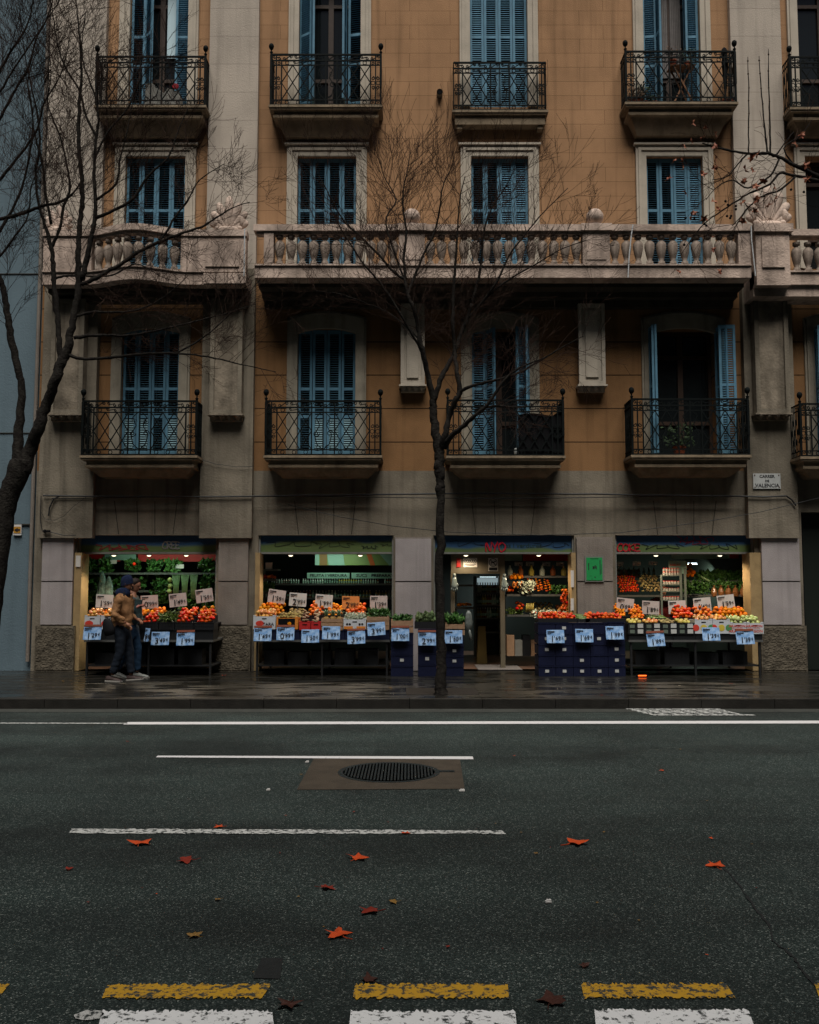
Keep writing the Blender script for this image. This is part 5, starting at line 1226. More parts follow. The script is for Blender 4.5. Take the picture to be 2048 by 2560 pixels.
# ------------------------------------------------------------------ price signs
M_tag = mat('pinkish_price_card', (.60, .50, .46), .45, .3, 20, vdark=.8, coat=.3); M_tagw = mat('white_price_card', (.66, .62, .57), .45, .3, 20, vdark=.85, coat=.3)  # pink of the first card paints the warm lamp light on it
M_tago = mat('orange_price_card', (.75, .28, .08), .45, coat=.3); M_tagb = mat('sky_tinted_price_card', (.14, .30, .58), .30, .9, 9, spec=.6, coat=.6, col2=(.50, .66, .86), bump=.4, bscale=9)  # blue and pale blotches paint the sky mirrored in clear sleeves
M_clip = mat('brown_plastic_clip', (.20, .055, .03), .5); M_stick = mat('grey_plastic_stick', (.1, .1, .09), .5)
def ordn(k): return ('first', 'second', 'third', 'fourth', 'fifth', 'sixth', 'seventh')[k]
def price(px, py, Y, s, m, tilt, label, stick=0.0, clip=False, w_=43, h_=33, lean=0.0, small=False, group='hand lettered price signs'):
    c = P(px, py, Y); w = w_ / FL * Y / 2; h = h_ / FL * Y / 2
    t = thing('price_sign', label, 'price sign', tuple(c), group, world=False); t.rotation_euler = (lean, R(tilt), 0)
    q = MB(); n = 6; vs = []
    for k in range(n + 1):
        x_ = -w + 2 * w * k / n; yy = .006 * math.sin(k * 1.3 + px); vs += [(x_, yy, -h), (x_, yy, h), (x_, yy + .003, -h), (x_, yy + .003, h)]
    fs = []
    for k in range(n): a = 4 * k; fs += [(a, a + 4, a + 5, a + 1), (a + 2, a + 3, a + 7, a + 6), (a + 1, a + 5, a + 7, a + 3), (a, a + 2, a + 6, a + 4)]
    fs += [(0, 1, 3, 2), (4 * n, 4 * n + 2, 4 * n + 3, 4 * n + 1)]
    q.add(vs, fs); q.build('card', m, t, org=(0, 0, 0))
    big, cents = s.split("'")
    ls = h * 1.0
    o = put_text(big, None, (0, 0, 0), round(h * 1.3, 4), M_ink, bold=.001, name='digit'); o.parent = t; o.location = (-w * .36, -.010, -h * .42)
    o = put_text("'" + cents, None, (0, 0, 0), round(h * .85, 4), M_ink, bold=.0008, name='digits'); o.parent = t; o.location = (w * .22, -.010, -h * .32)
    o = put_text('€', None, (0, 0, 0), round(h * .5, 4), M_ink, name='euro_mark'); o.parent = t; o.location = (w * .78, -.010, -h * .25)
    q = MB(); q.box(-w * .88, -w * .1 if not small else w * .5, -.0105, -.0085, h * .62, h * .78); q.box(-w * .88, -w * .45, -.0105, -.0085, h * .42, h * .50); q.build('product_name', M_ink, t, org=(0, 0, 0))
    if stick: q = MB(); q.tube([(0, .008, -h + .03), (0, .012, -h - stick)], .006, 5); q.build('stick', M_stick, t, org=(0, 0, 0))
    if clip: q = MB(); q.box(-w * 1.0, w * 1.0, -.012, .02, h, h + .035); q.build('clip', M_clip, t, org=(0, 0, 0))
    return t
UP = [(262, 1503, "1'59", M_tagw, 3, 'first'), (374, 1505, "0'99", M_tag, -3, 'first'), (445, 1500, "1'49", M_tag, -6, 'first'), (511, 1489, "1'59", M_tag, -8, 'first'),
      (692, 1491, "1'59", M_tag, 8, 'second'), (745, 1499, "2'99", M_tagw, 4, 'second'), (810, 1503, "1'99", M_tagw, 4, 'second'), (877, 1507, "2'99", M_tago, 1, 'second'), (947, 1506, "1'39", M_tag, 0, 'second'),
      (1563, 1512, "0'99", M_tag, 6, 'fourth'), (1627, 1519, "1'89", M_tag, 3, 'fourth'), (1693, 1518, "2'50", M_tagw, -2, 'fourth'), (1756, 1511, "1'49", M_tagw, -5, 'fourth'), (1815, 1504, "1'59", M_tagw, -7, 'fourth')]
wn = {}
for (px, py, s, m, tl, wd) in UP:
    k = wn.get(wd, 0); wn[wd] = k + 1
    price(px, py, 16.85, s, m, tl, f"{'orange' if m is M_tago else 'pale'} {s} price card on a stick, {wd} shop window, {ordn(k)} from left", stick=.16)
LO = [(231, 1583, "1'29", 0, 1, 'first'), (368, 1587, "1'99", 4, 0, 'first'), (401, 1596, "3'49", 0, 0, 'first'), (464, 1597, "1'99", -1, 1, 'first'),
      (657, 1586, "1'49", 0, 1, 'second'), (714, 1584, "0'99", 0, 1, 'second'), (776, 1590, "1'50", -1, 0, 'second'), (828, 1582, "1'99", 1, 0, 'second'), (891, 1593, "3'99", -2, 1, 'second'), (941, 1572, "3'99", -4, 0, 'second')]
wn = {}
for (px, py, s, tl, cl, wd) in LO:
    k = wn.get(wd, 0); wn[wd] = k + 1
    price(px, py, 15.98, s, M_tagb, tl, f"bluish {s} price card below the crates, {wd} shop window, {ordn(k)} from left", clip=bool(cl), w_=12 if px == 368 else 44, lean=R(-14))
for (px, py, s, tl, lb) in ((1001, 1586, "1'00", 0, 'bluish 1\'00 euro card on the wooden crate left of the tree trunk'), (1068, 1597, "2'99", 0, 'bluish 2\'99 euro card below the artichokes left of the tree trunk'), (1134, 1592, "1'50", 0, 'bluish 1\'50 euro card on the slatted crate right of the tree trunk'),
                            (1389, 1591, "1'69", 0, 'bluish 1\'69 euro card on the first column of blue crates right of the doorway'), (1461, 1589, "1'69", 1, 'bluish 1\'69 euro card on the middle of the blue crate stack'), (1537, 1582, "1'99", 0, 'bluish 1\'99 euro card on the right end of the blue crate stack'),
                            (1640, 1599, "1'89", -3, 'tilted bluish 1\'89 euro card below the black baskets of the fourth window'), (1778, 1585, "1'39", 0, 'bluish 1\'39 euro card before the white fruit cartons'), (1863, 1594, "1'39", -1, 'bluish 1\'39 euro card below the red lettered cartons at the far right')):
    price(px, py, 15.98, s, M_tagb, tl, lb, clip=px in (1001, 1068, 1640, 1863), w_=44, lean=R(-14))
for i, (px, py, lb) in enumerate(((1297, 1410, 'small hanging price tag nearest the door frame under the red strip'), (1325, 1410, 'small hanging price tag under the left end of the red strip'), (1366, 1410, 'small hanging price tag under the middle of the red strip'), (1401, 1410, 'small hanging price tag under the right end of the red strip'), (1548, 1410, 'left small hanging price tag in the fourth window'), (1592, 1409, 'middle small hanging price tag in the fourth window'), (1632, 1408, 'right small hanging price tag in the fourth window'))):
    price(px, py, YF + 1.3, "1'99", M_tagw, 3, lb, w_=20, h_=10, group='small price tags hanging inside the shop')

# ------------------------------------------------------------------ produce
M_or = mat('orange_peel', (.85, .15, .001), .55, .3, 30, .2, 200, .2, vdark=.7, orand=1.0); M_to = mat('tomato_skin', (.72, .014, .003), .4, .3, 10, spec=.25, col2=(.8, .08, .004), orand=1.0); M_ap = mat('red_yellow_apple_skin', (.65, .10, .03), .35, .9, 14, spec=.5, col2=(.8, .5, .12), orand=1.0)
M_kiwi = mat('kiwi_skin', (.30, .19, .06), .8, .4, 20, orand=1.0); M_gra = mat('green_apple_skin', (.45, .50, .14), .35, .5, 12, spec=.5, col2=(.65, .6, .3), orand=1.0); M_pear = mat('yellow_pear_skin', (.65, .48, .12), .4, .5, 12, col2=(.5, .3, .05), orand=1.0)
M_pot = mat('potato_skin', (.34, .23, .10), .85, .5, 20, orand=1.0); M_yam = mat('striped_root', (.42, .27, .17), .8, .9, 25, col2=(.2, .1, .08), orand=1.0); M_gre = mat('leaf_green', (.045, .13, .022), .5, .7, 12, vdark=.4, spec=.4); M_lim = mat('courgette_green', (.10, .16, .03), .4, .6, 12)
M_pale = mat('pale_sprout', (.55, .60, .45), .5, .4, 20, vdark=.7); M_art = mat('artichoke_green', (.12, .17, .06), .6, .7, 25, vdark=.4, orand=1.0); M_carr = mat('carrot_skin', (.82, .10, .004), .5, .5, 20, orand=1.0)
FM = {}
def fruit_mesh(kind):
    if kind in FM: return FM[kind]
    m = MB(); r = 1.0
    nm, mt, r, sx, sz = {'orange': ('orange', M_or, .041, 1, .96), 'tomato': ('tomato', M_to, .038, 1, .78), 'apple': ('apple', M_ap, .037, 1, .92), 'kiwi': ('kiwi', M_kiwi, .027, 1.3, .95), 'green_apple': ('green_apple', M_gra, .038, 1, .92),
                         'pear': ('pear', M_pear, .035, 1.15, 1), 'potato': ('potato', M_pot, .03, 1.4, .8), 'root': ('striped_root', M_yam, .028, 1.9, .8), 'mandarin': ('mandarin', M_or, .032, 1, .82), 'artichoke': ('artichoke', M_art, .045, 1, 1.1), 'cherry_tomato': ('small_tomato', M_to, .024, 1, 1), 'persimmon': ('persimmon', M_carr, .04, 1, .85), 'courgette': ('courgette', M_lim, .024, 3.6, 1), 'carrot': ('carrot', M_carr, .017, 4.5, 1)}[kind]
    if kind == 'apple' or kind == 'green_apple' or kind == 'tomato':
        m.lathe([(.0005, -r * sz * .85), (r * .5, -r * sz), (r * .9, -r * sz * .5), (r, 0), (r * .92, r * sz * .5), (r * .55, r * sz * .9), (r * .2, r * sz * .8), (.0005, r * sz * .65)], (0, 0, 0), 10)
        m.tube([(0, 0, r * sz * .6), (r * .1, 0, r * sz * 1.1)], r * .09, 4, 1)
        if kind == 'tomato':
            for a in range(5): c_, s_ = math.cos(a * 1.257), math.sin(a * 1.257); m.add([(-s_ * r * .1, c_ * r * .1, r * sz * .74), (s_ * r * .1, -c_ * r * .1, r * sz * .74), (c_ * r * .62, s_ * r * .62, r * sz * .93)], [(0, 1, 2)], 1)
    elif kind == 'artichoke':
        m.ball((0, 0, 0), r * .8, 8, sz=1.1)
        for ring_ in range(4):
            for k in range(7): a = k * .9 + ring_ * .45; zz = -r * .7 + ring_ * r * .45; q = r * (.85 - .14 * ring_); c = Vector((q * math.cos(a), q * math.sin(a), zz)); u = Vector((-math.sin(a), math.cos(a), 0)) * r * .35; m.add([c - u, c + u, Vector((q * 1.0 * math.cos(a), q * 1.0 * math.sin(a), zz + r * .75))], [(0, 1, 2)])
    elif kind == 'carrot': m.tube([(-r * 3.5, 0, 0), (0, 0, 0), (r * 3.5, 0, 0)], [r, r * .85, r * .25], 8)
    else: m.ball((0, 0, 0), r, 10, sz=sz, sx=sx); m.lathe([(r * .12, 0), (r * .05, r * .04)], (0, 0, r * sz), 5)
    me = m.mesh(nm, [mt, M_gre], None, True); FM[kind] = (nm, me, r, sx, sz); return FM[kind]
NF = {}
def heap(kind, x0, x1, y0, y1, z0, z1, label, group, dome=.05, fill=1.0, layers=2, maxn=60, jit=.25, cap=44):
    """fruit lying in a crate: z0 at the front, z1 at the back"""
    nm, me, r, sx, sz = fruit_mesh(kind); sp = r * 1.9; spx = sp * (sx if kind in ('courgette', 'carrot', 'root', 'potato') else 1)
    cat = nm.replace('_', ' ')
    layers = min(layers, 2); maxn = min(maxn, cap)
    nx = max(1, int((x1 - x0) / spx)); ny = max(1, int((y1 - y0) / sp)); n = 0
    for L in range(layers):
        for j in range(ny):
            for i in range(nx):
                if n >= maxn or RG.random() > fill: continue
                off = .5 * ((j + L) % 2); u = (i + .5 + off * .9) / (nx + .5); v = (j + .5) / ny
                if L and (u < .1 or u > .9 or v < .1 or RG.random() < .25): continue
                x = x0 + (x1 - x0) * u + RG.uniform(-1, 1) * r * jit; y = y0 + (y1 - y0) * v + RG.uniform(-1, 1) * r * jit
                z = z0 + (z1 - z0) * v + L * r * 1.3 + dome * (1 - (2 * u - 1) ** 4) * .35 + r * .2 + RG.uniform(-1, 1) * r * .3
                o = bpy.data.objects.new(nm, me); col.objects.link(o); o.location = (x, y, z); s = RG.uniform(.78, 1.14); o.scale = (s, s * RG.uniform(.92, 1.05), s * RG.uniform(.9, 1.05))
                o.rotation_euler = (RG.uniform(-.7, .7), RG.uniform(-.7, .7) if sx < 2 else RG.uniform(-.1, .1), RG.uniform(0, 6.28) if sx < 2 else RG.uniform(-.3, .3) + (R(60) if kind == 'carrot' else 0))
                tag(o, label, cat, group); n += 1
    NF[kind] = NF.get(kind, 0) + n
def leafy(name, label, x, y, z, sx, sy, sz, m, n=70, L=.07, up=.6, group=None, cat='vegetables', blade=.35):
    mb = MB()
    for k in range(n):
        c = Vector((x + RG.uniform(-1, 1) * sx, y + RG.uniform(-1, 1) * sy, z + RG.uniform(0, 1) * sz)); d_ = Vector((RG.gauss(0, .6), RG.gauss(-.2, .6), RG.gauss(up, .5))).normalized(); e_ = d_.cross(Vector((RG.gauss(0, 1), RG.gauss(0, 1), RG.gauss(0, 1)))).normalized() * L * blade; f_ = d_.cross(e_).normalized() * L * .18
        mb.add([c, c + d_ * L * .45 + e_, c + d_ * L + f_, c + d_ * L * .45 - e_, c + d_ * L * .5 - f_], [(0, 1, 4), (1, 2, 4), (2, 3, 4), (3, 0, 4)])
    return solo(mb, name, m, label, cat, (x, y, z), group)
# crates
M_cbox = mat('white_printed_cardboard', (.55, .57, .60), .6, .3, 10, vdark=.8); M_navy = mat('navy_plastic_crate', (.004, .007, .032), .55, .4, 6, spec=.3, vdark=.6); M_blk = mat('black_plastic_crate', (.012, .013, .015), .45, spec=.4)
M_crw = mat('raw_crate_wood', (.36, .22, .13), .75, .6, 15, .2, 60, vdark=.6); M_ork = mat('orange_cardboard', (.65, .22, .03), .6); M_redk = mat('red_cardboard', (.45, .02, .02), .6)
M_labelw = mat('small_white_label', (.5, .5, .48), .6)
def crate_shell(mb, x0, x1, y0, y1, z0, z1, t=.012, mi=0):
    mb.box(x0, x1, y0, y0 + t, z0, z1, mi); mb.box(x0, x1, y1 - t, y1, z0, z1, mi); mb.box(x0, x0 + t, y0 + t + .0005, y1 - t - .0005, z0, z1, mi); mb.box(x1 - t, x1, y0 + t + .0005, y1 - t - .0005, z0, z1, mi); mb.box(x0 + t + .001, x1 - t - .001, y0 + t + .001, y1 - t - .001, z0 + .001, z0 + t, mi)
def crate(px0, px1, py0, py1, Y, depth, m, label, kind='carton', group=None, deco=None, cat='crate'):
    a = P(px0, py1, Y); b_ = P(px1, py0, Y); x0, x1, z0, z1 = a.x, b_.x, a.z, b_.z
    t = thing('fruit_carton' if kind in ('carton',) else 'wooden_crate' if kind == 'wood' else 'plastic_crate', label, cat, ((x0 + x1) / 2, Y, z0), group)
    mb = MB()
    if kind == 'wood':
        n = 3; h = (z1 - z0)
        for k in range(n):
            za = z0 + h * k / n + .004; zb = z0 + h * (k + 1) / n - .008
            mb.box(x0, x1, Y, Y + .008, za, zb); mb.box(x0, x1, Y + depth - .008, Y + depth, za, zb); mb.box(x0, x0 + .008, Y + .009, Y + depth - .009, za, zb); mb.box(x1 - .008, x1, Y + .009, Y + depth - .009, za, zb)
        for x_ in (x0 + .01, x1 - .035): mb.box(x_, x_ + .025, Y + .0085, Y + .03, z0, z1 + .01); mb.box(x_, x_ + .025, Y + depth - .03, Y + depth - .0085, z0, z1 + .01)
        mb.box(x0 + .01, x1 - .01, Y + .01, Y + depth - .01, z0 + .001, z0 + .008); mb.build('slats', m, t)
    elif kind == 'plastic':
        crate_shell(mb, x0, x1, Y, Y + depth, z0, z1 - .015); mb.box(x0 - .006, x1 + .006, Y - .006, Y + .012, z1 - .0145, z1)
        for k in range(5): xx = x0 + (x1 - x0) * (k + .5) / 5; mb.box(xx - .006, xx + .006, Y - .005, Y - .0005, z0 + .01, z1 - .02)
        mb.box(x0 + .01, x1 - .01, Y - .004, Y - .0008, (z0 + z1) / 2 - .004, (z0 + z1) / 2 + .004); mb.build('shell', m, t)
    else:
        crate_shell(mb, x0, x1, Y, Y + depth, z0, z1, .006); 
        for x_ in (x0, x1 - .05): mb.box(x_ + .001, x_ + .049, Y - .002, Y + .02, z1 + .0005, z1 + .02)
        mb.build('shell', m, t)
        q = MB(); q.box((x0 + x1) / 2 - .04, (x0 + x1) / 2 + .04, Y - .002, Y - .0005, z1 - .05, z1 - .03); q.build('hand_hole', M_black, t)
    if deco: deco(t, x0, x1, z0, z1, Y)
    return t, x0, x1, z0, z1
M_pic = mat('printed_red', (.6, .05, .03), .6); M_picg = mat('printed_green', (.08, .25, .1), .6); M_picy = mat('printed_yellow', (.6, .45, .06), .6)
def d_pic(word=None, wm=M_ink, pm=M_pic, fx_=.3, tx_=.68, ts=.05):
    def f(t, x0, x1, z0, z1, Y):
        w_, h = x1 - x0, z1 - z0
        q = MB(); q.ball((x0 + w_ * fx_, Y - .001, z0 + h * .45), h * .22, 10, sy=.02, sx=1.5); q.tube([(x0 + w_ * (fx_ - .1), Y - .002, z0 + h * .2), (x0 + w_ * (fx_ + .05), Y - .002, z0 + h * .7)], .006, 4); q.build('printed_fruit', pm, t)
        if word: put_text(word, t, (x0 + w_ * tx_, Y - .003, z0 + h * .38), ts, wm, bold=.001, ext=.001)
    return f
YFR = 16.12                                     # front of the outdoor stands
ZTB = P(1024, 1600, YFR).z                      # their tops
def stand(x0, x1, label, shelf=True):
    t = thing('market_stand', label, 'stand', ((x0 + x1) / 2, YFR, ZS)); mb = MB()
    mb.box(x0, x1, YFR, YF - .1 + .9, ZTB - .035, ZTB); mb.build('tabletop', M_steel, t)
    n = 3
    for k in range(n):
        for yy in (YFR + .03, YF + .6):
            x_ = x0 + .03 + (x1 - x0 - .1) * k / (n - 1); MB().box(x_, x_ + .035, yy, yy + .035, ZS, ZTB - .036).build('leg', M_dark, t)
    MB().box(x0 + .02, x1 - .02, YFR + .07, YF + .59, ZS + .16, ZS + .18).build('lower_shelf', M_dark, t)
    mb = MB(); a, b_ = x0 + .04, x1 - .04          # raised step at the back
    mb.box(a, b_, YFR + .42, YFR + .44, ZTB + .001, ZTB + .26); mb.box(a, b_, YFR + .42, YF + .6, ZTB + .261, ZTB + .28); mb.build('raised_step', M_dark, t)
    return t
xs1 = (P(210, 1600, YFR).x, P(533, 1600, YFR).x); xs2 = (P(636, 1600, YFR).x, P(975, 1600, YFR).x); xs4 = (P(1572, 1600, YFR).x, P(1908, 1600, YFR).x)
stand(*xs1, 'steel market stand in front of the first shop window'); stand(*xs2, 'steel market stand in front of the second shop window'); stand(*xs4, 'steel market stand in front of the fourth shop window')
# dark storage under the stands
def under(x0, x1, n, wd, m, word):
    for k in range(n):
        a = x0 + .15 + (x1 - x0 - .3) * k / n; b_ = a + (x1 - x0 - .3) / n * .85; h = RG.uniform(.2, .3)
        t = thing('plastic_crate', f'{word} stored under the {wd} stand, {ordn(k)} from the left', 'crate', ((a + b_) / 2, YFR + .2, ZS + .181), 'crates stored under the stands')
        q = MB(); crate_shell(q, a, b_, YFR + .15, YFR + .5, ZS + .181, ZS + .181 + h); q.build('shell', m, t)
        q = MB(); 
        for j in range(4): xx = a + (b_ - a) * (j + .5) / 4; q.tube([(xx - .03, YFR + .145, ZS + .22), (xx - .03, YFR + .145, ZS + .14 + h), (xx + .03, YFR + .145, ZS + .14 + h), (xx + .03, YFR + .145, ZS + .22)], .004, 4)
        q.build('grille', M_dark, t)
under(*xs1, 4, 'first', M_blk, 'black crate'); under(*xs2, 5, 'second', M_blk, 'black crate'); under(*xs4, 4, 'fourth', M_blk, 'black crate')
# navy crates carrying the front row
def navy_row(x0, x1, n, wd, z0=None, z1=None, m=None):
    z0 = z0 or ZTB + .001; z1 = z1 or P(1024, 1574, YFR).z
    for k in range(n):
        a = x0 + (x1 - x0) * k / n + .004; b_ = x0 + (x1 - x0) * (k + 1) / n - .004
        t = thing('plastic_crate', f'low dark crate on the {wd} stand under the front row, {ordn(k)} from the left', 'crate', ((a + b_) / 2, YFR, z0), 'low dark crates under the front row')
        q = MB(); crate_shell(q, a, b_, YFR + .02, YFR + .40, z0, z1 - .002); q.box(a, b_, YFR + .012, YFR + .0195, z1 - .03, z1 - .004); q.build('shell', m or M_navy, t)
navy_row(*xs1, 6, 'first', m=M_blk); navy_row(*xs2, 6, 'second'); navy_row(*xs4, 6, 'fourth', m=M_blk)
D = .36
def put(px0, px1, py0, py1, m, kind, label, fk, flabel, fgroup, deco=None, Y=YFR, dome=.05, depth=D, layers=2, rise=.06, maxn=60, fill=1.0, group='crates of produce'):
    t, x0, x1, z0, z1 = crate(px0, px1, py0, py1, Y, depth, m, label, kind, group, deco)
    if fk: heap(fk, x0 + .015, x1 - .015, Y + .02, Y + depth - .02, z1 - .02, z1 - .02 + rise, flabel, fgroup, dome, layers=layers, maxn=maxn, fill=fill)
    return t, x0, x1, z0, z1
# --- first window, front row
put(211, 250, 1541, 1573, M_cbox, 'carton', 'white carton with a red print at the left end of the first stand', 'apple', 'apple in the leftmost white carton of the first stand', 'apples in the leftmost carton', d_pic(None))
put(252, 290, 1541, 1573, M_cbox, 'carton', 'white carton with a red print beside the person in the tan jacket', 'apple', 'apple in the white carton behind the tan jacket', 'apples in the second white carton', d_pic(None))
put(292, 350, 1545, 1573, M_blk, 'plastic', 'black crate hidden behind the two passers by', 'orange', 'orange in the crate behind the two passers by', 'oranges behind the passers by')
put(352, 396, 1555, 1575, M_blk, 'plastic', 'black crate right of the passers by', 'tomato', 'tomato in the black crate right of the passers by', 'tomatoes right of the passers by', rise=.14, dome=.03)
put(398, 436, 1555, 1575, M_blk, 'plastic', 'black crate of green beans among the tomatoes', None, '', '')
a = P(416, 1548, YFR); leafy('green_beans', 'heap of long green beans among the tomatoes of the first stand', a.x, YFR + .15, a.z - .03, .11, .12, .10, M_lim, 150, .14, .1, blade=.06)
put(438, 484, 1556, 1575, M_blk, 'plastic', 'black crate overflowing with ribbed tomatoes, left of two', 'tomato', 'ribbed tomato in the left overflowing crate', 'tomatoes in the left overflowing crate', rise=.15, dome=.05)
put(486, 535, 1556, 1575, M_blk, 'plastic', 'black crate overflowing with ribbed tomatoes, right of two', 'tomato', 'ribbed tomato in the right overflowing crate', 'tomatoes in the right overflowing crate', rise=.15, dome=.05)
# --- second tiers (behind): everything stands on the raised step
Y2 = YFR + .46; Z2 = ZTB + .281
def put2(px0, px1, kind, label, flabel, fgroup, m=None, d_=.42, rise=.10, dome=.05, top=1545, layers=2, maxn=60, ck='plastic'):
    a = P(px0, 1560, Y2).x; b_ = P(px1, 1560, Y2).x; z1 = P(1024, top, Y2).z; t = thing('plastic_crate' if ck == 'plastic' else 'wooden_crate', label, 'crate', ((a + b_) / 2, Y2, Z2), 'crates on the raised step')
    q = MB(); crate_shell(q, a + .004, b_ - .004, Y2, Y2 + d_, Z2 + .001, max(z1, Z2 + .08)); q.box(a + .004, b_ - .004, Y2 - .006, Y2 - .0005, z1 - .02, z1); q.build('shell', m or M_blk, t)
    if kind: heap(kind, a + .02, b_ - .02, Y2 + .02, Y2 + d_ - .02, z1 - .03, z1 - .03 + rise, flabel, fgroup, dome, layers=layers, maxn=maxn)
    return a, b_, z1
put2(211, 290, 'mandarin', 'dark crate behind the white cartons of the first stand', 'mandarin behind the white cartons of the first stand', 'mandarins of the first stand', top=1541)
put2(292, 365, 'orange', 'dark crate on the step behind the passers by', 'orange on the step behind the passers by', 'oranges on the first step', top=1539, maxn=30)
put2(367, 410, 'orange', 'dark crate of oranges on the step right of the passers by', 'orange on the step right of the passers by', 'oranges right of the passers by', top=1541)
put2(440, 490, 'tomato', 'dark crate on the step behind the overflowing tomatoes', 'tomato on the step of the first stand', 'tomatoes on the first step', top=1541)
put2(492, 533, 'orange', 'dark crate at the right end of the first step', 'orange at the right end of the first step', 'oranges at the right end of the first step', top=1540)
# --- second window
put(633, 689, 1541, 1573, M_cbox, 'carton', 'white carton with red print lettered TARA, left end of the second stand', 'apple', 'pink and yellow apple in the white carton', 'apples in the TARA carton', d_pic('TARA', ts=.075))
def d_ork(t, x0, x1, z0, z1, Y):
    q = MB(); q.box(x0 + .03, x1 - .05, Y - .003, Y - .0005, z0 + .035, z1 - .01); q.build('black_panel', M_black, t)
    q = MB(); q.ball(((x0 + x1) / 2 + .04, Y - .004, (z0 + z1) / 2), .03, 8, sy=.05, sx=1.2); q.build('printed_fruit', M_or, t)
put(691, 745, 1545, 1573, M_ork, 'carton', 'orange and black carton of kiwis on the second stand', 'kiwi', 'kiwi in the orange and black carton', 'kiwis', d_ork, layers=3, dome=.07, maxn=70)
put(748, 776, 1556, 1575, M_redk, 'carton', 'small red carton of striped roots, left of two', 'root', 'striped root in the left red carton', 'striped roots in the left red carton', rise=.16, layers=3, dome=.05)
put(778, 802, 1556, 1575, M_redk, 'carton', 'small red carton of striped roots, right of two', 'root', 'striped root in the right red carton', 'striped roots in the right red carton', rise=.16, layers=3, dome=.05)
t, x0, x1, z0, z1 = put(803, 857, 1546, 1576, M_crw, 'wood', 'raw wooden crate of pineapples on the second stand', None, '', '')
# pineapples: body and leaf crown
M_pine = mat('pineapple_skin', (.38, .22, .07), .8, .8, 30, .6, 60, vdark=.5); M_pinel = mat('pineapple_leaf', (.20, .32, .20), .5, .5, 10, vdark=.6)
def pineapple(x, y, z, label):
    t = thing('pineapple', label, 'pineapple', (x, y, z), 'pineapples in the wooden crate'); mb = MB(); mb.lathe([(.03, 0), (.055, .03), (.06, .08), (.05, .13), (.025, .15)], (x, y, z), 12); mb.build('fruit_body', M_pine, t, smooth=True); mb = MB()
    for k in range(22):
        a = k * 2.4; r_ = .03 + .11 * (k / 22); z_ = z + .14; d_ = Vector((math.cos(a), math.sin(a), 0)); p0 = Vector((x, y, z_)); h = .16 * (1.1 - .5 * k / 22); u = Vector((-d_.y, d_.x, 0)) * .011
        p1 = p0 + d_ * r_ * .5 + Vector((0, 0, h * .6)); p2 = p0 + d_ * r_ * 1.2 + Vector((0, 0, h * .85)); mb.add([p0 - u * .7, p0 + u * .7, p1 + u, p1 - u, p2], [(0, 1, 2, 3), (3, 2, 4)])
    mb.build('leaf_crown', M_pinel, t)
for k, wd in enumerate(('left', 'middle', 'right')): pineapple(x0 + (x1 - x0) * (.2 + .3 * k), YFR + .15 + .05 * (k % 2), z1 - .12, f'{wd} pineapple in the raw wooden crate')
def d_wh(t, x0, x1, z0, z1, Y):
    w_ = x1 - x0; q = MB()
    for u in (.22, .78): q.box(x0 + w_ * (u - .20), x0 + w_ * (u + .20), Y - .003, Y - .0005, z0 + .002, z0 + .05)
    q.build('orange_band', M_ork, t); q = MB()
    for u in (.16, .28, .72, .84): q.ball((x0 + w_ * u, Y - .003, z0 + .085), .02, 8, sy=.06)
    q.build('printed_emblem', M_black, t)
t, x0, x1, z0, z1 = put(859, 915, 1549, 1573, M_cbox, 'carton', 'white and orange printed carton of pale sprouts on the second stand', None, '', '', d_wh)
leafy('pale_sprouts', 'heap of pale white green sprouts in the white and orange carton', (x0 + x1) / 2, YFR + .18, z1 - .02, .17, .15, .12, M_pale, 420, .05, .3, blade=.2)
t, x0, x1, z0, z1 = put(917, 973, 1541, 1575, M_crw, 'wood', 'raw wooden crate of leeks at the right end of the second stand', None, '', '')
leafy('leafy_bunch', 'dark green leaf bunch in the wooden crate ending the second stand', (x0 + x1) / 2, YFR + .18, z1 - .02, .16, .14, .08, M_gre, 160, .12, .6, blade=.15)
put2(638, 712, 'orange', 'dark crate of big oranges at the left end of the second step', 'big orange at the left end of the second step', 'oranges at the left of the second step', top=1538, rise=.2, dome=.08, layers=3)
put2(714, 765, 'potato', 'dark crate of potatoes on the second step', 'potato on the second step', 'potatoes on the second step', top=1543)
put2(767, 812, 'persimmon', 'dark crate of persimmons on the second step', 'persimmon on the second step', 'persimmons on the second step', top=1538, rise=.18)
put2(814, 858, 'mandarin', 'dark crate of mandarins behind the pineapples', 'mandarin behind the pineapples', 'mandarins behind the pineapples', top=1538, rise=.16)
put2(860, 918, 'persimmon', 'dark crate of round orange fruit under the orange price card', 'round orange fruit under the orange price card', 'orange fruit under the orange card', top=1540, rise=.16, dome=.07)
a, b_, z1 = put2(920, 975, 'mandarin', 'dark crate at the right end of the second step', 'mandarin at the right end of the second step', 'mandarins at the right of the second step', top=1540, maxn=14)
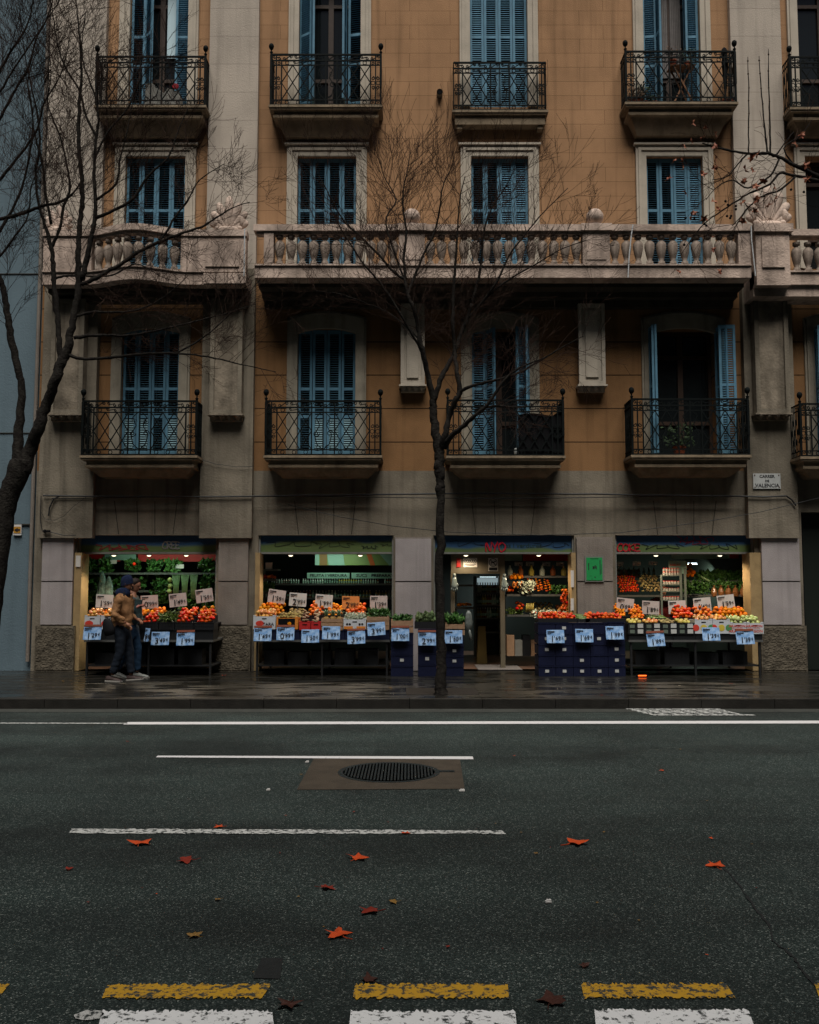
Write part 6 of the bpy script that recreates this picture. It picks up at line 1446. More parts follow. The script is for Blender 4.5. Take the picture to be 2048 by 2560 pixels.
# --- fourth window
def d_lab(t, x0, x1, z0, z1, Y):
    q = MB(); w_ = x1 - x0
    for u in (.75,): 
        for v in (.08, .56): q.box(x0 + w_ * (u - .17), x0 + w_ * (u + .17), Y - .008, Y - .0065, z0 + (z1 - z0) * v, z0 + (z1 - z0) * (v + .36))
    q.build('white_label', M_labelw, t); q = MB()
    for v in (.1, .55): q.box(x0 + w_ * .1, x0 + w_ * .4, Y - .008, Y - .0065, z0 + (z1 - z0) * v, z0 + (z1 - z0) * (v + .3))
    q.build('dull_print', mat('dull_green_print', (.12, .15, .12), .6), t)
for k in range(4):
    x_ = 1571 + k * 41.5; fk = ('pear', 'apple', 'potato', 'pear')[k]
    put(x_, x_ + 40, 1557, 1586, M_blk, 'plastic', f'black basket with white labels on the fourth stand, {ordn(k)} from the left', fk, f'small yellowish fruit in the {ordn(k)} labelled black basket', f'fruit in the {ordn(k)} black basket', d_lab, dome=.02, layers=1, rise=.05, maxn=22)
def d_dots(t, x0, x1, z0, z1, Y):
    for u, m_, nm in ((.06, M_pic, 'red_print'), (.5, M_picy, 'yellow_print'), (.93, M_picg, 'green_print')):
        q = MB(); q.ball((x0 + (x1 - x0) * u, Y - .002, z0 + (z1 - z0) * .42), (z1 - z0) * .25, 12, sy=.03); q.build(nm, m_, t)
put(1738, 1781, 1550, 1584, M_cbox, 'carton', 'white carton with coloured fruit discs on the fourth stand, left of two', 'apple', 'red apple in the left disc printed carton', 'red apples in the left disc carton', d_dots, layers=1)
put(1783, 1825, 1550, 1584, M_cbox, 'carton', 'white carton with coloured fruit discs on the fourth stand, right of two', 'apple', 'red apple in the right disc printed carton', 'red apples in the right disc carton', d_dots, layers=1)
def d_ara(t, x0, x1, z0, z1, Y):
    for v in (.72, .25): put_text('ARAGON', t, ((x0 + x1) / 2 - .02, Y - .003, z0 + (z1 - z0) * v), .062, M_pic, bold=.001, ext=.001, sx=1.1)
    q = MB(); q.box(x0 + .01, x1 - .06, Y - .003, Y - .0005, (z0 + z1) / 2 - .004, (z0 + z1) / 2 + .002); q.build('red_line', M_pic, t)
    q = MB(); q.box(x1 - .075, x1 - .01, Y - .003, Y - .0005, z0 + .01, z0 + .09); q.build('paper_label', M_labelw, t)
put(1826, 1866, 1558, 1585, M_cbox, 'carton', 'white carton lettered ARAGON in red, left of two', 'green_apple', 'green yellow apple in the left ARAGON carton', 'green apples in the left carton', d_ara, dome=.03)
put(1868, 1909, 1558, 1585, M_cbox, 'carton', 'white carton lettered ARAGON in red, right of two at the stand end', 'green_apple', 'green yellow apple in the right ARAGON carton', 'green apples in the right carton', d_ara, dome=.03)
put2(1575, 1618, 'mandarin', 'dark crate of mandarins at the left end of the fourth step', 'mandarin at the left end of the fourth step', 'mandarins at the left of the fourth step', top=1546, rise=.2, layers=3)
put2(1620, 1680, 'courgette', 'dark crate of courgettes on the fourth step', 'courgette on the fourth step', 'courgettes', top=1546, layers=1, rise=.05, dome=.01)
put2(1682, 1740, 'tomato', 'dark crate heaped with red tomatoes on the fourth step', 'red tomato heaped on the fourth step', 'tomatoes on the fourth step', top=1545, rise=.2, dome=.08, layers=3, maxn=80)
put2(1742, 1790, 'persimmon', 'dark crate of orange fruit behind the disc printed cartons', 'orange fruit behind the disc printed cartons', 'orange fruit behind the disc cartons', top=1540, rise=.14)
put2(1792, 1880, 'orange', 'wide dark crate of big oranges at the right end of the fourth step', 'big orange at the right end of the fourth step', 'oranges at the right of the fourth step', top=1541, rise=.16, dome=.05, layers=3, maxn=90)
# --- stacks of navy crates beside the doorway, each crate a thing
def stack(px0, px1, py_top, py_bot, n, lab, Y=16.06, tags=()):
    a, b_ = P(px0, 1640, Y).x + .004, P(px1, 1640, Y).x - .004; z0 = ZS; zt = P(1024, py_top, Y).z; h = (zt - z0) / n
    for k in range(n):
        t = thing('plastic_crate', f'navy blue crate, {"bottom" if k == 0 else "top" if k == n - 1 else ordn(k) + " from the bottom"} of {lab}', 'crate', ((a + b_) / 2, Y, z0 + k * h), 'stacked navy crates')
        q = MB(); za, zb = z0 + k * h + .002, z0 + (k + 1) * h - .002; crate_shell(q, a, b_, Y, Y + .5, za, zb - .02); q.box(a - .004, b_ + .004, Y - .008, Y + .014, zb - .019, zb); q.box(a + .0, b_ - .0, Y - .004, Y - .0005, za, za + .012)
        for j in range(3): xx = a + (b_ - a) * (j + .5) / 3; q.box(xx - .008, xx + .008, Y - .005, Y - .0006, za + .013, zb - .022)
        q.build('shell', M_navy, t)
        if k in tags: q = MB(); q.box((a + b_) / 2 - .035, (a + b_) / 2 + .03, Y - .012, Y - .0105, za + h * .35, za + h * .62); q.build('paper_label', M_labelw, t)
    return a, b_, zt
Ys = 16.06
a, b_, zt = stack(977, 1034, 1582, 1690, 4, 'the stack left of the artichoke stack', tags=(1,)); A1 = (a, b_, zt)
a, b_, zt = stack(1045, 1092, 1572, 1690, 4, 'the stack under the artichokes', tags=(1,)); A2 = (a, b_, zt)
a, b_, zt = stack(1113, 1160, 1588, 1690, 4, 'the stack right of the tree', tags=(1, 2, 3)); A3 = (a, b_, zt)
cols5 = []
for k in range(5): cols5.append(stack(1346 + k * 43.6, 1346 + (k + 1) * 43.6, 1556 if k < 4 else 1554, 1690, 5, f'the {ordn(k)} column right of the doorway', tags=((0, 2, 3), (0, 2, 3, 4), (0, 1), (0, 3), (0, 1, 2))[k]))
def put3(A_, fk, label, flabel, fgroup, ck='wood', h=.13, maxn=40, m=None, **kw):
    x0, x1, z = A_; t = thing('wooden_crate' if ck == 'wood' else 'plastic_crate', label, 'crate', ((x0 + x1) / 2, Ys, z), 'crates of produce'); q = MB()
    if ck == 'wood':
        for za in (z + .004, z + .004 + h * .52): q.box(x0, x1, Ys - .004, Ys + .006, za, za + h * .4); q.box(x0, x1, Ys + .39, Ys + .40, za, za + h * .4); q.box(x0, x0 + .008, Ys + .007, Ys + .389, za, za + h * .4); q.box(x1 - .008, x1, Ys + .007, Ys + .389, za, za + h * .4)
        for x_ in (x0 + .002, x1 - .03): q.box(x_, x_ + .028, Ys + .0065, Ys + .03, z + .002, z + h + .02)
        q.build('slats', m or M_crw, t)
    else:
        crate_shell(q, x0, x1, Ys, Ys + .42, z + .002, z + h); q.build('shell', m or M_blk, t)
    if fk: heap(fk, x0 + .01, x1 - .01, Ys + .02, Ys + .38, z + h - .03, z + h + .05, flabel, fgroup, maxn=maxn, **kw)
    return t, x0, x1, z + h
t, x0, x1, z = put3((A1[0], A1[1], A1[2]), None, 'raw wooden crate of greens left of the artichokes', '', '', h=.22)
leafy('leafy_bunch', 'green leaves in the raw wooden crate left of the artichokes', (x0 + x1) / 2, Ys + .2, z - .03, .14, .14, .06, M_gre, 130, .09, .5)
t, x0, x1, z = put3((A2[0] - .06, A2[1] + .02, A2[2]), 'artichoke', 'dark crate heaped with artichokes left of the tree', 'artichoke heaped left of the tree trunk', 'artichokes', ck='plastic', h=.12, dome=.08, layers=3, maxn=45)
t, x0, x1, z = put3((A3[0], A3[1] + .02, A3[2]), None, 'slatted reddish wooden crate right of the tree', '', '', h=.20)
leafy('leafy_bunch', 'large leafy greens spilling from the slatted crate right of the tree', (x0 + x1) / 2 - .05, Ys + .2, z - .03, .20, .14, .12, M_gre, 220, .14, .5)
c0, c1 = cols5[0][0], cols5[2][0]
t, x0, x1, z = put3((c0, cols5[1][1] + .08, cols5[0][2]), 'tomato', 'black crate of orange red tomatoes on the blue stack nearest the doorway', 'orange red tomato in the crate nearest the doorway', 'tomatoes nearest the doorway', ck='plastic', h=.07, dome=.07, layers=3, maxn=80)
t, x0, x1, z = put3((cols5[2][0] + .08, cols5[2][1], cols5[2][2]), 'courgette', 'black crate of dark vegetables between the two tomato crates', 'yellow green vegetable between the two tomato crates', 'vegetables between the tomato crates', ck='plastic', h=.06, layers=1, dome=.01)
t, x0, x1, z = put3((cols5[3][0] - .08, cols5[4][1], cols5[3][2]), 'tomato', 'black crate of orange red tomatoes at the right end of the blue stack', 'orange red tomato at the right end of the blue stack', 'tomatoes on the right of the blue stack', ck='plastic', h=.07, dome=.06, layers=3, maxn=80)
t, x0, x1, z = put2(1540, 1572, 'mandarin', 'dark crate of mandarins behind the pier side tomatoes', 'mandarin behind the pier side tomatoes', 'mandarins behind the pier side tomatoes', top=1540, rise=.18) + (0,)
# a brown leather-like bag with wipes hanging at the corner of the right tree stack
q = P(1165, 1550, 16.0); mb = MB(); mb.lathe([(.02, .16), (.05, .1), (.07, -.05), (.05, -.16), (.01, -.18)], (q.x + .05, Ys, q.z), 9, sy=.5); mb.tube([(q.x + .06, Ys, q.z - .15), (q.x + .09, Ys, q.z - .35)], [.02, .03], 6)
solo(mb, 'plastic_bag_roll', mat('grey_plastic_bag', (.20, .22, .20), .35, .8, 12, vdark=.3), 'crumpled grey plastic bags hanging at the doorway end of the slatted crate', 'bag', (q.x, Ys, q.z), smooth=True)

# small glowing light at the foot of the fourth stand, mirrored in the wet paving
q = G(1606, 1693, ZS); t = thing('ground_light', 'small glowing orange light on the wet pavement at the foot of the fourth stand', 'lamp', tuple(q))
MB().box(q.x - .10, q.x + .10, q.y + .001, q.y + .05, ZS + .001, ZS + .042).build('housing', M_black, t)
MB().box(q.x - .07, q.x + .07, q.y - .008, q.y, ZS + .018, ZS + .036).build('lens', mat('lit_orange_lens', (1, .25, .05), .4, emit=(1.0, .10, .01), estr=3.0), t)
# ------------------------------------------------------------------ inside the shop
RI = random.Random(77)
M_shelf = mat('shop_shelf', (.12, .13, .11), .4, metal=.2); M_signg = mat('pale_green_sign', (.22, .34, .27), .5); M_red = mat('red_valance', (.42, .015, .012), .5); M_green = mat('printed_mural_green', (.17, .22, .07), .5)
M_door = mat('brown_door_panel', (.15, .125, .085), .5, .3, 4)
def bx(px0, px1, py0, py1, Y, d, m, name, label, cat='sign', group=None):
    a, b_ = P(px0, py1, Y), P(px1, py0, Y); mb = MB(); mb.box(a.x, b_.x, Y, Y + d, a.z, b_.z); return solo(mb, name, m, label, cat, ((a.x + b_.x) / 2, Y, a.z), group)
def shelf(px0, px1, py, Y, d, label, m=None):
    a, b_ = P(px0, py, Y), P(px1, py, Y); t = thing('wall_shelf', label, 'shelf', (a.x, Y, a.z), 'shelves inside the shop'); MB().box(a.x, b_.x, Y, Y + d, a.z - .025, a.z).build('board', m or M_shelf, t)
    MB().box(a.x, b_.x, Y - .012, Y - .0005, a.z - .035, a.z + .004).build('edge_strip', M_steel, t); MB().box(a.x, a.x + .03, Y + d - .03, Y + d, a.z - .4, a.z - .026).build('upright', M_shelf, t); return a.x, b_.x, a.z
# window 1: greens and hanging bags
Yi = YF + .9
for (x0, x1, py, lb) in ((208, 540, 1530, 'long low shelf of greens inside the first window'), (208, 540, 1476, 'middle shelf of greens inside the first window'), (208, 540, 1432, 'high shelf of greens inside the first window')): shelf(x0, x1, py, Yi, .5, lb)
M_lett = mat('lettuce_leaf', (.08, .20, .04), .5, .7, 10, vdark=.4, spec=.4); M_leek = mat('celery_stalk', (.18, .28, .12), .4, .6, 10, spec=.5)
gk = 0
for px, py, w_, m, wd in ((228, 1470, .10, M_lett, 'dark lettuce'), (262, 1474, .11, M_gre, 'dark cabbage'), (300, 1474, .11, M_gre, 'dark chard'), (345, 1475, .11, M_gre, 'spinach'), (400, 1475, .11, M_gre, 'parsley'), (520, 1474, .11, M_lett, 'leafy green'), (225, 1430, .09, M_gre, 'leaf'), (262, 1430, .10, M_lett, 'salad'), (330, 1430, .10, M_gre, 'mint'), (385, 1432, .1, M_gre, 'chard'), (430, 1432, .1, M_lett, 'salad'), (515, 1430, .1, M_gre, 'spinach'), (235, 1526, .1, M_gre, 'kale'), (300, 1526, .1, M_lett, 'cabbage'), (480, 1522, .1, M_gre, 'kale'), (525, 1522, .09, M_gre, 'chard')):
    c = P(px, py, Yi + .1); gk += 1
    leafy('greens_bunch', f'{wd} bunch on the {"high" if py < 1440 else "middle" if py < 1500 else "low"} shelf of the first window at {("left end","left","centre","right","right end")[min(4, int((px - 205) / 67))]} {gk}'.rsplit(' ', 1)[0], c.x, Yi + .16, c.z + .0, w_, .1, .20, m, 120, .12, .5, 'bunches of greens inside the first window')
for px, lb in ((440, 'left'), (462, 'middle'), (484, 'right')):
    c = P(px, 1478, Yi - .12); mb = MB()
    for k in range(7): xx = c.x + (k - 3) * .012; mb.tube([(xx, Yi - .12, c.z - .16), (xx * 1.0 + (k - 3) * .004, Yi - .12, c.z + .1), (xx + (k - 3) * .012, Yi - .12, c.z + .32)], [.012, .010, .004], 5)
    solo(mb, 'celery_bunch', M_leek, f'{lb} shiny bagged celery bunch of the three standing in the first window', 'celery', (c.x, Yi - .12, c.z), 'bagged celery', smooth=True)
for px, py in ((425, 1450), (426, 1465), (424, 1478)):
    c = P(px, py, Yi - .03); mb = MB(); mb.ball(tuple(c), .05, 12); solo(mb, 'cauliflower', M_gra, {1450: 'top', 1465: 'middle', 1478: 'bottom'}[py] + ' pale green cabbage head left of the celery', 'cabbage', tuple(c), 'pale cabbage heads', smooth=True)
# plastic sheen: hanging clear bags
M_film = mat('crinkled_clear_film', (.20, .30, .26), .15, .8, 14, spec=.8, bump=1, bscale=18, vdark=.2)
for px, py, h, lb in ((255, 1462, .5, 'left'), (272, 1470, .45, 'right')):
    c = P(px, py, Yi - .2); mb = MB(); mb.lathe([(.02, h / 2), (.06, h * .3), (.085, 0), (.09, -h * .35), (.05, -h / 2), (.01, -h / 2)], tuple(c), 9, sy=.5); solo(mb, 'plastic_bag', M_film, f'{lb} clear plastic bag of greens hanging in the first window', 'bag', tuple(c), 'hanging clear bags')
bx(208, 300, 1386, 1404, Yi + .3, .03, M_red, 'valance', 'red strip at the top left inside the first window', 'valance'); bx(262, 340, 1386, 1400, Yi + .25, .02, M_signg, 'shop_sign', 'pale green sign over the greens of the first window'); bx(345, 541, 1386, 1404, Yi + .3, .03, M_red, 'valance', 'long dark red strip at the top right inside the first window', 'valance')
for k, (a_, b2, py) in enumerate(((245, 262, 1402), (276, 292, 1400), (312, 334, 1405), (418, 460, 1411), (494, 518, 1411))): bx(a_, b2, py, py + 10, Yi + .1, .01, M_tagw, 'shelf_ticket', f'small white ticket under the valance of the first window, {ordn(k)} from the left', 'ticket', 'small tickets inside the first window')
c = P(336, 1410, Yi - .05); mb = MB(); mb.ball(tuple(c), .035, 10); solo(mb, 'pepper', M_to, 'single bright red pepper under the ticket in the first window', 'pepper', tuple(c), smooth=True)
heap('mandarin', P(500, 1447, Yi).x, P(541, 1447, Yi).x, Yi + .02, Yi + .2, P(1, 1447, Yi).z, P(1, 1445, Yi).z, 'mandarin on the high shelf at the right end of the first window', 'mandarins on the high shelf', layers=1)
# window 2: mural, signs, shelves of bottles
Yj = YF + 2.6
t = thing('wall_mural', 'green wall mural with pale, brown and orange stripes inside the second window', 'mural', tuple(P(880, 1413, Yj)))
def strip(px0, px1, m, name, slant=0, Y=Yj - .004):
    a, b_, c, d_ = P(px0, 1384, Y), P(px1, 1384, Y), P(px1 + slant, 1413, Y), P(px0 + slant, 1413, Y); MB().prism([(a.x, a.z), (b_.x, b_.z), (c.x, c.z), (d_.x, d_.z)], 'y', Y, Y + .003).build(name, m, t)
a, b_ = P(788, 1413, Yj), P(990, 1384, Yj); MB().box(a.x, b_.x, Yj, Yj + .03, a.z, b_.z).build('panel', M_green, t)
strip(788, 798, M_signg, 'pale_stripe'); strip(800, 818, mat('mural_brown', (.20, .10, .03), .6), 'brown_stripe'); strip(818, 858, M_signg, 'pale_stripe', 4); strip(916, 928, mat('mural_orange', (.45, .09, .02), .6), 'orange_stripe', 10); strip(948, 990, M_signg, 'pale_shape', 25)
for (x0, x1, s, sz, lb, xs) in ((768, 874, 'FRUITA I VERDURA', .082, 'pale green shop sign reading FRUITA I VERDURA', 821), (879, 985, 'SUCS   PREPARATS', .09, 'pale green shop sign reading SUCS PREPARATS', 940)):
    Y = Yj - .1; a, b_ = P(x0, 1446, Y), P(x1, 1432, Y); t = thing('shop_sign', lb, 'sign', tuple(a)); MB().box(a.x, b_.x, Y, Y + .03, a.z, b_.z).build('board', M_signg, t); put_text(s, t, (P(xs, 1439, Y).x, Y - .003, (a.z + b_.z) / 2), sz, M_ink, bold=.002, sx=1.12)
M_bott = [mat('amber_bottle', (.16, .05, .015), .2, spec=.7), mat('milky_bottle', (.30, .33, .27), .3, spec=.6), mat('green_bottle', (.03, .08, .04), .2, spec=.7), mat('yellow_bottle', (.28, .22, .04), .25, spec=.6)]
M_cap = mat('white_cap', (.4, .38, .36), .5)
BM = {}
def bottle_mesh(k):
    if k not in BM:
        q = MB(); q.lathe([(.028, 0), (.030, .01), (.030, .13), (.012, .175), (.012, .20)], (0, 0, 0), 9, 0); q.lathe([(.014, .20), (.014, .222)], (0, 0, 0), 8, 1); q.lathe([(.0305, .04), (.0305, .10)], (0, 0, 0), 9, 2)
        BM[k] = q.mesh('bottle', [M_bott[k], M_cap, M_signg], None, False)
    return BM[k]
def bottles(px0, px1, py, Y, wd, n=None):
    x0, x1, z = shelf(px0, px1, py, Y, .3, f'shelf carrying the {wd}'); k = 0; n = n or int((x1 - x0) / (.05 if wd[0] == 'u' else .066)); sc_ = .46 if wd[0] == 'u' else .68
    for i in range(n):
        if RI.random() < .06: continue
        o = bpy.data.objects.new('bottle', bottle_mesh([1, 0, 1, 2, 3][int(i / 9 + RI.random()) % 5] if wd != 'lower bottle row' else [1, 0, 1, 2, 3][(i // 8) % 5])); col.objects.link(o); o.location = (x0 + (i + .5) * (x1 - x0) / n, Y + .06 + RI.uniform(-.01, .01), z + .001)
        s = RI.uniform(.93, 1.05) * sc_; o.scale = (s * 1.25, s * 1.25, s); tag(o, f'small juice bottle standing in the {wd} of the second window', 'bottle', f'bottles of the {wd}')
bottles(652, 984, 1459, Yj - .3, 'upper bottle row'); bottles(652, 984, 1494, Yj - .3, 'lower bottle row')
shelf(652, 695, 1423, YF + 1.0, .4, 'short high shelf at the left of the second window'); heap('tomato', P(652, 1446, YF + 1).x, P(690, 1446, YF + 1).x, YF + 1.0, YF + 1.15, P(1, 1446, YF + 1).z, P(1, 1444, YF + 1).z, 'red tomato on the small shelf at the left of the second window', 'tomatoes on the small shelf', layers=1)
shelf(652, 690, 1448, YF + 1.0, .4, 'short middle shelf at the left of the second window'); c = P(668, 1472, YF + 1.05); leafy('salad_pack', 'bright green bagged salad at the left inside the second window', c.x, YF + 1.1, c.z - .05, .12, .08, .15, M_lett, 160, .06, .3)
shelf(652, 690, 1480, YF + 1.0, .4, 'short low shelf at the left of the second window'); c = P(673, 1414, YF + 1.05); mb = MB(); mb.box(c.x - .07, c.x + .06, YF + 1.05, YF + 1.1, c.z - .07, c.z + .06, 0, None); solo(mb, 'leaflet_stack', M_tag, 'pinkish leaflets standing on the short high shelf', 'leaflets', tuple(c))
# doorway
Yd = YF + .45
t = thing('door_portal', 'brown panelled portal with notices over the shop doorway', 'doorway', tuple(P(1200, 1700, Yd)))
def pb(x0, x1, y0, y1, name, m=M_door, Y=Yd, d=.12):
    a, b_ = P(x0, y1, Y), P(x1, y0, Y); MB().box(a.x, b_.x, Y, Y + d, max(a.z, ZS + .006), b_.z).build(name, m, t)
pb(1128, 1262, 1386, 1434, 'header_panel'); pb(1128, 1137, 1434.5, 1700, 'door_post'); pb(1253, 1262, 1434.5, 1700, 'door_post')
def notice(x0, x1, y0, y1, label, marks):
    Y = Yd - .02; a, b_ = P(x0, y1, Y), P(x1, y0, Y); t = thing('door_notice', label, 'notice', tuple(a)); MB().box(a.x, b_.x, Y, Y + .012, a.z, b_.z).build('sheet', M_tagw, t); marks(t, a.x, b_.x, a.z, b_.z, Y - .002); return t
def m_dog(t, x0, x1, z0, z1, Y):
    cx = (x0 + x1) / 2; cz = z0 + (z1 - z0) * .66; r = (x1 - x0) * .40; q = MB(); q.tube([(cx + r * math.cos(a * PI / 12), Y, cz + r * math.sin(a * PI / 12)) for a in range(24)], .008, 4, closed=True); q.tube([(cx - r * .7, Y, cz + r * .7), (cx + r * .7, Y, cz - r * .7)], .008, 4)
    q.box(cx - r * .5, cx + r * .35, Y - .001, Y + .001, cz - r * .1, cz + r * .2); q.box(cx - r * .5, cx - r * .38, Y - .001, Y + .001, cz - r * .55, cz - r * .101); q.box(cx + r * .22, cx + r * .34, Y - .001, Y + .001, cz - r * .55, cz - r * .101); q.box(cx + r * .351, cx + r * .7, Y - .001, Y + .001, cz + r * .1, cz + r * .45); q.build('no_dogs_symbol', M_ink, t)
    q = MB(); q.box(x0 + .012, x1 - .012, Y - .001, Y + .001, z0 + .012, z0 + (z1 - z0) * .28); q.build('caption_bar', M_ink, t)
def m_3(t, x0, x1, z0, z1, Y):
    q = MB()
    for k in range(3): cx = x0 + (x1 - x0) * (k * .3 + .2); cz = z0 + (z1 - z0) * .68; q.tube([(cx + .038 * math.cos(a * PI / 8), Y, cz + .038 * math.sin(a * PI / 8)) for a in range(16)], .007, 4, closed=True); q.box(cx - .018, cx + .018, Y - .001, Y + .001, cz - .012, cz + .012)
    for k, w_ in enumerate((.8, .6)): q.box(x0 + (x1 - x0) * (.5 - w_ / 2), x0 + (x1 - x0) * (.5 + w_ / 2), Y - .001, Y + .001, z0 + (z1 - z0) * (.28 - k * .14), z0 + (z1 - z0) * (.34 - k * .14))
    q.build('pictograms', M_ink, t)
notice(1159, 1193, 1395, 1418, 'white notice with three round pictograms over the doorway', m_3); notice(1221, 1245, 1395, 1428, 'white no dogs notice over the doorway', m_dog)
bx(1142, 1152, 1396, 1418, Yd - .02, .01, M_red, 'red_sticker', 'red sticker at the left of the door header', 'sticker')
for px, lb in ((1136, 'left'), (1261, 'right')):
    c = P(px, 1458, Yd - .1); M_gl = mat('clear_glove_film', (.28, .33, .30), .25, .5, 12, spec=.7, vdark=.5) if px == 1136 else M_gl; mb = MB(); mb.lathe([(.035, .12), (.045, .06), (.055, -.02), (.065, -.07), (.03, -.10)], tuple(c), 10, sy=.45)
    for k in range(4): x_ = c.x - .045 + k * .03; mb.tube([(x_, c.y, c.z - .08), (x_ + (k - 1.5) * .006, c.y, c.z - .14 - (.02 if k in (1, 2) else 0))], .014, 6)
    mb.tube([(c.x, c.y, c.z + .12), (c.x, c.y, c.z + .18)], .03, 6); mb.tube([(c.x + .05, c.y, c.z - .0), (c.x + .075, c.y, c.z - .06)], .013, 6)
    solo(mb, 'disposable_glove', M_gl, f'clear plastic glove hanging on the {lb} door post', 'glove', tuple(c), 'hanging gloves', smooth=True)
# fridge with bottles at the back, its top lit
Yk = YF + 3.6
t = thing('drinks_fridge', 'tall dark drinks fridge with a lit top shelf at the back of the doorway', 'fridge', tuple(P(1215, 1670, Yk)))
def pk(x0, x1, y0, y1, Y, d, name, m): a, b_ = P(x0, y1, Y), P(x1, y0, Y); MB().box(a.x, b_.x, Y, Y + d, a.z, b_.z).build(name, m, t)
pk(1190, 1249, 1443, 1640, Yk + .35, .05, 'back_panel', mat('fridge_back', (.02, .03, .03), .3)); pk(1187, 1190, 1440, 1640, Yk, .34, 'side_panel', M_steel); pk(1249.5, 1252, 1440, 1640, Yk, .34, 'side_panel', M_steel)
pk(1193, 1246, 1445, 1462, Yk + .30, .03, 'lit_panel', mat('lit_fridge_back', (.5, .6, .6), .5, emit=(.7, .9, .95), estr=.35))
for py in (1482, 1512, 1545, 1580): pk(1191, 1248, py, py + 3, Yk + .02, .3, 'shelf', M_steel)
for j, py in enumerate((1481, 1511, 1544)):
    for i in range(9):
        o = bpy.data.objects.new('bottle', bottle_mesh([1, 2, 3, 0][(i // 2 + j) % 4])); col.objects.link(o); c = P(1195 + i * 6.2, py, Yk + .1); o.location = tuple(c); tag(o, f'bottle on the {("top", "second", "third")[j]} shelf of the drinks fridge', 'bottle', f'bottles on the {("top", "second", "third")[j]} fridge shelf')
for py, lb in ((1462, 'high'), (1518, 'low')): shelf(1140, 1186, py, YF + 2.0, .3, f'{lb} shelf left of the drinks fridge', M_crw)
heap('mandarin', P(1143, 1514, YF + 2).x, P(1180, 1514, YF + 2).x, YF + 2, YF + 2.2, P(1, 1515, YF + 2).z, P(1, 1513, YF + 2).z, 'small orange fruit on the low shelf left of the fridge', 'fruit left of the fridge', layers=1)
mb = MB(); a = P(1193, 1650, YF + 1.4); mb.prism([(a.x, ZS + .01), (a.x + .2, ZS + .01), (a.x + .17, ZS + .75), (a.x + .03, ZS + .75)], 'y', YF + 1.4, YF + 1.44); mb.prism([(a.x, ZS + .01), (a.x + .2, ZS + .01), (a.x + .17, ZS + .72), (a.x + .03, ZS + .72)], 'y', YF + 1.6, YF + 1.63); solo(mb, 'wet_floor_board', mat('dull_yellow_plastic', (.10, .07, .02), .5), 'yellow wet floor board standing inside the doorway', 'warning board', (a.x, YF + 1.4, ZS))
mb = MB(); a, b_ = G(1190, 1678, ZS), G(1300, 1660, ZS); mb.box(P(1195, 1670, 17.3).x, P(1305, 1670, 17.3).x, YF + .1, YF + 1.2, ZS + .006, ZS + .018)
solo(mb, 'door_mat', mat('striped_mat', (.16, .14, .13), .9, .5, 20), 'grey door mat on the brown floor of the doorway', 'mat', (1.3, YF + .3, ZS + .006))
# produce shelves right of the doorway
bx(1308, 1428, 1386, 1402, YF + 1.4, .03, M_red, 'valance', 'bright red strip over the produce shelves right of the doorway', 'valance'); bx(1262, 1305, 1386, 1402, YF + 1.4, .03, M_signg, 'shop_sign', 'pale sign with a red mark beside the door frame')
Yr_ = YF + .7
shelf(1268, 1430, 1486, Yr_, .6, 'long upper produce shelf right of the doorway'); shelf(1268, 1430, 1537, Yr_, .6, 'long lower produce shelf right of the doorway')
def hp(kind, px0, px1, py, Y, d, label, group, **kw): heap(kind, P(px0, py, Y).x, P(px1, py, Y).x, Y + .02, Y + d, P(1, py, Y).z + .02, P(1, py, Y).z + kw.pop('rise', .12), label, group, **kw)
hp('carrot', 1318, 1390, 1483, Yr_, .4, 'carrot heaped on the upper produce shelf', 'carrots on the upper produce shelf', layers=2, dome=.05, maxn=44, rise=.26)
hp('tomato', 1268, 1288, 1483, Yr_, .3, 'tomato at the left end of the upper produce shelf', 'tomatoes at the left of the upper shelf', layers=2)
hp('orange', 1272, 1312, 1452, Yr_ + .1, .3, 'fruit on top of the display over the papayas', 'fruit over the papayas', layers=1)
bx(1270, 1318, 1453, 1485, Yr_ + .1, .3, M_dark, 'display_box', 'dark display box under the papayas', 'box')
for k in range(3):
    c = P(1285 + k * 9.5, 1462, Yr_ - .0); M_pap = mat('papaya_flesh', (.75, .22, .03), .4) if k == 0 else M_pap; mb = MB(); mb.ball(tuple(c), .035, 12, sz=2.0, sy=.5); mb.ball((c.x, c.y - .016, c.z), .014, 8, sz=2.6, sy=.5, mi=1)
    solo(mb, 'papaya_half', [M_pap, M_ink], f'{("left", "middle", "right")[k]} cut papaya half of the three right of the door frame', 'papaya', tuple(c), 'cut papaya halves', smooth=True)
leafy('lettuce_pile', 'wrapped lettuces beside the papayas right of the door frame', P(1318, 1470, Yr_).x, Yr_ + .05, P(1, 1484, Yr_).z, .12, .1, .22, M_pale, 150, .09, .4)
leafy('herb_pile', 'dark green herbs at the right end of the upper produce shelf', P(1400, 1470, Yr_).x, Yr_ + .15, P(1, 1484, Yr_).z, .14, .1, .12, M_gre, 150, .08, .4)
leafy('green_beans', 'green beans on the lower produce shelf beside the door frame', P(1290, 1530, Yr_).x, Yr_ + .15, P(1, 1536, Yr_).z, .14, .12, .08, M_lim, 180, .09, .2, blade=.1)
hp('tomato', 1290, 1312, 1530, Yr_ - .05, .2, 'bright red tomato on the lower produce shelf', 'tomatoes on the lower produce shelf', layers=2)
for k in range(5):
    c = P(1315 + k * 4, 1520, Yr_); mb = MB(); mb.tube([(c.x, c.y, c.z - .08), (c.x + .01, c.y - .02, c.z), (c.x + .02, c.y, c.z + .09)], [.012, .018, .01], 7); solo(mb, 'banana', M_pear, 'yellow green banana of the bunch on the lower produce shelf', 'banana', tuple(c), 'bananas on the lower shelf', smooth=True)
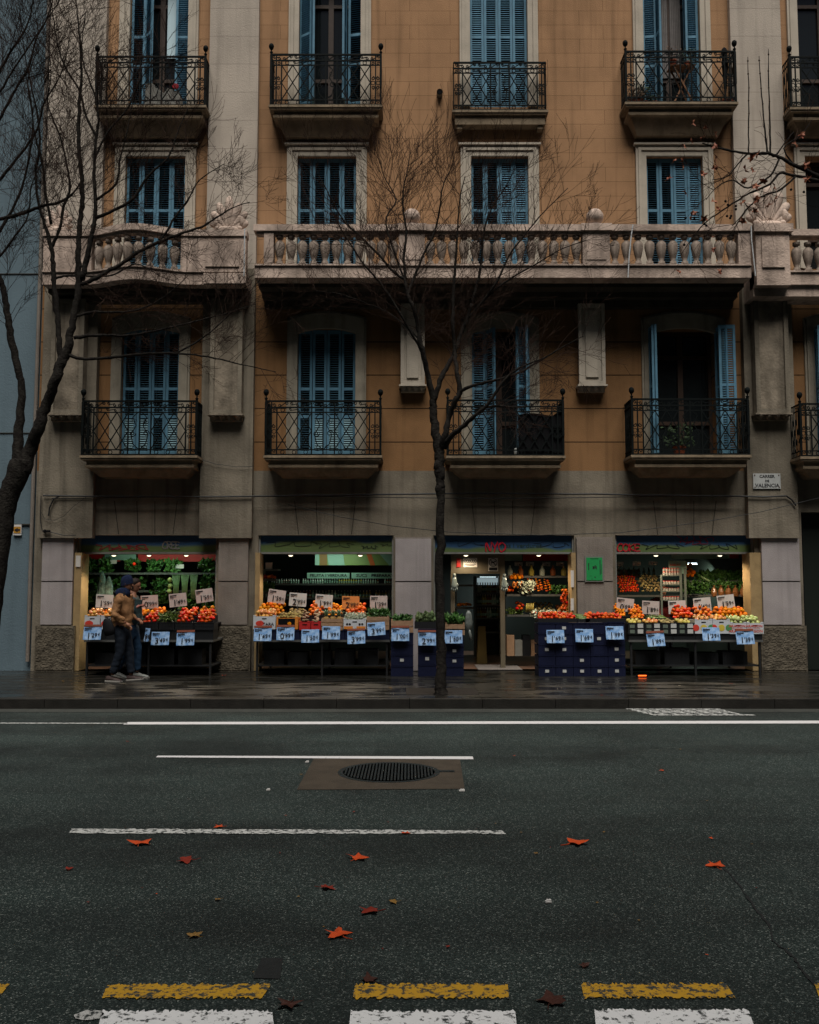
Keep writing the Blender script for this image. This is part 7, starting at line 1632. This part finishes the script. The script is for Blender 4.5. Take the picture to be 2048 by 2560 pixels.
leafy('wrapped_greens', 'film wrapped greens behind the doorway tomatoes', P(1365, 1535, Yr_ - .1).x, Yr_ - .2, P(1, 1545, Yr_ - .2).z, .3, .1, .1, M_pale, 200, .08, .5)
hp('cherry_tomato', 1330, 1350, 1545, Yr_ - .3, .1, 'small tomato behind the doorway tomatoes', 'small tomatoes behind the doorway tomatoes', layers=1)
# string of red peppers hanging at the jamb
t = thing('tomato_string', 'hanging string of small red tomatoes at the right jamb of the doorway', 'tomato string', tuple(P(1411, 1475, YF + .2))); cord = []
mb = MB(); mb2 = MB()
for k in range(13):
    c = P(1411 + 3 * math.sin(k), 1476 + k * 4.3 if k < 11 else 1476 + 10 * 4.3 + (k - 10) * 3, YF + .2); 
    for s_ in (-1, 1): o = link('small_tomato', fruit_mesh('cherry_tomato')[1], t); o.location = c + Vector((s_ * .03, RI.uniform(-.02, .02), 0)) - ORG[t.name]; o.scale = (1.2, 1.2, 1.2)
mb2.tube([P(1411, 1465, YF + .2), P(1411, 1525, YF + .2)], .004, 4); mb2.build('cord', M_gre, t)
for px, y0, y1, lb, Y in ((1431, 1426, 1468, 'narrow white paper strip high on the right door jamb', YF - .08), (1431, 1496, 1526, 'narrow white paper strip low on the right door jamb', YF - .08), (195, 1389, 1417, 'white notice high on the left jamb of the first window', YF - .08)):
    o = bx(px - (3.5 if px > 1000 else 6), px + (3.5 if px > 1000 else 7), y0, y1, Y, .012, M_tagw, 'jamb_notice', lb, 'notice')
# window 4: shelves, rack, people
Yw = YF + 1.0
shelf(1545, 1745, 1488, Yw, .5, 'long produce shelf on the left inside the fourth window'); shelf(1718, 1872, 1487, Yw, .5, 'long produce shelf on the right inside the fourth window')
hp('cherry_tomato', 1550, 1602, 1485, Yw, .4, 'small red tomato heaped on the left shelf of the fourth window', 'small tomatoes in the fourth window', layers=2, dome=.05, maxn=70, cap=70, rise=.34)
hp('potato', 1604, 1660, 1485, Yw, .4, 'small brown potato heaped on the left shelf of the fourth window', 'small potatoes in the fourth window', layers=2, dome=.05, maxn=60, cap=60, rise=.32)
hp('orange', 1718, 1742, 1450, Yw + .2, .3, 'orange piled on the high shelf of the fourth window', 'oranges on the high shelf', layers=2, dome=.05, maxn=30, rise=.28)
shelf(1716, 1872, 1452, Yw + .2, .4, 'high shelf inside the fourth window')
for k in range(7):
    c = P(1722 + k * 22, 1484, Yw + .1); leafy('greens_bunch', f'dark bagged greens on the right shelf of the fourth window, {ordn(k)} from the left', c.x, Yw + .15, c.z, .08, .1, .22, M_gre if k % 2 else M_lett, 110, .08, .5, 'bagged greens inside the fourth window')
M_bag = mat('orange_net_bag', (.30, .12, .04), .3, .8, 20, spec=.7, vdark=.3)
for k in range(5):
    c = P(1785 + k * 18, 1480, Yw + .02); mb = MB(); mb.lathe([(.03, -.1), (.06, -.08), (.065, 0), (.04, .07), (.012, .09), (.03, .13)], tuple(c), 9); solo(mb, 'net_bag', M_bag, f'shiny bag of vegetables on the right shelf of the fourth window, {ordn(k)} from the left', 'bag', tuple(c), 'shiny bags in the fourth window')
c = P(1762, 1447, Yw + .1); mb = MB(); mb.tube([(c.x - .08, c.y, c.z + .05), (c.x + .08, c.y - .03, c.z - .05)], [.02, .028], 8); solo(mb, 'leek', M_leek, 'single pale green leek leaning on the high shelf of the fourth window', 'leek', tuple(c), smooth=True)
# display rack of jars
M_rack = mat('dull_rack', (.11, .13, .11), .5)
t = thing('jar_rack', 'pale display rack of red jars with a white top board in the fourth window', 'display rack', tuple(P(1678, 1500, YF + .9))); Yq = YF + .62
def pr(x0, x1, y0, y1, Y, d, name, m): a, b_ = P(x0, y1, Y), P(x1, y0, Y); MB().box(a.x, b_.x, Y, Y + d, a.z, b_.z).build(name, m, t); return a, b_
a_, b2 = pr(1673, 1716, 1402, 1434, Yq + .1, .02, 'top_board', M_signg); 
for x_ in (1653, 1702, 1713): pr(x_, x_ + 2.5, 1420 if x_ > 1700 else 1437, 1545, Yq, .02, 'upright', M_rack)
put_text('KARLAC', t, (P(1692, 1412, Yq).x, Yq + .095, P(1692, 1412, Yq).z), .055, M_pic, bold=.001)
for py in (1438, 1461, 1478, 1500): pr(1655.6, 1701.5, py, py + 2, Yq + .001, .2, 'shelf', M_rack)
JM = MB(); JM.lathe([(.022, 0), (.024, .005), (.024, .05), (.02, .055)], (0, 0, 0), 8, 0); JM.lathe([(.022, .0555), (.022, .068)], (0, 0, 0), 8, 1); JM = JM.mesh('jar', [mat('pale_jar', (.35, .32, .28), .3), M_pic], None, False)
for j, py in enumerate((1438, 1461, 1478, 1500)):
    for i in range(6):
        for lv in range(2 if j == 0 else 1): o = bpy.data.objects.new('jar', JM); col.objects.link(o); c = P(1660 + i * 7.2, py, Yq + .06); o.location = (c.x, c.y, c.z + .001 + lv * .07); tag(o, f'small red lidded jar on the {("top", "second", "third", "bottom")[j]} shelf of the display rack', 'jar', f'jars on the {("top", "second", "third", "bottom")[j]} rack shelf')
bx(1680, 1824, 1386, 1397, YF + 1.5, .03, M_signg, 'shop_sign', 'pale strip at the top of the fourth window'); bx(1826, 1872, 1386, 1396, YF + 1.5, .03, M_red, 'valance', 'short red strip at the top right of the fourth window', 'valance')
bx(1546, 1600, 1424, 1440, YF + 2.6, .3, M_crw, 'wooden_ledge', 'slanting wooden ledge deep in the fourth window', 'ledge')
# extra produce packed into the bays, as deep as the photograph shows it
for k, (px, py, w_, m, lb) in enumerate(((560 - 340, 1500, .10, M_lett, 'leafy celery tops at the far left behind the apples'), (262, 1505, .12, M_leek, 'bagged leeks left of the beanie'), (395, 1500, .12, M_gre, 'dark greens right of the two passers by'), (470, 1508, .12, M_gre, 'dark greens above the ribbed tomatoes'), (520, 1462, .10, M_gre, 'dark green heap under the mandarins'))):
    c = P(px, py, Yi - .05); leafy('greens_bunch', lb, c.x, Yi - .02, c.z - .08, w_, .08, .22, m, 130, .11, .5, 'bunches of greens inside the first window')
shelf(1268, 1430, 1440, Yr_ + .3, .3, 'highest produce shelf right of the doorway')
for k in range(6):
    c = P(1275 + k * 27, 1439, Yr_ + .3); mb = MB(); mb.lathe([(.05, 0), (.055, .1), (.02, .16), (.02, .2)], tuple(c), 8); solo(mb, 'juice_jug', [M_bott[1], M_bott[0], M_bott[3]][k % 3], f'jug on the highest shelf right of the doorway, {ordn(k)} from the left', 'jug', tuple(c), 'jugs on the highest shelf')
hp('apple', 1395, 1428, 1536, Yr_, .3, 'apple at the right end of the lower produce shelf', 'apples on the lower produce shelf', layers=1, rise=.15)
hp('potato', 1330, 1392, 1536, Yr_, .35, 'potato on the lower produce shelf', 'potatoes on the lower produce shelf', layers=1, rise=.2)
for k in range(4):
    c = P(1284 + k * 14, 1600, YF + .8); bx(1268 + k * 20, 1286 + k * 20, 1588 + (k % 2) * 12, 1640, YF + .8 + k * .05, .25, (M_crw, M_boxside, M_blk, M_crw)[k], 'storage_box', f'storage box on the floor right of the door post, {ordn(k)} from the left', 'box', 'boxes on the doorway floor')
for k in range(5):
    c = P(1758 + k * 24, 1451, Yw + .3); leafy('greens_bunch', f'dark greens on the high shelf of the fourth window, {ordn(k)} from the left', c.x, Yw + .35, c.z, .09, .1, .16, M_gre if k % 2 else M_lett, 90, .09, .5, 'greens on the high shelf of the fourth window')
shelf(1545, 1650, 1440, Yw + 1.2, .3, 'deep high shelf at the left of the fourth window', M_crw)
for k in range(8):
    c = P(1550 + k * 12.5, 1439, Yw + 1.2); o = bpy.data.objects.new('bottle', bottle_mesh(k % 4)); col.objects.link(o); o.location = tuple(c + Vector((0, .08, .001))); o.scale = (.9, .9, .8); tag(o, 'bottle on the deep high shelf at the left of the fourth window', 'bottle', 'bottles deep in the fourth window')
# ------------------------------------------------------------------ people
def skin(name, nodes, edges, m, root=0, sub=2, loc=(0, 0, 0), parent=None, hgt=0.0):
    """nodes: (x,y,z,rx,ry) ; grows one continuous surface round a skeleton"""
    me = bpy.data.meshes.new(name); me.from_pydata([n[:3] for n in nodes], edges, [])
    o = bpy.data.objects.new(name, me); col.objects.link(o)
    sk = o.modifiers.new('s', 'SKIN'); sk.use_smooth_shade = True
    for i, n in enumerate(nodes):
        v = me.skin_vertices[0].data[i]; v.radius = (n[3], n[4] if len(n) > 4 else n[3]); v.use_root = (i == root)
    su = o.modifiers.new('u', 'SUBSURF'); su.levels = sub; su.render_levels = sub
    dg = bpy.context.evaluated_depsgraph_get(); dg.update()
    r = bpy.data.meshes.new_from_object(o.evaluated_get(dg)); r.name = name
    col.objects.unlink(o); bpy.data.objects.remove(o)
    if hgt:
        for v in r.vertices:
            c = v.co; q = noise.noise(Vector((c.x * 5, c.y * 5, c.z * 11))); q2 = noise.noise(Vector((c.x * 11 + 7, c.y * 11, c.z * 26)))
            v.co = c + v.normal * hgt * (abs(q) * 1.6 - .5 + .6 * (.5 - abs(q2)))
    r.materials.clear(); r.materials.append(m); r.polygons.foreach_set('use_smooth', [True] * len(r.polygons))
    q = bpy.data.objects.new(name, r); col.objects.link(q)
    if parent is not None: q.parent = parent
    q.location = loc; return q
def chain(nodes, edges, pts):
    s = len(nodes)
    for i, p in enumerate(pts):
        nodes.append(p)
        if i: edges.append((s + i - 1, s + i))
    return s
M_skin = mat('skin', (.33, .15, .09), .55, spec=.35); M_tan = mat('tan_suede', (.42, .215, .10), .85, .9, 9, 1.0, 11, .1, vdark=.45); M_jean = mat('dark_blue_denim', (.007, .012, .022), .85, .5, 12, .3, 30); M_jeanb = mat('blue_denim', (.018, .05, .10), .85, .5, 12, .3, 30)
M_hat = mat('navy_wool', (.008, .016, .05), .95, .3, 30, .6, 40); M_greyj = mat('grey_green_quilted_jacket', (.05, .085, .088), .7, .5, 10, .8, 16); M_shoe = mat('dark_trainer', (.05, .03, .028), .6); M_sole = mat('pale_sole', (.35, .33, .30), .6); M_trainer = mat('grey_white_trainer', (.30, .31, .29), .6, .5, 30)
M_hair = mat('dark_hair', (.02, .013, .01), .7, .4, 30); M_bag = mat('black_leather_bag', (.008, .008, .010), .7, spec=.2); M_maroon = mat('dark_red_sweater', (.14, .012, .014), .85, .4, 10); M_dkcoat = mat('black_cardigan', (.012, .014, .017), .85)
def shoe(parent, x, y, z, pitch, m, L=.27, yaw=0.0):
    q = MB(); sec = [(-.095, .030, .085), (-.06, .036, .095), (0, .036, .085), (.06, .042, .062), (.12, .044, .05), (.16, .030, .035)]
    vs = []; n = 8
    for xx, hw, h in sec:
        for k in range(n): a = 2 * PI * k / n; vs.append((xx, hw * math.cos(a), max(.012, h * .5 + h * .5 * math.sin(a))))
    fs = [(i * n + j, i * n + (j + 1) % n, (i + 1) * n + (j + 1) % n, (i + 1) * n + j) for i in range(len(sec) - 1) for j in range(n)] + [tuple(range(n)), tuple(range((len(sec) - 1) * n, len(sec) * n))]
    q.add(vs, fs, 0); q.prism([(-.105, -.034), (.06, -.044), (.14, -.038), (.175, 0), (.14, .038), (.06, .044), (-.105, .034)], 'z', 0, .022, 1)
    o = q.build('shoe', [m, M_sole], parent, org=(0, 0, 0), smooth=False); o.location = (x, y, z); o.rotation_euler = (0, pitch, yaw); return o
def head_nodes(cx, y, cz, s=1.0):
    return None
def head_mesh(m, facing=1, s=1.0):
    """a profile-true head: built facing +x; centre of skull at the origin"""
    mb = MB(); n = 14; rows = 13; vs = []
    for i in range(rows):
        v = i / (rows - 1); z = -.118 + .236 * v                          # chin to crown
        # half depth to the front / back and half width at this height
        f = [.028, .066, .078, .084, .083, .082, .086, .090, .088, .080, .064, .042, .004][i]
        b_ = [.010, .030, .050, .068, .082, .092, .098, .100, .096, .086, .068, .044, .004][i]
        w_ = [.022, .044, .054, .060, .066, .070, .073, .075, .074, .068, .056, .036, .004][i]
        for k in range(n):
            a = 2 * PI * k / n; c_, s_ = math.cos(a), math.sin(a)
            vs.append(((f if c_ > 0 else b_) * c_, w_ * s_, z))
    fs = [(i * n + j, i * n + (j + 1) % n, (i + 1) * n + (j + 1) % n, (i + 1) * n + j) for i in range(rows - 1) for j in range(n)] + [tuple(range(n)), tuple(range((rows - 1) * n, rows * n))]
    mb.add(vs, fs)
    mb.prism([(.078, .018), (.112, -.022), (.108, -.034), (.076, -.034)], 'y', -.012, .012)       # nose
    mb.ball((.074, 0, -.060), .018, 8, sy=1.4, sz=.45); mb.ball((.074, 0, -.072), .017, 8, sy=1.3, sz=.5)   # lips
    for sy_ in (-1, 1): mb.ball((-.008, sy_ * .074, -.004), .018, 8, sz=1.7, sy=.4); mb.ball((.076, sy_ * .028, .012), .010, 8, mi=1)
    mb.tube([(.0 - .015, 0, -.19), (-.005, 0, -.10)], [.056, .052], 12)
    return mb
HEAD = head_mesh(M_skin).mesh('head', [M_skin, M_ink], None, True)
def hand(parent, p, d, name='hand', size=1.0, m=None):
    """palm, four bent fingers and a thumb, growing along d"""
    d = Vector(d).normalized(); side = d.cross(Vector((0, 0, 1)));
    if side.length < .1: side = Vector((0, 1, 0))
    side.normalize(); up = side.cross(d); mb = MB(); p = Vector(p)
    mb.tube([p, p + d * .04, p + d * .085], [.020, .030, .028], 8)
    for k, L in enumerate((.065, .075, .072, .055)):
        o = p + d * .08 + side * (k - 1.5) * .017; mb.tube([o, o + d * L * .5 - up * .008, o + d * L * .75 - up * .03, o + d * L * .7 - up * .05], [.0095, .009, .008, .006], 6)
    o = p + d * .03 + side * -.028; mb.tube([o, o + d * .03 - side * .02 - up * .01, o + d * .06 - side * .018 - up * .02], [.011, .010, .007], 6)
    return mb
def walker(label, X, Y, tall, cfg):
    t = thing('person', label, 'person', (X, Y, ZS), 'two people walking past the shop', world=False)
    k = tall / 1.72; c = cfg
    body, e = [], []
    # pelvis -> spine -> neck ; legs ; arms, one continuous figure under the clothes
    chain(body, e, [(0, 0, .93 * k, .115, .14), (.0, 0, 1.08 * k, .10, .13), (c['lean'] * .5, 0, 1.25 * k, .11, .16), (c['lean'], 0, 1.35 * k, .07, .12), (c['lean'] + .02, 0, 1.47 * k, .045, .045), (c['lean'] + .03, 0, 1.54 * k, .05, .05)])
    for sy, (kn, an) in zip((-1, 1), c['legs']):
        s = len(body); body.extend([(0, sy * .09, .88 * k, .085), (kn[0], sy * .095, kn[1] * k, .058), (an[0], sy * .09, an[1] * k + .0, .04)]); e.extend([(0, s), (s, s + 1), (s + 1, s + 2)])
    for sy, (el, wr) in zip((-1, 1), c['arms']):
        s = len(body); body.extend([(c['lean'], sy * .18, 1.34 * k, .05), (el[0], sy * el[2], el[1] * k, .045), (wr[0], sy * wr[2], wr[1] * k, .03)]); e.extend([(3, s), (s, s + 1), (s + 1, s + 2)])
    skin('body', body, e, M_skin, 0, 1, parent=t)
    # trousers
    tr_, e = [], []
    chain(tr_, e, [(0, 0, 1.0 * k, .125, .155), (0, 0, .90 * k, .13, .16)])
    for sy, (kn, an) in zip((-1, 1), c['legs']):
        s = len(tr_); tr_.extend([(kn[0] * .35, sy * .095, .74 * k, .098), (kn[0], sy * .095, kn[1] * k, .080), (an[0] * .6 + kn[0] * .4, sy * .09, (an[1] * .6 + kn[1] * .4) * k, .07), (an[0], sy * .09, an[1] * k + .02, .062)]); e.extend([(1, s), (s, s + 1), (s + 1, s + 2), (s + 2, s + 3)])
    skin('trousers', tr_, e, c['trm'], 1, 3, parent=t, hgt=.009)
    # jacket with sleeves
    jk, e = [], []
    chain(jk, e, [(-.01, 0, c['hem'] * k, .15, .185), (0, 0, (c['hem'] + .12) * k, .145, .18), (c['lean'] * .5, 0, 1.20 * k, .14, .185), (c['lean'], 0, 1.36 * k, .125, .18), (c['lean'] + .01, 0, 1.45 * k, .075, .08)])
    for sy, (el, wr) in zip((-1, 1), c['arms']):
        s = len(jk); jk.extend([(c['lean'] - .01, sy * .20, 1.37 * k, .082), ((el[0] + c['lean']) / 2, sy * (el[2] + .20) / 2, (el[1] + 1.37) / 2 * k, .076), (el[0], sy * el[2], el[1] * k, .072), ((el[0] + wr[0]) / 2, sy * (el[2] + wr[2]) / 2, (el[1] + wr[1]) / 2 * k, .062), (wr[0] - .01, sy * wr[2], wr[1] * k, .05)]); e.extend([(3, s), (s, s + 1), (s + 1, s + 2), (s + 2, s + 3), (s + 3, s + 4)])
    skin('jacket', jk, e, c['jm'], 2, 3, parent=t, hgt=.022)
    for sy, (el, wr) in zip((-1, 1), c['arms']):
        p = Vector((wr[0], sy * wr[2], wr[1] * k)); d_ = p - Vector((el[0], sy * el[2], el[1] * k)); hand(t, p, d_).build('hand', c['hm'], t, org=(0, 0, 0), smooth=True)
    h = link('head', HEAD, t); h.location = (c['lean'] + .045, 0, 1.615 * k); h.rotation_euler = (0, R(c.get('nod', 6)), 0); h.scale = (k * 1.0,) * 3
    hx, hz = c['lean'] + .045, 1.615 * k
    # the hat or hair
    q = MB(); n = 14
    if c['hat'] == 'beanie':
        vs = []; rows = [(-.03, .099, .080, -.104), (.0, .098, .082, -.110), (.04, .092, .085, -.112), (.09, .080, .078, -.100), (.125, .055, .055, -.07), (.142, .012, .012, -.02)]
        for z, f, w_, b_ in rows:
            for j in range(n): a = 2 * PI * j / n; cc, ss = math.cos(a), math.sin(a); vs.append((hx + (f * .98 if cc > 0 else -b_) * cc, w_ * ss, hz + z + (.028 if cc > 0 else -.03) * abs(cc) * (1 if z < .05 else .3)))
        fs = [(i * n + j, i * n + (j + 1) % n, (i + 1) * n + (j + 1) % n, (i + 1) * n + j) for i in range(len(rows) - 1) for j in range(n)] + [tuple(range((len(rows) - 1) * n, len(rows) * n))]
        q.add(vs, fs); q.build('beanie', M_hat, t, org=(0, 0, 0), smooth=True)
        q = MB(); q.lathe([(.09, -.03), (.10, .03), (.088, .09), (.07, .12), (.055, .11)], (c['lean'] + .0, 0, 1.42 * k), 14, sy=1.05); q.ball((c['lean'] - .075, 0, 1.45 * k), .075, 12, sz=1.1); q.build('hood', M_hat, t, org=(0, 0, 0), smooth=True)
    else:
        vs = []; rows = [(-.06, -.03, .074, -.095), (.0, -.01, .080, -.108), (.04, .078, .082, -.110), (.08, .083, .076, -.100), (.118, .052, .05, -.06), (.130, .01, .01, -.01)]
        for z, f, w_, b_ in rows:
            for j in range(n): a = 2 * PI * j / n; cc, ss = math.cos(a), math.sin(a); vs.append((hx + (f if cc > 0 else -b_) * cc, w_ * ss, hz + z))
        fs = [(i * n + j, i * n + (j + 1) % n, (i + 1) * n + (j + 1) % n, (i + 1) * n + j) for i in range(len(rows) - 1) for j in range(n)] + [tuple(range((len(rows) - 1) * n, len(rows) * n))]
        q.add(vs, fs); q.build('hair', M_hair, t, org=(0, 0, 0), smooth=True)
    for sy, (x_, z_, pt) in zip((-1, 1), c['feet']): shoe(t, x_, sy * .09, z_, pt, c['sm'])
    return t
pA = P(301, 1700, 15.25); XA = pA.x
walker('person in a tan jacket, navy beanie and dark jeans striding right past the first window', XA, 15.25, 1.70,
       dict(lean=.03, legs=((((.02), .50), (-.11, .10)), (((.10), .50), (.15, .09))), arms=(((-.06, 1.10, .235), (.13, .96, .20)), ((.0, 1.10, .22), (.20, 1.02, .14))), hem=.84, jm=M_tan, trm=M_jean, hm=M_skin, hat='beanie', sm=M_shoe, feet=((-.11, .003, R(2)), (.18, .008, R(-4))), nod=8))
pB = P(326, 1700, 15.75)
walker('person in a grey green jacket and blue jeans walking just behind the tan jacketed one', pB.x - .02, 15.75, 1.66,
       dict(lean=.02, legs=((((-.04), .50), (-.20, .12)), (((.10), .50), (.10, .09))), arms=(((-.02, 1.12, .21), (.10, 1.22, .10)), ((.03, 1.10, .21), (.12, 1.22, .10))), hem=.92, jm=M_greyj, trm=M_jeanb, hm=mat('pink_skin', (.42, .16, .13), .5), hat='hair', sm=M_trainer, feet=((-.16, .03, R(14)), (.14, .0, 0)), nod=16))
# shoulder bag of the first, worn across the body
q = MB(); bx_, bz = XA - .16, ZS + .93
q.lathe([(.02, -.15), (.08, -.14), (.10, -.05), (.08, .06), (.05, .12), (.02, .14)], (bx_ + .02, 15.0, bz - .03), 14, 0, Matrix.Rotation(R(-14), 4, 'Y'), sx=1.0, sy=.45)
t = thing('shoulder_bag', 'black slouchy crossbody bag hanging at the back hip of the tan jacket', 'bag', (bx_, 15.0, bz)); q.build('bag_body', M_bag, t, smooth=True)
q = MB(); sp_ = [(bx_ - .05, 15.03, bz + .12), (XA - .02, 15.085, ZS + 1.08), (XA + .06, 15.08, ZS + 1.24), (XA + .07, 15.10, ZS + 1.40), (XA + .04, 15.2, ZS + 1.47)]
q.tube(smooth_path([tuple(v) for v in sp_], 4), .013, 6); q.build('strap', M_bag, t)
# staff inside the shop, seen from the chest up
def keeper(px, py, Y, label, m, s=1.0, face=-90):
    hp_ = P(px, py, Y); k = (hp_.z - ZS) / 1.62
    t = thing('person', label, 'person', (hp_.x, Y, ZS), world=False); t.rotation_euler = (0, 0, R(face))
    body, e = [], []
    chain(body, e, [(0, 0, .93 * k, .10, .14), (0, 0, 1.1 * k, .10, .13), (.0, 0, 1.3 * k, .10, .17), (0, 0, 1.42 * k, .07, .12), (0, 0, 1.52 * k, .05)])
    for sy in (-1, 1):
        s_ = len(body); body.extend([(0, sy * .19, 1.38 * k, .05), (.06, sy * .24, 1.12 * k, .042), (.26, sy * .16, 1.10 * k, .03)]); e.extend([(3, s_), (s_, s_ + 1), (s_ + 1, s_ + 2)])
        s_ = len(body); body.extend([(0, sy * .09, .85 * k, .08), (0.01, sy * .1, .48 * k, .055), (0, sy * .1, .06 * k, .04)]); e.extend([(0, s_), (s_, s_ + 1), (s_ + 1, s_ + 2)])
    skin('body', body, e, M_skin, 0, 1, parent=t)
    jk, e = [], []; chain(jk, e, [(0, 0, .85 * k, .14, .18), (0, 0, 1.1 * k, .13, .175), (0, 0, 1.33 * k, .12, .185), (0, 0, 1.43 * k, .08, .10)])
    for sy in (-1, 1): s_ = len(jk); jk.extend([(0, sy * .20, 1.36 * k, .075), (.06, sy * .25, 1.12 * k, .065), (.22, sy * .17, 1.10 * k, .05)]); e.extend([(2, s_), (s_, s_ + 1), (s_ + 1, s_ + 2)])
    skin('sweater', jk, e, m, 1, 3, parent=t, hgt=.014)
    tr_, e = [], []; chain(tr_, e, [(0, 0, .9 * k, .12, .15)])
    for sy in (-1, 1): s_ = len(tr_); tr_.extend([(0, sy * .095, .7 * k, .09), (0.01, sy * .1, .45 * k, .075), (0, sy * .1, .08, .06)]); e.extend([(0, s_), (s_, s_ + 1), (s_ + 1, s_ + 2)])
    skin('trousers', tr_, e, M_jean, 0, 1, parent=t)
    for sy in (-1, 1): hand(t, (.26, sy * .16, 1.10 * k), (1, 0, -.1)).build('hand', M_skin, t, org=(0, 0, 0), smooth=True); shoe(t, .03, sy * .1, .0, 0, M_shoe)
    h = link('head', HEAD, t); h.location = (.02, 0, 1.62 * k)
    q = MB(); n = 14; vs = []; rows = [(-.06, -.03, .074, .095), (.0, -.01, .080, .108), (.04, .078, .082, .110), (.08, .083, .076, .100), (.118, .052, .05, .06), (.130, .01, .01, .01)]
    for z, f, w_, b_ in rows:
        for j in range(n): a = 2 * PI * j / n; cc, ss = math.cos(a), math.sin(a); vs.append((.02 + (f if cc > 0 else b_) * cc, w_ * ss, 1.62 * k + z))
    fs = [(i * n + j, i * n + (j + 1) % n, (i + 1) * n + (j + 1) % n, (i + 1) * n + j) for i in range(len(rows) - 1) for j in range(n)] + [tuple(range((len(rows) - 1) * n, len(rows) * n))]
    q.add(vs, fs); q.build('hair', M_hair, t, org=(0, 0, 0), smooth=True)
keeper(1657, 1474, YF + .72 + .6, 'person in a dark red sweater standing behind the fruit of the fourth window', M_maroon, face=-90)
keeper(1838, 1425, YF + 2.2, 'person in dark red seen deep inside the right part of the fourth window', M_maroon, face=-60)
